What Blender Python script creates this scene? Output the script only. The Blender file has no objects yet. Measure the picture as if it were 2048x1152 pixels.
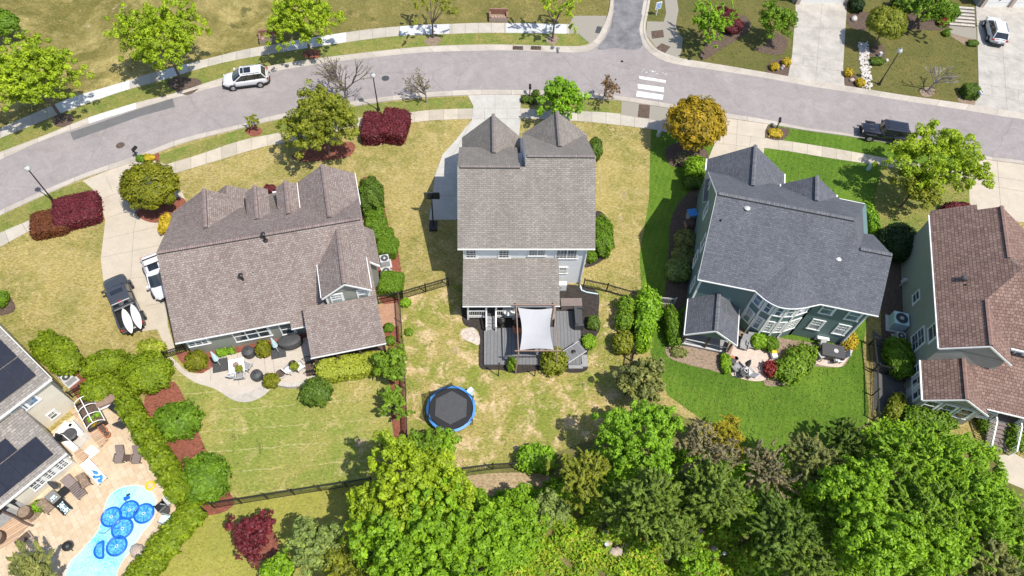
import bpy, math, random
import numpy as np
from mathutils import Vector, Matrix
S = bpy.context.scene
COL = S.collection
# ------------------------------------------------------------------ camera
CAM_H, FPX = 54.0, 1421.0
NAD = (960.0, 1459.0)
_d = Vector(((NAD[0]-1024)/FPX, -(NAD[1]-576)/FPX, -1)).normalized()
_up = -_d
_x = Vector((1, 0, 0)); _x = (_x-_up*_x.dot(_up)).normalized()
_y = _up.cross(_x)
RC = Matrix((_x, _y, _up))            # rows: world axes in camera terms
cd = bpy.data.cameras.new('camera'); cam = bpy.data.objects.new('camera', cd); COL.objects.link(cam)
cd.sensor_width = 36; cd.lens = FPX/2048*36; cd.clip_start = 0.5; cd.clip_end = 2000
cam.matrix_world = Matrix.Translation((0, 0, CAM_H)) @ RC.to_4x4()
S.camera = cam
# ------------------------------------------------------------------ light
SUN_AZ, SUN_EL = math.radians(-35), math.radians(62.5)
w = bpy.data.worlds.new('World'); S.world = w; w.use_nodes = True
nt = w.node_tree
sky = nt.nodes.new('ShaderNodeTexSky'); sky.sky_type = 'NISHITA'; sky.sun_disc = False
sky.sun_elevation = SUN_EL; sky.sun_rotation = math.radians(125)
nt.links.new(sky.outputs[0], nt.nodes['Background'].inputs[0]); nt.nodes['Background'].inputs[1].default_value = 0.15
sl = bpy.data.lights.new('sun', 'SUN'); sl.energy = 4.6; sl.angle = math.radians(0.5); sl.color = (1, .95, .87)
so = bpy.data.objects.new('sun', sl); COL.objects.link(so)
so.rotation_euler = (-Vector((math.cos(SUN_AZ)*math.cos(SUN_EL), math.sin(SUN_AZ)*math.cos(SUN_EL), math.sin(SUN_EL)))).to_track_quat('-Z', 'Y').to_euler()
so.location = (0, 0, 80)
vs = S.view_settings; vs.view_transform = 'Standard'; vs.look = 'None'; vs.gamma = 1; vs.exposure = 0.24
S.cycles.max_bounces = 6; S.cycles.diffuse_bounces = 3; S.cycles.transparent_max_bounces = 6
S.cycles.use_adaptive_sampling = True
# ------------------------------------------------------------------ helpers
def W(px, py, z=0.0):
    """world point at height z seen at photo pixel (px,py)"""
    r = RC @ Vector(((px-1024)/FPX, -(py-576)/FPX, -1))
    t = (z-CAM_H)/r.z
    return Vector((r.x*t, r.y*t, z))
def mpp(px, py, z=0):                 # metres per photo pixel, sideways
    return (W(px+1, py, z)-W(px, py, z)).length
WO = {}
def wo(o): return WO.get(o.name, Vector((0, 0, 0))) if o else Vector((0, 0, 0))
def tag(o, label, cat, group=None, kind=None):
    if label: o['label'] = label
    if cat: o['category'] = cat
    if group: o['group'] = group
    if kind: o['kind'] = kind
    return o
def thing(name, label, cat, loc=(0, 0, 0), rz=0, group=None):
    o = bpy.data.objects.new(name, None); COL.objects.link(o)
    o.empty_display_size = .3
    o.location = loc; o.rotation_euler = (0, 0, rz); WO[o.name] = Vector(loc)
    return tag(o, label, cat, group)
def copy_tree(o, parent=None):
    c = o.copy(); COL.objects.link(c); c.parent = parent
    WO[c.name] = wo(o)
    for ch in list(o.children): copy_tree(ch, c)
    return c
class MB:
    def __init__(s): s.v = []; s.f = []; s.m = []; s.uv = []
    def poly(s, pts, m=0, uv=None):
        i = len(s.v); s.v += [tuple(p) for p in pts]; s.f.append(tuple(range(i, i+len(pts)))); s.m.append(m)
        s.uv += uv if uv else [(0, 0)]*len(pts)
    def hexa(s, c, m=0):               # 8 corners: bottom 4 ccw, top 4 ccw
        for q in ((3, 2, 1, 0), (4, 5, 6, 7), (0, 1, 5, 4), (1, 2, 6, 5), (2, 3, 7, 6), (3, 0, 4, 7)): s.poly([c[k] for k in q], m)
    def box(s, c, sz, rz=0, m=0):
        cx, cy, cz = c; a, b, h = sz[0]/2, sz[1]/2, sz[2]/2; co, si = math.cos(rz), math.sin(rz)
        P = [(cx+x*co-y*si, cy+x*si+y*co, cz+z) for z in (-h, h) for x, y in ((-a, -b), (a, -b), (a, b), (-a, b))]
        s.hexa(P, m)
    def bar(s, p, q, wd, h, m=0, up=(0, 0, 1)):   # beam from p to q
        p, q = Vector(p), Vector(q); d = (q-p).normalized(); u = Vector(up); a = d.cross(u)
        if a.length < 1e-4: a = d.cross(Vector((0, 1, 0)))
        a.normalize(); b = a.cross(d); a *= wd/2; b *= h/2
        s.hexa([p-a-b, p+a-b, q+a-b, q-a-b, p-a+b, p+a+b, q+a+b, q-a+b], m)
    def each(s, name, mats, parent):      # one part per beam (6 faces each)
        for i in range(0, len(s.f), 6):
            c = MB()
            for k in range(i, i+6): c.poly([s.v[j] for j in s.f[k]], s.m[k])
            c.build(name, mats, parent)
    def prism(s, pts, h, m=0, mside=None):        # pts: base polygon ccw, extruded by vector/height h
        up = Vector((0, 0, h)) if not isinstance(h, Vector) else h
        b = [Vector(p) for p in pts]; t = [p+up for p in b]; n = len(b)
        s.poly(list(reversed(b)), m if mside is None else mside); s.poly(t, m)
        for i in range(n): s.poly([b[i], b[(i+1) % n], t[(i+1) % n], t[i]], m if mside is None else mside)
    def tube(s, p, q, r0, r1=None, n=8, m=0, caps=True):
        r1 = r0 if r1 is None else r1
        p, q = Vector(p), Vector(q); d = (q-p)
        if d.length < 1e-6: return
        d.normalize(); a = d.orthogonal().normalized(); b = d.cross(a)
        A = [p+(a*math.cos(2*math.pi*k/n)+b*math.sin(2*math.pi*k/n))*r0 for k in range(n)]
        B = [q+(a*math.cos(2*math.pi*k/n)+b*math.sin(2*math.pi*k/n))*r1 for k in range(n)]
        for k in range(n): s.poly([A[k], A[(k+1) % n], B[(k+1) % n], B[k]], m)
        if caps: s.poly(list(reversed(A)), m); s.poly(B, m)
    def path(s, pts, r, n=6, m=0):
        for a, b in zip(pts[:-1], pts[1:]): s.tube(a, b, r, r, n, m)
    def lathe(s, c, prof, n=16, m=0, sx=1, sy=1, rz=0):
        c = Vector(c); co, si = math.cos(rz), math.sin(rz); R = []
        for r, z in prof:
            ring = []
            for k in range(n):
                t = 2*math.pi*k/n; x, y = r*sx*math.cos(t), r*sy*math.sin(t)
                ring.append(c+Vector((x*co-y*si, x*si+y*co, z)))
            R.append(ring)
        for A, B in zip(R[:-1], R[1:]):
            for k in range(n): s.poly([A[k], A[(k+1) % n], B[(k+1) % n], B[k]], m)
        s.poly(list(reversed(R[0])), m); s.poly(R[-1], m)
    def ball(s, c, r, n=12, m=0, sx=1, sy=1, sz=1):
        s.lathe(c, [(r*math.sin(math.pi*max(.02, min(.98, k/8))), -r*sz*math.cos(math.pi*k/8)) for k in range(9)], n, m, sx, sy)
    def loft(s, rings, m=0, caps=True):
        n = len(rings[0])
        for A, B in zip(rings[:-1], rings[1:]):
            for k in range(n): s.poly([A[k], A[(k+1) % n], B[(k+1) % n], B[k]], m)
        if caps: s.poly(list(reversed(rings[0])), m); s.poly(rings[-1], m)
    def build(s, name, mats, parent=None, origin=None, smooth=False, merge=False, local=False):
        me = bpy.data.meshes.new(name)
        off = wo(parent) if (parent and not local) else Vector((0, 0, 0))
        if origin is not None: off = Vector(origin)
        vv = [(a-off.x, b-off.y, c-off.z) for a, b, c in s.v]
        me.from_pydata(vv, [], s.f)
        if not isinstance(mats, (list, tuple)): mats = [mats]
        for m in mats: me.materials.append(m)
        me.polygons.foreach_set('material_index', s.m)
        if any(u != (0, 0) for u in s.uv):
            l = me.uv_layers.new(name='UVMap'); l.data.foreach_set('uv', [c for u in s.uv for c in u])
        if merge or smooth:
            import bmesh
            bm = bmesh.new(); bm.from_mesh(me); bmesh.ops.remove_doubles(bm, verts=bm.verts, dist=1e-4)
            bmesh.ops.recalc_face_normals(bm, faces=bm.faces); bm.to_mesh(me); bm.free()
        if smooth: me.shade_auto_smooth(math.radians(40)) if hasattr(me, 'shade_auto_smooth') else me.polygons.foreach_set('use_smooth', [True]*len(me.polygons))
        me.update()
        o = bpy.data.objects.new(name, me); COL.objects.link(o)
        if parent:
            o.parent = parent; WO[o.name] = wo(parent)
        else:
            o.location = off; WO[o.name] = Vector(off)
        return o
def cr(pts, k=6, closed=False):        # Catmull-Rom through points (Vectors or tuples)
    P = [Vector(p) for p in pts]; n = len(P); out = []
    for i in range(n if closed else n-1):
        if closed: a, b, c, d = P[i-1], P[i], P[(i+1) % n], P[(i+2) % n]
        else: a, b, c, d = P[max(i-1, 0)], P[i], P[i+1], P[min(i+2, n-1)]
        for j in range(k):
            t = j/k
            out.append(.5*((2*b)+(c-a)*t+(2*a-5*b+4*c-d)*t*t+(3*b-a-3*c+d)*t**3))
    if not closed: out.append(P[-1])
    return out
def pxs(l, z=0): return [W(x, y, z) for x, y in l]
def resample(P, n):
    L = [0]
    for a, b in zip(P[:-1], P[1:]): L.append(L[-1]+(b-a).length)
    out = []; j = 0
    for i in range(n):
        t = L[-1]*i/(n-1)
        while j < len(L)-2 and L[j+1] < t: j += 1
        f = (t-L[j])/max(1e-9, L[j+1]-L[j]); out.append(P[j].lerp(P[j+1], f))
    return out, L[-1]
class Fr:                               # a house's own frame
    def __init__(s, o, ang): s.o = Vector((o[0], o[1], 0)); s.a = ang; s.U = Vector((math.cos(ang), math.sin(ang), 0)); s.V = Vector((-math.sin(ang), math.cos(ang), 0))
    def p(s, u, v, z=0): return s.o+s.U*u+s.V*v+Vector((0, 0, z))
# ------------------------------------------------------------------ materials
def newmat(name):
    m = bpy.data.materials.new(name); m.use_nodes = True; n = m.node_tree
    return m, n, n.nodes['Principled BSDF']
def N(n, t, **kw):
    x = n.nodes.new('ShaderNode'+t)
    for k, v in kw.items(): setattr(x, k, v)
    return x
def c4(c): return (c[0], c[1], c[2], 1)
def noise(n, vec, scale, detail=4, rough=.6, dist=0):
    t = N(n, 'TexNoise'); t.inputs['Scale'].default_value = scale; t.inputs['Detail'].default_value = detail
    t.inputs['Roughness'].default_value = rough; t.inputs['Distortion'].default_value = dist
    if vec is not None: n.links.new(vec, t.inputs['Vector'])
    return t.outputs['Fac']
def ramp(n, fac, stops):
    r = N(n, 'ValToRGB'); e = r.color_ramp.elements
    e[0].position, e[0].color = stops[0][0], c4(stops[0][1]); e[1].position, e[1].color = stops[-1][0], c4(stops[-1][1])
    for p, c in stops[1:-1]: k = e.new(p); k.color = c4(c)
    n.links.new(fac, r.inputs[0]); return r.outputs[0]
def mix(n, fac, a, b, mode='MIX'):
    x = N(n, 'MixRGB', blend_type=mode)
    for i, q in ((0, fac), (1, a), (2, b)):
        if isinstance(q, (int, float)): x.inputs[i].default_value = q
        elif isinstance(q, tuple): x.inputs[i].default_value = c4(q)
        else: n.links.new(q, x.inputs[i])
    return x.outputs[0]
def mth(n, op, a, b=None):
    x = N(n, 'Math', operation=op)
    for i, q in ((0, a), (1, b)):
        if q is None: continue
        if isinstance(q, (int, float)): x.inputs[i].default_value = q
        else: n.links.new(q, x.inputs[i])
    return x.outputs[0]
def bump(n, bsdf, h, st=.3, d=.05):
    b = N(n, 'Bump'); b.inputs['Strength'].default_value = st; b.inputs['Distance'].default_value = d
    n.links.new(h, b.inputs['Height']); n.links.new(b.outputs[0], bsdf.inputs['Normal'])
def oco(n): return N(n, 'TexCoord').outputs['Object']
def mat(name, c, rough=.6, metal=0, var=.18, scale=6, bmp=0.0, spec=.5, coat=0):
    m, n, b = newmat(name); b.inputs['Roughness'].default_value = rough; b.inputs['Metallic'].default_value = metal
    b.inputs['Specular IOR Level'].default_value = spec; b.inputs['Coat Weight'].default_value = coat
    f = noise(n, oco(n), scale, 5, .65)
    col = ramp(n, f, [(.3, tuple(x*(1-var) for x in c)), (.7, tuple(min(1, x*(1+var)) for x in c))])
    n.links.new(col, b.inputs['Base Color'])
    if bmp: bump(n, b, f, bmp)
    return m
def grass(name, a, b_, c, s1=.13, t=(.4, .62), s2=.9, t2=(.45, .75), fine=.35, stripe=None, rough=.9, straw=None):
    """a,b: patch colours, c: dry straw / third colour in smaller patches"""
    m, n, b = newmat(name); b.inputs['Roughness'].default_value = rough; b.inputs['Specular IOR Level'].default_value = .15
    v = oco(n)
    f1 = noise(n, v, s1, 9, .7, .4); col = mix(n, ramp(n, f1, [(t[0], (0, 0, 0)), (t[1], (1, 1, 1))]), a, b_)
    f2 = noise(n, v, s2, 10, .76, .5); col = mix(n, ramp(n, f2, [(t2[0], (0, 0, 0)), (t2[1], (1, 1, 1))]), col, c)
    if stripe:
        ang, wl, k = stripe; mp = N(n, 'Mapping'); mp.inputs['Rotation'].default_value[2] = ang; n.links.new(v, mp.inputs[0])
        wv = N(n, 'TexWave'); wv.inputs['Scale'].default_value = 1/wl*.314*2; wv.inputs['Distortion'].default_value = 1.2; wv.inputs['Detail'].default_value = 2; wv.inputs['Detail Scale'].default_value = .6
        n.links.new(mp.outputs[0], wv.inputs[0]); col = mix(n, k, col, wv.outputs[0], 'OVERLAY')
    if straw:
        ang, wl, sc_ = straw; sp = N(n, 'SeparateXYZ'); n.links.new(v, sp.inputs[0])
        q = mth(n, 'ADD', mth(n, 'MULTIPLY', sp.outputs[1], math.cos(ang)/wl), mth(n, 'MULTIPLY', sp.outputs[0], -math.sin(ang)/wl)); q = mth(n, 'ADD', q, mth(n, 'MULTIPLY', noise(n, v, .5, 4), .35))
        ln = mth(n, 'LESS_THAN', mth(n, 'FRACT', q), .055); ms = mth(n, 'GREATER_THAN', noise(n, v, .8, 6, .7), .47); col = mix(n, mth(n, 'MULTIPLY', mth(n, 'MULTIPLY', ln, ms), .36), col, sc_)
    mp = N(n, 'Mapping'); mp.inputs['Scale'].default_value = (1, 1.9, 1); mp.inputs['Rotation'].default_value[2] = .5; n.links.new(v, mp.inputs[0])
    f3 = noise(n, mp.outputs[0], 3.6, 9, .8, .5)
    k = ramp(n, f3, [(.36, (1-fine,)*3), (.5, (1, 1, 1)), (.65, (1+fine,)*3)])
    col = mix(n, 1, col, k, 'MULTIPLY'); n.links.new(col, b.inputs['Base Color'])
    bump(n, b, f3, .55, .12); return m
def concrete(name, c, joint=0, jc=.55, rough=.85, stain=.2):
    m, n, b = newmat(name); b.inputs['Roughness'].default_value = rough; b.inputs['Specular IOR Level'].default_value = .25
    v = oco(n); f = noise(n, v, .7, 7, .7); g = noise(n, v, 9, 4, .7)
    col = ramp(n, f, [(.28, tuple(x*(1-stain) for x in c)), (.7, tuple(x*(1+stain*.5) for x in c))])
    col = mix(n, .5, col, ramp(n, g, [(.3, (.8,)*3), (.7, (1.12,)*3)]), 'MULTIPLY')
    if joint:
        uv = N(n, 'TexCoord').outputs['UV']; sp = N(n, 'SeparateXYZ'); n.links.new(uv, sp.inputs[0])
        fr = mth(n, 'FRACT', mth(n, 'DIVIDE', sp.outputs[0], joint)); ln = mth(n, 'LESS_THAN', fr, .05/joint)
        cell = mth(n, 'FLOOR', mth(n, 'DIVIDE', sp.outputs[0], joint)); wn = N(n, 'TexWhiteNoise', noise_dimensions='1D'); n.links.new(cell, wn.inputs['W'])
        col = mix(n, 1, col, ramp(n, wn.outputs[0], [(0, (.88,)*3), (1, (1.06,)*3)]), 'MULTIPLY')
        col = mix(n, ln, col, tuple(x*jc for x in c))
    n.links.new(col, b.inputs['Base Color']); bump(n, b, g, .15, .02); return m
def shingle(name, c1, c2, mort, row=.2, wd=.42, patch=(.84, 1.12)):
    m, n, b = newmat(name); b.inputs['Roughness'].default_value = .9; b.inputs['Specular IOR Level'].default_value = .2
    uv = N(n, 'TexCoord').outputs['UV']
    t = N(n, 'TexBrick'); t.offset = .37; t.squash = 1; n.links.new(uv, t.inputs['Vector'])
    for k, q in (('Color1', c1), ('Color2', c2), ('Mortar', mort)): t.inputs[k].default_value = c4(q)
    t.inputs['Scale'].default_value = 1; t.inputs['Brick Width'].default_value = wd; t.inputs['Row Height'].default_value = row
    t.inputs['Mortar Size'].default_value = .02; t.inputs['Mortar Smooth'].default_value = .3; t.inputs['Bias'].default_value = 0
    mpv = N(n, 'Mapping'); mpv.inputs['Scale'].default_value = (1, .3, 1); n.links.new(uv, mpv.inputs[0]); f = noise(n, mpv.outputs[0], .7, 7, .7); g = noise(n, uv, 7, 5, .75)
    col = mix(n, 1, t.outputs[0], ramp(n, f, [(.3, (patch[0],)*3), (.7, (patch[1],)*3)]), 'MULTIPLY')
    col = mix(n, 1, col, ramp(n, g, [(.3, (.72,)*3), (.7, (1.25,)*3)]), 'MULTIPLY')
    n.links.new(col, b.inputs['Base Color']); bump(n, b, t.outputs['Fac'], -.5, .02); return m
def siding(name, c, lap=.19, dark=.72):
    m, n, b = newmat(name); b.inputs['Roughness'].default_value = .55
    v = oco(n); sp = N(n, 'SeparateXYZ'); n.links.new(v, sp.inputs[0])
    fr = mth(n, 'FRACT', mth(n, 'DIVIDE', sp.outputs[2], lap)); f = noise(n, v, 1.2, 4)
    col = ramp(n, f, [(.3, tuple(x*.94 for x in c)), (.7, tuple(x*1.04 for x in c))])
    col = mix(n, mth(n, 'LESS_THAN', fr, .14), col, tuple(x*dark for x in c)); n.links.new(col, b.inputs['Base Color'])
    bump(n, b, fr, .3, .03); return m
def leafmat(name, dark, mid, light, trans=.25, rough=.55):
    m, n, b = newmat(name); b.inputs['Roughness'].default_value = rough; b.inputs['Specular IOR Level'].default_value = .35
    a = N(n, 'Attribute', attribute_name='tint')
    col = ramp(n, a.outputs['Fac'], [(0, dark), (.5, mid), (1, light)])
    n.links.new(col, b.inputs['Base Color'])
    t = N(n, 'BsdfTranslucent'); n.links.new(col, t.inputs[0]); x = N(n, 'MixShader'); x.inputs[0].default_value = trans
    n.links.new(b.outputs[0], x.inputs[1]); n.links.new(t.outputs[0], x.inputs[2]); n.links.new(x.outputs[0], n.nodes['Material Output'].inputs[0])
    return m
def plank(name, c, gap=.14, ang=0, dark=.45, var=.2, rough=.7):
    m, n, b = newmat(name); b.inputs['Roughness'].default_value = rough
    v = oco(n); mp = N(n, 'Mapping'); mp.inputs['Rotation'].default_value[2] = ang; n.links.new(v, mp.inputs[0]); sp = N(n, 'SeparateXYZ'); n.links.new(mp.outputs[0], sp.inputs[0])
    q = mth(n, 'DIVIDE', sp.outputs[0], gap); fr = mth(n, 'FRACT', q); wn = N(n, 'TexWhiteNoise', noise_dimensions='1D'); n.links.new(mth(n, 'FLOOR', q), wn.inputs['W'])
    col = ramp(n, wn.outputs[0], [(0, tuple(x*(1-var) for x in c)), (1, tuple(x*(1+var) for x in c))])
    col = mix(n, .6, col, ramp(n, noise(n, v, 5, 4), [(.3, (.8,)*3), (.7, (1.15,)*3)]), 'MULTIPLY')
    col = mix(n, mth(n, 'LESS_THAN', fr, .16), col, tuple(x*dark for x in c)); n.links.new(col, b.inputs['Base Color']); return m
def pavers(name, c1, c2, mort, wd=.5, row=.4, ang=0):
    m, n, b = newmat(name); b.inputs['Roughness'].default_value = .8; b.inputs['Specular IOR Level'].default_value = .25
    v = oco(n); mp = N(n, 'Mapping'); mp.inputs['Rotation'].default_value[2] = ang; n.links.new(v, mp.inputs[0])
    t = N(n, 'TexBrick'); t.offset = .41; t.offset_frequency = 3; t.squash = .7; t.squash_frequency = 2; n.links.new(mp.outputs[0], t.inputs['Vector'])
    for k, q in (('Color1', c1), ('Color2', c2), ('Mortar', mort)): t.inputs[k].default_value = c4(q)
    t.inputs['Scale'].default_value = 1; t.inputs['Brick Width'].default_value = wd; t.inputs['Row Height'].default_value = row; t.inputs['Mortar Size'].default_value = .012; t.inputs['Bias'].default_value = -.2
    g = noise(n, v, 2.2, 6, .7); col = mix(n, 1, t.outputs[0], ramp(n, g, [(.3, (.85,)*3), (.7, (1.1,)*3)]), 'MULTIPLY')
    n.links.new(col, b.inputs['Base Color']); return m
M = {}
M['road'] = None
def road_mat():
    m, n, b = newmat('asphalt'); b.inputs['Roughness'].default_value = .88; b.inputs['Specular IOR Level'].default_value = .25
    v = oco(n); f = noise(n, v, .22, 7, .7, .3); g = noise(n, v, 5, 6, .8); h = noise(n, v, .9, 8, .75, .8)
    col = ramp(n, f, [(.25, (.262, .233, .225)), (.75, (.33, .296, .286))])
    col = mix(n, 1, col, ramp(n, g, [(.3, (.86,)*3), (.7, (1.1,)*3)]), 'MULTIPLY')
    col = mix(n, 1, col, ramp(n, h, [(.3, (.84,)*3), (.6, (1.05,)*3)]), 'MULTIPLY')
    vo = N(n, 'TexVoronoi', feature='DISTANCE_TO_EDGE'); vo.inputs['Scale'].default_value = .075; ds = N(n, 'TexNoise'); ds.inputs['Scale'].default_value = .5; ds.inputs['Detail'].default_value = 8; n.links.new(v, ds.inputs[0])
    vv = N(n, 'VectorMath', operation='ADD'); n.links.new(v, vv.inputs[0]); n.links.new(ds.outputs['Color'], vv.inputs[1]); n.links.new(vv.outputs[0], vo.inputs['Vector'])
    ck = mth(n, 'LESS_THAN', vo.outputs['Distance'], .0035); col = mix(n, mth(n, 'MULTIPLY', ck, .22), col, (.13, .125, .125))
    n.links.new(col, b.inputs['Base Color']); bump(n, b, g, .2, .02); return m
M['road'] = road_mat()
M['asphalt_dark'] = concrete('asphalt_patch', (.15, .145, .145), stain=.15)
M['asphalt_side'] = concrete('asphalt_side', (.2, .195, .2), stain=.5)
M['curb'] = concrete('curb_concrete', (.47, .42, .36), joint=3.2, jc=.6)
M['walk'] = concrete('sidewalk_concrete', (.47, .43, .36), joint=1.52, jc=.6)
M['walk2'] = concrete('sidewalk_tan', (.50, .44, .35), joint=1.52, jc=.62)
M['white_conc'] = concrete('new_concrete', (.58, .575, .55), joint=1.52, jc=.75, stain=.06)
M['drive_tan'] = concrete('driveway_tan', (.50, .435, .345), stain=.14)
M['drive_grey'] = concrete('driveway_grey', (.47, .45, .41), stain=.18)
M['drive_old'] = concrete('driveway_old', (.44, .41, .365), stain=.3)
M['joint'] = mat('joint_line', (.28, .25, .21), .9)
M['patio'] = concrete('patio_concrete', (.51, .45, .38), stain=.12)
M['flag'] = None
M['g_base'] = grass('grass_base', (.335, .27, .095), (.22, .205, .055), (.40, .32, .14), s1=.16, t=(.43, .57), t2=(.46, .66), fine=.48)
M['g_meadow'] = grass('grass_meadow', (.38, .31, .12), (.13, .12, .03), (.20, .165, .05), s1=.07, t=(.44, .54), s2=.5, t2=(.42, .66), fine=.4)
M['g_olive'] = grass('grass_olive', (.115, .115, .032), (.165, .14, .045), (.085, .10, .025), t2=(.45, .75), fine=.3)
M['g_lush'] = grass('grass_lush', (.075, .145, .014), (.125, .21, .022), (.25, .28, .045), s2=.6, t2=(.6, .85), fine=.3, stripe=(.35, 1.1, .06))
M['g_patchy'] = grass('grass_patchy', (.20, .22, .04), (.33, .27, .09), (.54, .40, .23), s1=.35, t=(.42, .58), s2=.7, t2=(.5, .62), fine=.5)
M['g_rear'] = grass('grass_striped', (.20, .235, .045), (.34, .29, .09), (.47, .37, .17), s1=.11, t=(.45, .62), s2=.55, t2=(.53, .68), fine=.42, straw=(.1, 1.7, (.56, .45, .26)))
M['g_lime'] = grass('grass_lime', (.31, .295, .06), (.25, .25, .05), (.38, .30, .12), t2=(.52, .8), fine=.3)
M['g_verge'] = grass('grass_verge', (.23, .215, .06), (.14, .19, .035), (.33, .25, .10), s1=.4, t2=(.5, .75))
M['g_wood'] = grass('forest_floor', (.10, .11, .03), (.2, .16, .07), (.17, .2, .035), s1=.3)
def mulch(name, c): return grass(name, c, tuple(x*.8 for x in c), tuple(x*1.25 for x in c), s2=3, fine=.45)
M['m_red'] = mulch('mulch_red', (.235, .085, .055)); M['m_dark'] = mulch('mulch_black', (.05, .042, .038)); M['m_brown'] = mulch('mulch_brown', (.27, .2, .145)); M['m_soil'] = mulch('mulch_soil', (.12, .085, .065))
M['trav'] = pavers('travertine', (.58, .47, .33), (.52, .38, .24), (.42, .32, .22), .62, .42, .9)
M['flag'] = pavers('flagstone', (.5, .46, .40), (.40, .36, .31), (.3, .27, .22), 1.1, .8, .4)
M['pav_b'] = pavers('patio_pavers', (.62, .50, .42), (.52, .42, .36), (.42, .34, .28), .35, .2, -.2)
M['brickpath'] = pavers('brick_path', (.45, .25, .16), (.38, .2, .13), (.3, .2, .14), .25, .12, .2)
M['white'] = mat('white_paint', (.78, .78, .76), .4, var=.03); M['offwhite'] = mat('offwhite_trim', (.7, .68, .63), .5, var=.05)
M['black'] = mat('black_paint', (.018, .017, .017), .45, var=.2); M['dgrey'] = mat('dark_grey', (.06, .06, .062), .6); M['grey'] = mat('mid_grey', (.28, .28, .28), .6); M['lgrey'] = mat('light_grey', (.5, .5, .5), .5)
M['steel'] = mat('steel', (.5, .5, .5), .35, .8, .1); M['rubber'] = mat('rubber', (.02, .02, .02), .8); M['wood'] = mat('brown_wood', (.27, .18, .135), .75, scale=3); M['dwood'] = mat('dark_wood', (.09, .055, .04), .75, scale=3); M['tanwood'] = plank('tan_boards', (.5, .34, .22), .18, .9)
M['deck'] = plank('grey_decking', (.175, .175, .178), .3, 0, dark=.55, var=.06); M['bark'] = mat('bark', (.13, .1, .08), .9, scale=8, bmp=.4); M['greybark'] = mat('grey_bark', (.27, .235, .21), .9, scale=8)
M['clay'] = mat('terracotta', (.45, .15, .07), .7); M['red'] = mat('red_paint', (.4, .03, .03), .5); M['blue'] = mat('blue_vinyl', (.06, .25, .62), .45, var=.1); M['sail'] = mat('grey_fabric', (.42, .42, .43), .8, var=.04, scale=1.2); M['taupe'] = mat('taupe_fabric', (.2, .155, .14), .8)
M['lblue'] = mat('pale_blue_fabric', (.55, .72, .75), .7); M['yellow'] = mat('yellow_plastic', (.8, .5, .02), .5); M['stone'] = mat('river_stone', (.52, .48, .44), .8, var=.3, scale=3); M['rock'] = mat('rock', (.42, .34, .28), .85, var=.3)
M['brick'] = pavers('brick_wall', (.28, .12, .08), (.22, .09, .06), (.3, .24, .2), .22, .08)
def glassmat(name, c, rough=.06):
    m, n, b = newmat(name); b.inputs['Base Color'].default_value = c4(c); b.inputs['Roughness'].default_value = rough; b.inputs['Specular IOR Level'].default_value = .8; b.inputs['Coat Weight'].default_value = .5; b.inputs['Coat Roughness'].default_value = .03
    f = noise(n, oco(n), 1.4, 3); n.links.new(ramp(n, f, [(.35, tuple(x*.6 for x in c)), (.7, tuple(x*1.6 for x in c))]), b.inputs['Base Color']); return m
M['glass'] = glassmat('window_glass', (.05, .065, .075)); M['glass_l'] = glassmat('blind_glass', (.33, .37, .38), .12); M['glass_b'] = glassmat('blue_glass', (.10, .16, .24)); M['carglass'] = glassmat('car_glass', (.015, .02, .025))
M['solar'] = pavers('solar_panel', (.02, .023, .036), (.024, .028, .042), (.014, .017, .026), 1.0, 1.7); M['solar'].node_tree.nodes['Principled BSDF'].inputs['Roughness'].default_value = .25
M['s_A'] = shingle('shingle_brown', (.31, .265, .238), (.22, .165, .148), (.14, .112, .10), .17, .24); M['s_C'] = shingle('shingle_grey', (.285, .258, .228), (.215, .192, .172), (.14, .125, .11), .16, .36); M['s_B'] = shingle('shingle_slate', (.145, .153, .175), (.10, .106, .122), (.085, .087, .095), .16, .3); M['s_D'] = shingle('shingle_redbrown', (.28, .19, .155), (.18, .115, .095), (.075, .04, .035), .26, .3); M['s_E'] = shingle('shingle_weathered', (.32, .29, .26), (.22, .2, .18), (.15, .135, .12))
M['cap_A'] = shingle('cap_brown', (.30, .235, .215), (.22, .165, .15), (.12, .09, .085), .4, .14); M['cap_C'] = shingle('cap_grey', (.25, .215, .2), (.2, .17, .155), (.13, .12, .115), .4, .14); M['cap_B'] = shingle('cap_slate', (.2, .205, .22), (.13, .134, .145), (.06, .06, .07), .4, .14); M['cap_D'] = shingle('cap_redbrown', (.31, .2, .165), (.25, .15, .125), (.14, .085, .07), .4, .14); M['cap_E'] = shingle('cap_weathered', (.33, .3, .27), (.25, .23, .21), (.15, .135, .12), .4, .14)
M['sd_A'] = siding('sage_siding', (.30, .31, .275)); M['sd_C'] = siding('white_siding', (.86, .86, .86)); M['sd_B'] = siding('green_siding', (.125, .20, .195)); M['sd_D'] = siding('grey_green_siding', (.33, .335, .30)); M['sd_E'] = siding('cream_siding', (.74, .68, .56))
# ------------------------------------------------------------------ ground
_zc = [0]
def sheet(name, pts, m, z, smooth=0, closed=True, uv=None):
    _zc[0] += 1; z += .0006*_zc[0] if name in ('lawn', 'verge') else .0004*(_zc[0] % 7)
    P = pxs(pts, 0)
    if smooth: P = cr(P, smooth, True)
    a = sum(P[i].x*P[(i+1) % len(P)].y-P[(i+1) % len(P)].x*P[i].y for i in range(len(P)))
    if a < 0: P.reverse()
    b = MB(); b.poly([(p.x, p.y, z) for p in P])
    o = b.build(name, m); o['kind'] = 'structure'; return o
def slab(name, pts, m, z, smooth=0, h=.1):
    P = pxs(pts, 0)
    if smooth: P = cr(P, smooth, True)
    a = sum(P[i].x*P[(i+1) % len(P)].y-P[(i+1) % len(P)].x*P[i].y for i in range(len(P)))
    if a < 0: P.reverse()
    b = MB(); b.prism([(p.x, p.y, z-h) for p in P], h); o = b.build(name, m); o['kind'] = 'structure'; return o
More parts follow.
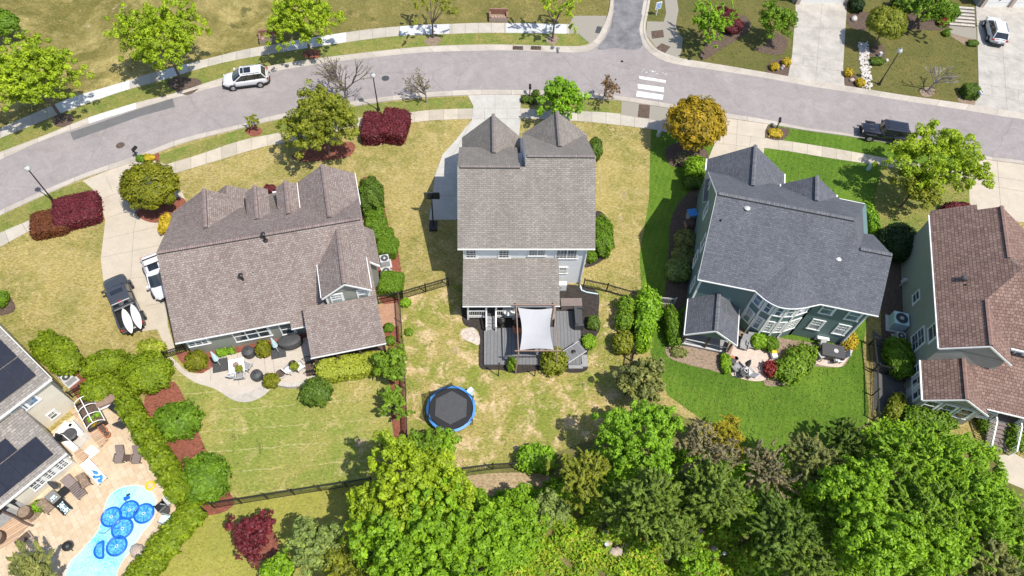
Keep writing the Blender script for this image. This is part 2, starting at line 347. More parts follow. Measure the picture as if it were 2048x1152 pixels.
def strip(name, A, B, m, z, n=60, prof=None, k=6, sub=None):
    PA, L = resample(cr(pxs(A), k), n); PB, _ = resample(cr(pxs(B), k), n)
    b = MB(); prof = prof or [(0, z), (1, z)]
    r = range(n-1) if sub is None else range(int(sub[0]*(n-1)), int(sub[1]*(n-1)))
    for i in r:
        for (t0, z0), (t1, z1) in zip(prof[:-1], prof[1:]):
            q = [PA[i].lerp(PB[i], t0), PA[i+1].lerp(PB[i+1], t0), PA[i+1].lerp(PB[i+1], t1), PA[i].lerp(PB[i], t1)]
            zz = [z0, z0, z1, z1]; u0, u1 = L*i/(n-1), L*(i+1)/(n-1)
            pts = [(p.x, p.y, h) for p, h in zip(q, zz)]; uv = [(u0+.01, t0+.01), (u1+.01, t0+.01), (u1+.01, t1+.01), (u0+.01, t1+.01)]
            c = (q[1]-q[0]).cross(q[2]-q[0])
            if c.z < 0: pts.reverse(); uv.reverse()
            b.poly(pts, 0, uv)
    o = b.build(name, m); o['kind'] = 'structure'; return o
def lines(name, segs, z=.046, wd=.035, m='joint'):
    b = MB()
    for s in segs:
        P = pxs(s)
        for p, q in zip(P[:-1], P[1:]): b.bar((p.x, p.y, z), (q.x, q.y, z), wd, .004)
    o = b.build(name, M[m]); o['kind'] = 'structure'; return o
b = MB(); b.poly([(-260, -120, 0), (260, -120, 0), (260, 420, 0), (-260, 420, 0)]); g = b.build('ground', M['g_base']); g['kind'] = 'structure'
Z1, Z2, Z3 = .006, .012, .02
sheet('lawn', [(-150, 290), (0, 290), (150, 225), (310, 170), (512, 125), (700, 98), (905, 80), (1180, 88), (1230, 20), (1235, -200), (-500, -200)], M['g_meadow'], Z1)
sheet('lawn', [(470, 118), (530, 60), (700, -20), (900, -60), (1235, -60), (1225, 20), (1180, 88), (905, 80), (700, 98)], grass('grass_meadow_dark', (.19, .165, .05), (.12, .115, .03), (.30, .24, .09), s1=.15, t=(.4, .65), s2=.6, t2=(.5, .72), fine=.42), Z1)
sheet('lawn', [(1290, -200), (1292, 60), (1350, 130), (1540, 155), (2120, 240), (2300, -200)], M['g_olive'], Z1)
sheet('lawn', [(1302, 255), (1420, 240), (1540, 262), (1700, 285), (1770, 300), (1790, 400), (1760, 470), (1725, 700), (1738, 820), (1730, 880), (1640, 910), (1480, 893), (1390, 830), (1335, 790), (1300, 705), (1312, 640), (1284, 610), (1279, 510), (1298, 400)], M['g_lush'], Z1)
sheet('lawn', [(798, 600), (900, 570), (1160, 560), (1270, 600), (1262, 720), (1240, 850), (1110, 910), (930, 965), (800, 900)], M['g_patchy'], Z1)
sheet('lawn', [(320, 700), (800, 690), (806, 880), (745, 968), (440, 1012), (430, 1000), (395, 850), (340, 760)], M['g_rear'], Z1)
sheet('lawn', [(410, 1012), (745, 962), (720, 1200), (280, 1260), (312, 1152)], M['g_lime'], Z1)
sheet('lawn', [(745, 965), (930, 945), (1110, 905), (1240, 860), (1300, 800), (1380, 840), (1480, 900), (1640, 905), (1760, 830), (1850, 860), (2200, 1000), (2300, 1500), (700, 1500), (690, 1180)], M['g_wood'], Z1)
for e in ([(0, 306), (83, 275), (177, 237), (273, 207), (443, 158), (542, 133), (645, 117), (745, 105), (845, 95), (945, 91), (1144, 94), (1182, 87), (1157, 66), (905, 66), (799, 70), (692, 83), (512, 111), (417, 131), (245, 181), (100, 238), (0, 277)],
          [(0, 432), (83, 393), (192, 352), (277, 322), (493, 255), (512, 247), (759, 206), (945, 192), (947, 217), (865, 220), (712, 237), (552, 267), (480, 282), (327, 330), (173, 386), (67, 437), (0, 466)],
          [(1042, 190), (1243, 203), (1242, 228), (1171, 223), (1041, 217)]):
    sheet('verge', e, M['g_verge'], Z2)
sheet('verge', [(1536, 250), (1620, 262), (1693, 273), (1783, 288), (1939, 315), (1936, 340), (1803, 322), (1673, 298), (1579, 283), (1536, 277)], M['g_lush'], Z2)
sheet('lawn', [(1765, 330), (1938, 362), (1940, 415), (1860, 440), (1850, 470), (1760, 470), (1748, 400)], M['g_verge'], Z2)
def patchmat(name, c, sc, thr, soft=.1):
    m, n, bb = newmat(name); bb.inputs['Roughness'].default_value = .9; v = oco(n); g_ = N(n, 'TexCoord').outputs['Generated']; vd = N(n, 'VectorMath', operation='DISTANCE'); n.links.new(g_, vd.inputs[0]); vd.inputs[1].default_value = (.5, .5, 0)
    f = noise(n, v, sc, 10, .72, .4); e_ = mth(n, 'SUBTRACT', f, mth(n, 'MULTIPLY', vd.outputs['Value'], .55)); n.links.new(ramp(n, e_, [(thr, (0, 0, 0)), (thr+soft, (1, 1, 1))]), bb.inputs['Alpha'])
    h_ = noise(n, v, 4, 9, .8); n.links.new(ramp(n, h_, [(.36, tuple(x*.62 for x in c)), (.64, tuple(min(.9, x*1.3) for x in c))]), bb.inputs['Base Color']); bump(n, bb, h_, .5, .1); return m
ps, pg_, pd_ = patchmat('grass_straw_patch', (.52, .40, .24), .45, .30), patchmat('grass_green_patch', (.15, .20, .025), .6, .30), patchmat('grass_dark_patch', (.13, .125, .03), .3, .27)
for q in ([(670, 820), (720, 810), (790, 840), (800, 920), (760, 965), (690, 960), (650, 900)], [(960, 760), (1060, 740), (1190, 770), (1210, 850), (1100, 900), (980, 880), (930, 810)], [(880, 640), (960, 640), (970, 740), (900, 760)], [(250, 40), (420, -20), (500, 60), (430, 110), (300, 120)], [(130, -10), (260, -60), (300, 60), (200, 140)], [(840, 260), (935, 250), (860, 380), (800, 480), (780, 380)], [(1200, 300), (1290, 290), (1290, 480), (1230, 560), (1210, 420)], [(60, 480), (190, 460), (200, 600), (120, 660), (40, 560)]): sheet('lawn', q, ps, .0135, 4)
for q in ([(420, 800), (560, 790), (600, 860), (560, 950), (440, 980), (400, 880)], [(820, 620), (900, 610), (930, 700), (860, 760), (815, 720)], [(1080, 750), (1180, 740), (1230, 800), (1120, 830)], [(900, 870), (1000, 850), (1080, 900), (960, 940)], [(430, 330), (560, 300), (620, 320), (500, 370)]): sheet('lawn', q, pg_, .0145, 4)
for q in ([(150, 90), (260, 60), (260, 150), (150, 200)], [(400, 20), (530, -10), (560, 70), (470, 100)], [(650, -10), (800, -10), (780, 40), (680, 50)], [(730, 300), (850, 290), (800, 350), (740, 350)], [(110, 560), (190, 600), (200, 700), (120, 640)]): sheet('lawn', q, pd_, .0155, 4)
# road: one asphalt sheet with the side street, curbs, markings
topL = [(-60, 345), (0, 320), (80, 283), (177, 248), (272, 218), (345, 197), (447, 170), (539, 145), (645, 127), (745, 115), (845, 105), (945, 102), (1024, 101), (1144, 105), (1177, 102), (1201, 85), (1217, 55), (1226, 20), (1228, -60)]
topR = [(1299, -60), (1284, 20), (1279, 47), (1281, 73), (1291, 97), (1311, 113), (1331, 123), (1361, 130), (1447, 143), (1536, 157), (1616, 172), (1716, 187), (1809, 202), (1903, 216), (1999, 232), (2048, 239), (2140, 255)]
botE = [(-60, 452), (0, 421), (97, 377), (180, 343), (277, 310), (362, 278), (497, 245), (562, 228), (712, 202), (802, 190), (879, 183), (945, 180), (1024, 180), (1150, 184), (1237, 192), (1341, 208), (1454, 227), (1536, 240), (1619, 257), (1696, 267), (1776, 283), (1936, 308), (2048, 322), (2140, 337)]
outL = [(-60, 331), (0, 306), (83, 275), (177, 237), (273, 207), (353, 187), (443, 158), (542, 133), (645, 117), (745, 105), (845, 95), (945, 91), (1024, 91), (1144, 94), (1174, 91), (1192, 78), (1208, 50), (1220, 10), (1222, -60)]
outR = [(1310, -60), (1297, 20), (1291, 50), (1292, 70), (1301, 87), (1317, 102), (1341, 112), (1367, 119), (1447, 132), (1536, 147), (1616, 161), (1716, 177), (1809, 192), (1903, 205), (1999, 220), (2048, 228), (2140, 244)]
outB = [(-60, 463), (0, 432), (105, 384), (180, 353), (277, 322), (363, 288), (493, 255), (562, 239), (712, 213), (802, 200), (879, 194), (945, 191), (1024, 190), (1150, 195), (1237, 202), (1341, 218), (1454, 237), (1536, 249), (1619, 263), (1693, 273), (1783, 288), (1939, 315), (2048, 330), (2140, 345)]
P = cr(pxs(topL), 6)+cr(pxs(topR), 6)+list(reversed(cr(pxs(botE), 6)))
b = MB(); b.poly([(p.x, p.y, .016) for p in reversed(P)]); o = b.build('road', M['road']); o['kind'] = 'structure'
CP = [(0, .018), (.55, .03), (.68, .11), (1, .12), (1.02, 0)]
strip('kerb', topL, outL, M['curb'], 0, 90, CP); strip('kerb', topR, outR, M['curb'], 0, 80, CP); strip('kerb', botE, outB, M['curb'], 0, 120, CP)
strip('kerb', [(177, 248), (272, 218)], [(177, 237), (273, 207)], M['white_conc'], 0, 12, [(0, .024), (.55, .036), (.68, .116), (1, .126)])
sheet('road_patch', [(140, 265), (188, 249), (275, 219), (345, 197), (350, 214), (280, 233), (200, 262), (147, 281)], M['asphalt_dark'], .020)
sheet('side_street', [(1232, 20), (1282, 22), (1278, 60), (1285, 92), (1262, 100), (1230, 96), (1205, 100), (1195, 96), (1212, 75), (1222, 52)], M['asphalt_side'], .020, 3)
sheet('side_street', [(1228, 22), (1283, 24), (1298, -60), (1230, -60)], M['asphalt_side'], .022)
m, n, bb = newmat('worn_road_paint'); bb.inputs['Roughness'].default_value = .7
f = noise(n, oco(n), 2.6, 8, .8); al = mth(n, 'GREATER_THAN', f, .41); n.links.new(ramp(n, f, [(.3, (.55, .55, .53)), (.7, (.78, .78, .76))]), bb.inputs['Base Color']); n.links.new(al, bb.inputs['Alpha']); M['paint'] = m
m2 = m.copy(); M['paint_worn'] = m2
for nd in m2.node_tree.nodes:
    if nd.type == 'MATH': nd.inputs[1].default_value = .56
for q, mm in (([(1274, 182), (1327, 190), (1325, 200), (1272, 193)], 'paint'), ([(1275, 168), (1328, 175), (1328, 185), (1276, 177)], 'paint'), ([(1278, 152), (1332, 161), (1331, 166), (1279, 158)], 'paint'), ([(1284, 138), (1334, 146), (1333, 151), (1283, 144)], 'paint_worn')):
    sheet('crosswalk_marking', q, M[mm], .024)
# sidewalks
nT = [(-60, 285), (0, 257), (50, 235), (140, 197), (238, 167), (303, 147), (417, 117), (512, 95), (692, 65), (799, 53), (905, 48), (984, 46), (1141, 49)]
nB = [(-60, 306), (0, 277), (50, 257), (140, 220), (245, 183), (317, 163), (417, 133), (512, 113), (692, 85), (799, 72), (905, 68), (984, 66), (1141, 68)]
strip('sidewalk', nT, nB, M['walk'], .03, 140)
for a in ((.135, .245), (.30, .345), (.505, .605), (.705, .79), (.89, .995)): strip('sidewalk', nT, nB, M['white_conc'], .036, 140, sub=a)
sheet('sidewalk', [(1139, 49), (1145, 36), (1149, 32), (1213, 32), (1205, 68), (1190, 84), (1180, 88), (1157, 68), (1139, 68)], M['walk'], .034)
sheet('sidewalk', [(1329, -60), (1329, 0), (1332, 27), (1327, 44), (1294, 43), (1292, 70), (1317, 102), (1358, 118), (1363, 100), (1366, 77), (1354, 63), (1352, 47), (1357, 20), (1354, 0), (1350, -60)], M['walk'], .034)
for q in ([(1194, 53), (1204, 54), (1200, 68), (1190, 66)], [(1302, 63), (1326, 60), (1328, 75), (1304, 78)], [(1311, 97), (1323, 87), (1341, 94), (1328, 109)], [(1278, 209), (1300, 211), (1298, 237), (1275, 235)]): sheet('tactile_pad', q, M['dgrey'] if q[0][0] == 1194 else M['m_soil'], .042)
sT = [(-60, 497), (0, 466), (67, 437), (173, 386)]; sB = [(-60, 523), (0, 494), (73, 456), (200, 401)]
strip('sidewalk', sT, sB, M['walk'], .03, 40)
strip('sidewalk', [(318, 333), (390, 312), (480, 282), (552, 267), (712, 237), (819, 225), (865, 220), (947, 217)], [(318, 356), (350, 347), (430, 323), (512, 298), (579, 283), (725, 252), (817, 246), (865, 241), (947, 238)], M['walk2'], .03, 90)
strip('sidewalk', [(1041, 217), (1171, 223), (1242, 228), (1335, 242), (1420, 252)], [(1041, 237), (1164, 243), (1291, 257), (1340, 266), (1420, 279)], M['walk'], .03, 50)
sheet('sidewalk', [(1243, 200), (1341, 215), (1337, 245), (1242, 230)], M['walk'], .036)
strip('sidewalk', [(1527, 276), (1579, 283), (1673, 298), (1803, 322), (1936, 345)], [(1527, 296), (1579, 303), (1669, 318), (1803, 338), (1933, 363)], M['walk2'], .03, 50)
# driveways
sheet('driveway', [(165, 362), (272, 320), (300, 318), (332, 330), (345, 350), (372, 400), (350, 440), (332, 600), (336, 652), (352, 703), (336, 708), (315, 659), (252, 668), (207, 561), (202, 517), (211, 441), (200, 401), (185, 378)], M['drive_tan'], .04)
lines('driveway_joint', [[(215, 437), (300, 405)], [(203, 480), (280, 462), (322, 452)], [(204, 515), (325, 490)], [(283, 385), (268, 460), (262, 556)], [(240, 560), (330, 550)], [(290, 612), (332, 606)], [(213, 355), (226, 385)], [(200, 401), (318, 352)]])
sheet('driveway', [(935, 190), (1041, 190), (1041, 240), (1036, 300), (912, 440), (858, 440), (870, 352), (885, 310), (912, 280), (944, 240), (947, 213)], M['drive_grey'], .04)
lines('driveway_joint', [[(990, 190), (990, 240)], [(947, 238), (1041, 238)], [(947, 217), (1041, 217)], [(969, 217), (969, 240)], [(1014, 217), (1014, 240)], [(860, 349), (915, 349)], [(858, 392), (915, 392)], [(944, 241), (912, 300), (892, 330), (888, 349)]])
sheet('driveway', [(1417, 316), (1428, 290), (1424, 250), (1440, 234), (1454, 233), (1536, 249), (1530, 262), (1528, 300), (1524, 330), (1420, 340)], M['drive_tan'], .04)
lines('driveway_joint', [[(1424, 262), (1530, 278)], [(1424, 285), (1527, 299)], [(1475, 238), (1471, 315)], [(1502, 272), (1499, 294)], [(1448, 266), (1446, 290)]])
sheet('driveway', [(1936, 312), (2048, 330), (2140, 345), (2140, 450), (1960, 440), (1939, 415)], M['drive_tan'], .04)
lines('driveway_joint', [[(1936, 345), (2048, 363)], [(1937, 365), (2048, 384)], [(1994, 322), (2001, 415)], [(1968, 349), (1969, 370)]])
sheet('driveway', [(1576, 153), (1584, 110), (1591, 17), (1588, -30), (1695, -30), (1693, 20), (1688, 100), (1686, 135), (1689, 174)], M['drive_old'], .04)
lines('driveway_joint', [[(1645, 0), (1639, 60), (1631, 165)], [(1590, 53), (1690, 60)], [(1585, 108), (1687, 123)], [(1580, 128), (1686, 143)], [(1608, 111), (1606, 131)], [(1660, 120), (1659, 140)]])
sheet('driveway', [(1949, 211), (1957, 167), (1954, 60), (1950, -20), (2140, -20), (2140, 243), (2048, 228)], M['drive_old'], .04)
lines('driveway_joint', [[(2003, 62), (2007, 120), (2014, 222)], [(1956, 108), (2048, 122)], [(1957, 168), (2048, 182)], [(1983, 171), (1984, 190)], [(2036, 180), (2037, 200)], [(1955, 188), (2048, 203)]])
sheet('path', [(1898, 50), (1952, 54), (1953, 80), (1925, 74), (1899, 66)], M['walk'], .044)
for q in ([(1290, 470), (1290, 470)],): pass
# manholes and inlets are things (see below). beds
def bed(pts, m, z=.03, sm=4): return sheet('mulch_bed', pts, M[m], z, sm)
bed([(1159, 572), (1196, 585), (1197, 630), (1201, 653), (1189, 679), (1174, 710), (1174, 740), (1142, 746), (1105, 738), (1079, 741), (1030, 747), (1002, 740), (963, 738), (957, 714), (957, 663), (931, 652), (924, 632), (935, 600), (1050, 590), (1122, 571)], 'm_dark')
sheet('bare_soil', [(923, 662), (945, 655), (958, 670), (958, 690), (940, 684), (925, 676)], mulch('pale_dirt', (.55, .47, .4)), .034, 5)
bed([(1168, 535), (1206, 520), (1224, 480), (1222, 450), (1204, 425), (1188, 430), (1186, 500)], 'm_dark')
bed([(722, 360), (755, 365), (768, 410), (780, 460), (796, 500), (806, 580), (803, 607), (765, 607), (752, 560), (755, 500), (735, 450)], 'm_red')
bed([(762, 640), (792, 625), (800, 700), (812, 880), (790, 885), (778, 760), (776, 690)], 'm_red', .032, 3)
sheet('path', [(757, 610), (795, 606), (802, 650), (764, 660)], M['brickpath'], .036)
bed([(300, 780), (350, 765), (390, 850), (440, 960), (470, 1005), (425, 1030), (360, 1010), (330, 900), (290, 820)], 'm_red', .028)
bed([(478, 1070), (520, 1045), (552, 1070), (555, 1105), (525, 1120), (490, 1115)], 'm_red', .02)
bed([(490, 262), (505, 252), (522, 258), (523, 268), (505, 273)], 'm_red')
bed([(585, 310), (640, 290), (705, 285), (700, 312), (640, 322), (600, 322)], 'm_red')
bed([(270, 425), (310, 405), (360, 395), (372, 410), (345, 440), (300, 445)], 'm_red', .046)
bed([(298, 318), (316, 305), (318, 322), (302, 330)], 'm_red')
bed([(335, 170), (350, 155), (400, 160), (395, 180), (370, 190)], 'm_soil'); bed([(105, 240), (120, 228), (148, 232), (140, 250), (115, 254)], 'm_soil')
bed([(605, 112), (618, 98), (640, 104), (632, 118)], 'm_red'); bed([(848, 84), (866, 72), (882, 80), (868, 92)], 'm_brown'); bed([(1090, 80), (1105, 70), (1118, 78), (1106, 90)], 'm_brown')
bed([(1342, 440), (1372, 390), (1420, 370), (1400, 560), (1350, 625), (1328, 612), (1336, 530)], 'm_soil', .024)
bed([(1335, 712), (1340, 692), (1440, 700), (1470, 705), (1455, 745), (1420, 740), (1360, 725)], 'm_brown')
bed([(1478, 655), (1540, 672), (1600, 682), (1660, 690), (1690, 680), (1706, 690), (1690, 730), (1660, 735), (1625, 735), (1590, 762), (1560, 772), (1530, 770), (1530, 750), (1545, 720), (1520, 690), (1480, 685)], 'm_brown')
sheet('patio', [(1455, 690), (1510, 690), (1540, 700), (1548, 725), (1535, 755), (1515, 763), (1480, 757), (1460, 745)], M['pav_b'], .04, 5)
sheet('patio', [(1628, 710), (1685, 705), (1708, 690), (1704, 705), (1690, 724), (1676, 735), (1626, 726)], M['pav_b'], .04, 3)
bed([(1770, 500), (1815, 520), (1812, 620), (1812, 760), (1775, 760), (1762, 660), (1764, 560)], 'm_soil', .028)
sheet('path', [(1985, 912), (2030, 908), (2070, 930), (2075, 990), (2015, 965)], M['drive_tan'], .034)
sheet('bare_soil', [(925, 955), (1040, 945), (1100, 955), (1080, 985), (960, 990)], mulch('bare_earth', (.36, .27, .16)), .03, 4)
sheet('gravel_path', [(1745, 660), (1770, 680), (1815, 790), (1790, 830), (1748, 820)], concrete('dark_gravel', (.12, .115, .11), stain=.4), .032)
bed([(1536, 128), (1555, 118), (1582, 120), (1574, 152), (1536, 148)], 'm_soil', .03); bed([(1687, 140), (1705, 140), (1716, 172), (1692, 172)], 'm_soil', .03)
bed([(1695, 30), (1735, 25), (1732, 60), (1700, 55)], 'm_soil'); bed([(1735, 100), (1765, 90), (1768, 120), (1745, 130), (1735, 125)], 'm_soil')
bed([(1535, 60), (1575, 80), (1560, 110), (1510, 100), (1536, 85)], 'm_soil', .02); bed([(1400, 110), (1440, 60), (1485, 30), (1500, 60), (1440, 100), (1412, 118)], 'm_soil', .02)
bed([(1780, 0), (1900, 10), (1900, 55), (1850, 60), (1790, 50)], 'm_soil'); bed([(1840, 180), (1855, 174), (1870, 180), (1862, 193), (1845, 193)], 'm_brown'); bed([(1915, 200), (1935, 178), (1958, 190), (1948, 212), (1930, 208)], 'm_brown'); bed([(1890, 62), (1950, 80), (1955, 92), (1930, 90)], 'm_brown')
bed([(1040, 206), (1045, 190), (1078, 188), (1076, 210)], 'm_soil'); bed([(1532, 275), (1536, 252), (1562, 256), (1580, 260), (1565, 280)], 'm_soil', .036)
bed([(1330, 300), (1360, 285), (1412, 300), (1410, 330), (1370, 335), (1340, 330)], 'm_soil', .024)
bed([(-40, 580), (10, 585), (30, 610), (25, 625), (-5, 632), (-50, 625)], 'm_soil')
bed([(75, 700), (170, 745), (215, 775), (170, 815), (150, 790)], 'm_red', .02)
# patio of the sage house
bed([(352, 705), (400, 700), (640, 640), (660, 660), (565, 700), (520, 715), (420, 745), (380, 740)], 'm_red', .028)
sheet('patio', [(336, 712), (352, 722), (372, 742), (398, 747), (425, 735), (435, 716), (470, 708), (512, 698), (520, 712), (545, 712), (560, 690), (602, 680), (645, 665), (650, 740), (632, 760), (590, 772), (560, 772), (520, 778), (480, 792), (452, 790), (425, 776), (390, 765), (355, 740)], M['patio'], .044, 3)
sheet('patio', [(445, 786), (482, 790), (520, 775), (545, 770), (530, 790), (500, 804), (470, 802)], M['flag'], .05, 3)
lines('patio_joint', [[(422, 762), (420, 724)], [(475, 708), (478, 770)], [(529, 715), (533, 770)], [(545, 712), (551, 755)], [(548, 708), (600, 700)]], .05)
bed([(361, 716), (378, 700), (415, 712), (425, 724), (408, 746), (385, 742)], 'm_red', .05); bed([(513, 690), (540, 680), (545, 700), (535, 716), (518, 712)], 'm_red', .05); bed([(528, 764), (552, 752), (562, 766), (552, 776), (536, 777)], 'm_red', .054)
# pool yard
sheet('pool_terrace', [(120, 850), (170, 815), (245, 785), (262, 830), (280, 870), (300, 905), (320, 950), (355, 1008), (345, 1045), (310, 1085), (240, 1180), (-80, 1260), (-80, 1010)], M['trav'], .03)
for q in ([(232, 785), (243, 786), (241, 800), (215, 813), (208, 800)],): sheet('path', q, M['brickpath'], .036)
m, n, bb = newmat('pool_water'); bb.inputs['Roughness'].default_value = .06; bb.inputs['Specular IOR Level'].default_value = .6
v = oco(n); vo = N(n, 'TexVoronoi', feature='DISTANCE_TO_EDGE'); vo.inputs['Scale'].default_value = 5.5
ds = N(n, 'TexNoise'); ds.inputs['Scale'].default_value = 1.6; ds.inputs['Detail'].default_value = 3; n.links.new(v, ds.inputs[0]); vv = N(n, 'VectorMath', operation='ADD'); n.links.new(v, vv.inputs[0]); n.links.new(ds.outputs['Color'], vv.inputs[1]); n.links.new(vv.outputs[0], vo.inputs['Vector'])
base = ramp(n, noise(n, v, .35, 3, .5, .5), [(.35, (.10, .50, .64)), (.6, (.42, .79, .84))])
col = mix(n, ramp(n, vo.outputs['Distance'], [(0, (.75,)*3), (.13, (0, 0, 0))]), base, (.6, .86, .9)); n.links.new(col, bb.inputs['Base Color'])  # pale caustic light lines painted into the water colour
bump(n, bb, noise(n, v, 5, 3), .12, .05); M['water'] = m
pool = [(255, 973), (285, 974), (305, 988), (312, 1010), (304, 1040), (285, 1065), (262, 1100), (240, 1130), (225, 1165), (180, 1185), (135, 1165), (138, 1130), (165, 1100), (195, 1065), (205, 1035), (215, 1000), (232, 982)]
sheet('pool_coping', [(x+(x-225)*.045+(1 if x > 225 else -1), y+(y-1075)*.03) for x, y in pool], mat('pool_coping', (.62, .52, .42)), .036, 5)
sheet('pool_water', pool, M['water'], .044, 5)
# ------------------------------------------------------------------ houses
def plane_uv(pts):
    a, b, c = Vector(pts[0]), Vector(pts[1]), Vector(pts[2]); nr = (b-a).cross(c-a).normalized()
    e = Vector((0, 0, 1)).cross(nr)
    if e.length < 1e-3: e = Vector((1, 0, 0))
    e.normalize(); s = nr.cross(e)
    return nr, [(Vector(p).dot(e)+50, Vector(p).dot(s)+50) for p in pts]
def rplane(b, pts, th=.1):
    pts = [Vector(p) for p in pts]; nr, uv = plane_uv(pts)
    if nr.z < 0: pts.reverse(); nr, uv = plane_uv(pts)
    b.poly(pts, 0, uv); lo = [p-Vector((0, 0, th)) for p in pts]; b.poly(list(reversed(lo)), 1)
    n = len(pts)
    for i in range(n): b.poly([lo[i], lo[(i+1) % n], pts[(i+1) % n], pts[i]], 1)
def cap(b, p, q, wd=.16):
    """raised ridge vent: shingled top (slot 0), sides darkened as a painted shadow line (slot 1)"""
    p, q = Vector(p), Vector(q); d = (q-p).normalized(); a = d.cross(Vector((0, 0, 1))).normalized()*wd
    L = (q-p).length; up = Vector((0, 0, .13)); lo = Vector((0, 0, .06)); bt = Vector((0, 0, -.14))
    for sg in (1, -1):
        e0, e1 = p+a*sg+lo, q+a*sg+lo
        pts = [p+up, e0, e1, q+up]; uv = [(0.01, .01), (0.01, .3), (L, .3), (L, .01)]
        if (pts[1]-pts[0]).cross(pts[2]-pts[0]).z < 0: pts.reverse(); uv.reverse()
        b.poly(pts, 0, uv); s_ = [e0, e1, q+a*sg+bt, p+a*sg+bt]
        if (s_[1]-s_[0]).cross(s_[2]-s_[0]).dot(a*sg) < 0: s_.reverse()
        b.poly(s_, 1)
    for e in (p, q): b.poly([e+up, e+a+lo, e+a+bt, e-a+bt, e-a+lo], 1)
def roof(h, name, planes, caps, ms, mc, fr, label=None):
    b = MB()
    for pl in planes: rplane(b, [fr.p(*q) for q in pl])
    o = b.build(name, [ms, M['offwhite']], h)
    if caps:
        for p, q in caps: c = MB(); cap(c, fr.p(*p), fr.p(*q)); c.build('ridge_cap', [mc, M['dgrey']], o)
    return o
def gable_planes(u0, u1, v0, v1, z, zr, uc=None):
    """ridge along v"""
    uc = (u0+u1)/2 if uc is None else uc
    return [[(u0, v0, z), (uc, v0, zr), (uc, v1, zr), (u0, v1, z)], [(uc, v0, zr), (u1, v0, z), (u1, v1, z), (uc, v1, zr)]]
def wall(h, fr, boxes, mt, name='wall', gables=()):
    b = MB()
    for poly, z0, z1 in boxes:
        b.prism([fr.p(u, v, z0) for u, v in poly], z1-z0)
    for pts, th in gables:             # gable polygon with thickness vector in (u,v)
        b.prism([fr.p(*q) for q in pts], fr.U*th[0]+fr.V*th[1])
    return b.build(name, mt, h, merge=True)
def R4(u0, u1, v0, v1): return [(u0, v0), (u1, v0), (u1, v1), (u0, v1)]
def hit(fr, px, py, ax, val):
    r = RC @ Vector(((px-1024)/FPX, -(py-576)/FPX, -1)); A = fr.V if ax == 'v' else fr.U
    C = Vector((0, 0, CAM_H)); t = (val-(C-fr.o).dot(A))/r.dot(A); p = C+r*t-fr.o
    return p.dot(fr.U), p.dot(fr.V), p.z
def win(h, P, out, w, ht, nx=1, grid=(2, 2), glass='glass', trim='white', lower_grid=False, name='window'):
    """double-hung window(s); P centre on the wall, out = outward normal; nx units side by side"""
    P = Vector(P); o = Vector(out).normalized(); r = Vector((0, 0, 1)).cross(o).normalized(); z = Vector((0, 0, 1))
    b = MB(); t = .1; uw = w/nx
    def bb(x0, x1, y0, y1, d0, d1, mb=b):
        mb.hexa([P+r*x+o*d+z*y for y in (y0, y1) for x, d in ((x0, d1), (x1, d1), (x1, d0), (x0, d0))])
    bb(-w/2-t, w/2+t, ht/2, ht/2+t, 0, .07); bb(-w/2-t-.03, w/2+t+.03, -ht/2-t, -ht/2, 0, .09)
    for k in range(nx+1):
        x = -w/2+k*uw; hw = t/2 if 0 < k < nx else t
        bb(x-(t if k == 0 else hw/1), x+(t if k == nx else hw/1) if k not in (0, nx) else (x if k == 0 else x+t), -ht/2, ht/2, 0, .065)
    for k in range(nx):
        x = -w/2+k*uw; bb(x, x+uw, -.035, .035, 0, .05)
        for i in range(1, grid[0]): bb(x+uw*i/grid[0]-.014, x+uw*i/grid[0]+.014, 0 if not lower_grid else -ht/2, ht/2, 0, .044)
        if grid[1] > 1:
            bb(x, x+uw, ht/4-.014, ht/4+.014, 0, .042)
            if lower_grid: bb(x, x+uw, -ht/4-.014, -ht/4+.014, 0, .042)
    f = b.build(name, M[trim], h)
    g = MB(); bb(-w/2, w/2, -ht/2, ht/2, 0, .025, g); g.build('pane', M[glass], f)
    return f
def winp(h, fr, px, py, ax, val, w, ht, sgn=-1, **k):
    u, v, z = hit(fr, px, py, ax, val); o = (fr.V if ax == 'v' else fr.U)*sgn
    return win(h, fr.p(u, v, z), o, w, ht, **k)
def vent(h, fr, pl, u, v, z, r=.06, ht=.35, m='black', name='vent_pipe'):
    b = MB(); p = fr.p(u, v, z); b.lathe(p+Vector((0, 0, -.1)), [(r*2.2, 0), (r*2.2, .1), (r, .13), (r, ht), (r*1.0, ht+.02)], 10); b.build(name, M[m], h)
def vpx(h, px, py, z, r=.06, ht=.35, m='black', name='vent_pipe', hat=False):
    b = MB(); p = W(px, py, z); pr = [(r*2.4, -.15), (r*2.4, .06), (r, .1), (r, ht)]
    if hat: pr += [(r*1.8, ht+.01), (r*1.8, ht+.09), (r*.6, ht+.16)]
    b.lathe(p, pr, 12); o = b.build(name, M['black'] if hat else M[m], h)
    if hat:
        c = MB(); c.lathe(p, [(r*1.9, ht+.05), (r*1.9, ht+.1), (r*.7, ht+.19)], 12); c.build('vent_cap', M[m], o)
    return o
def boxvent(h, fr, px, py, z, m='dgrey'):
    b = MB(); p = W(px, py, z); b.box(p+Vector((0, 0, .02)), (.42, .42, .16), fr.a); b.box(p+Vector((0, 0, .12)), (.3, .3, .06), fr.a); b.build('roof_vent', M[m], h)
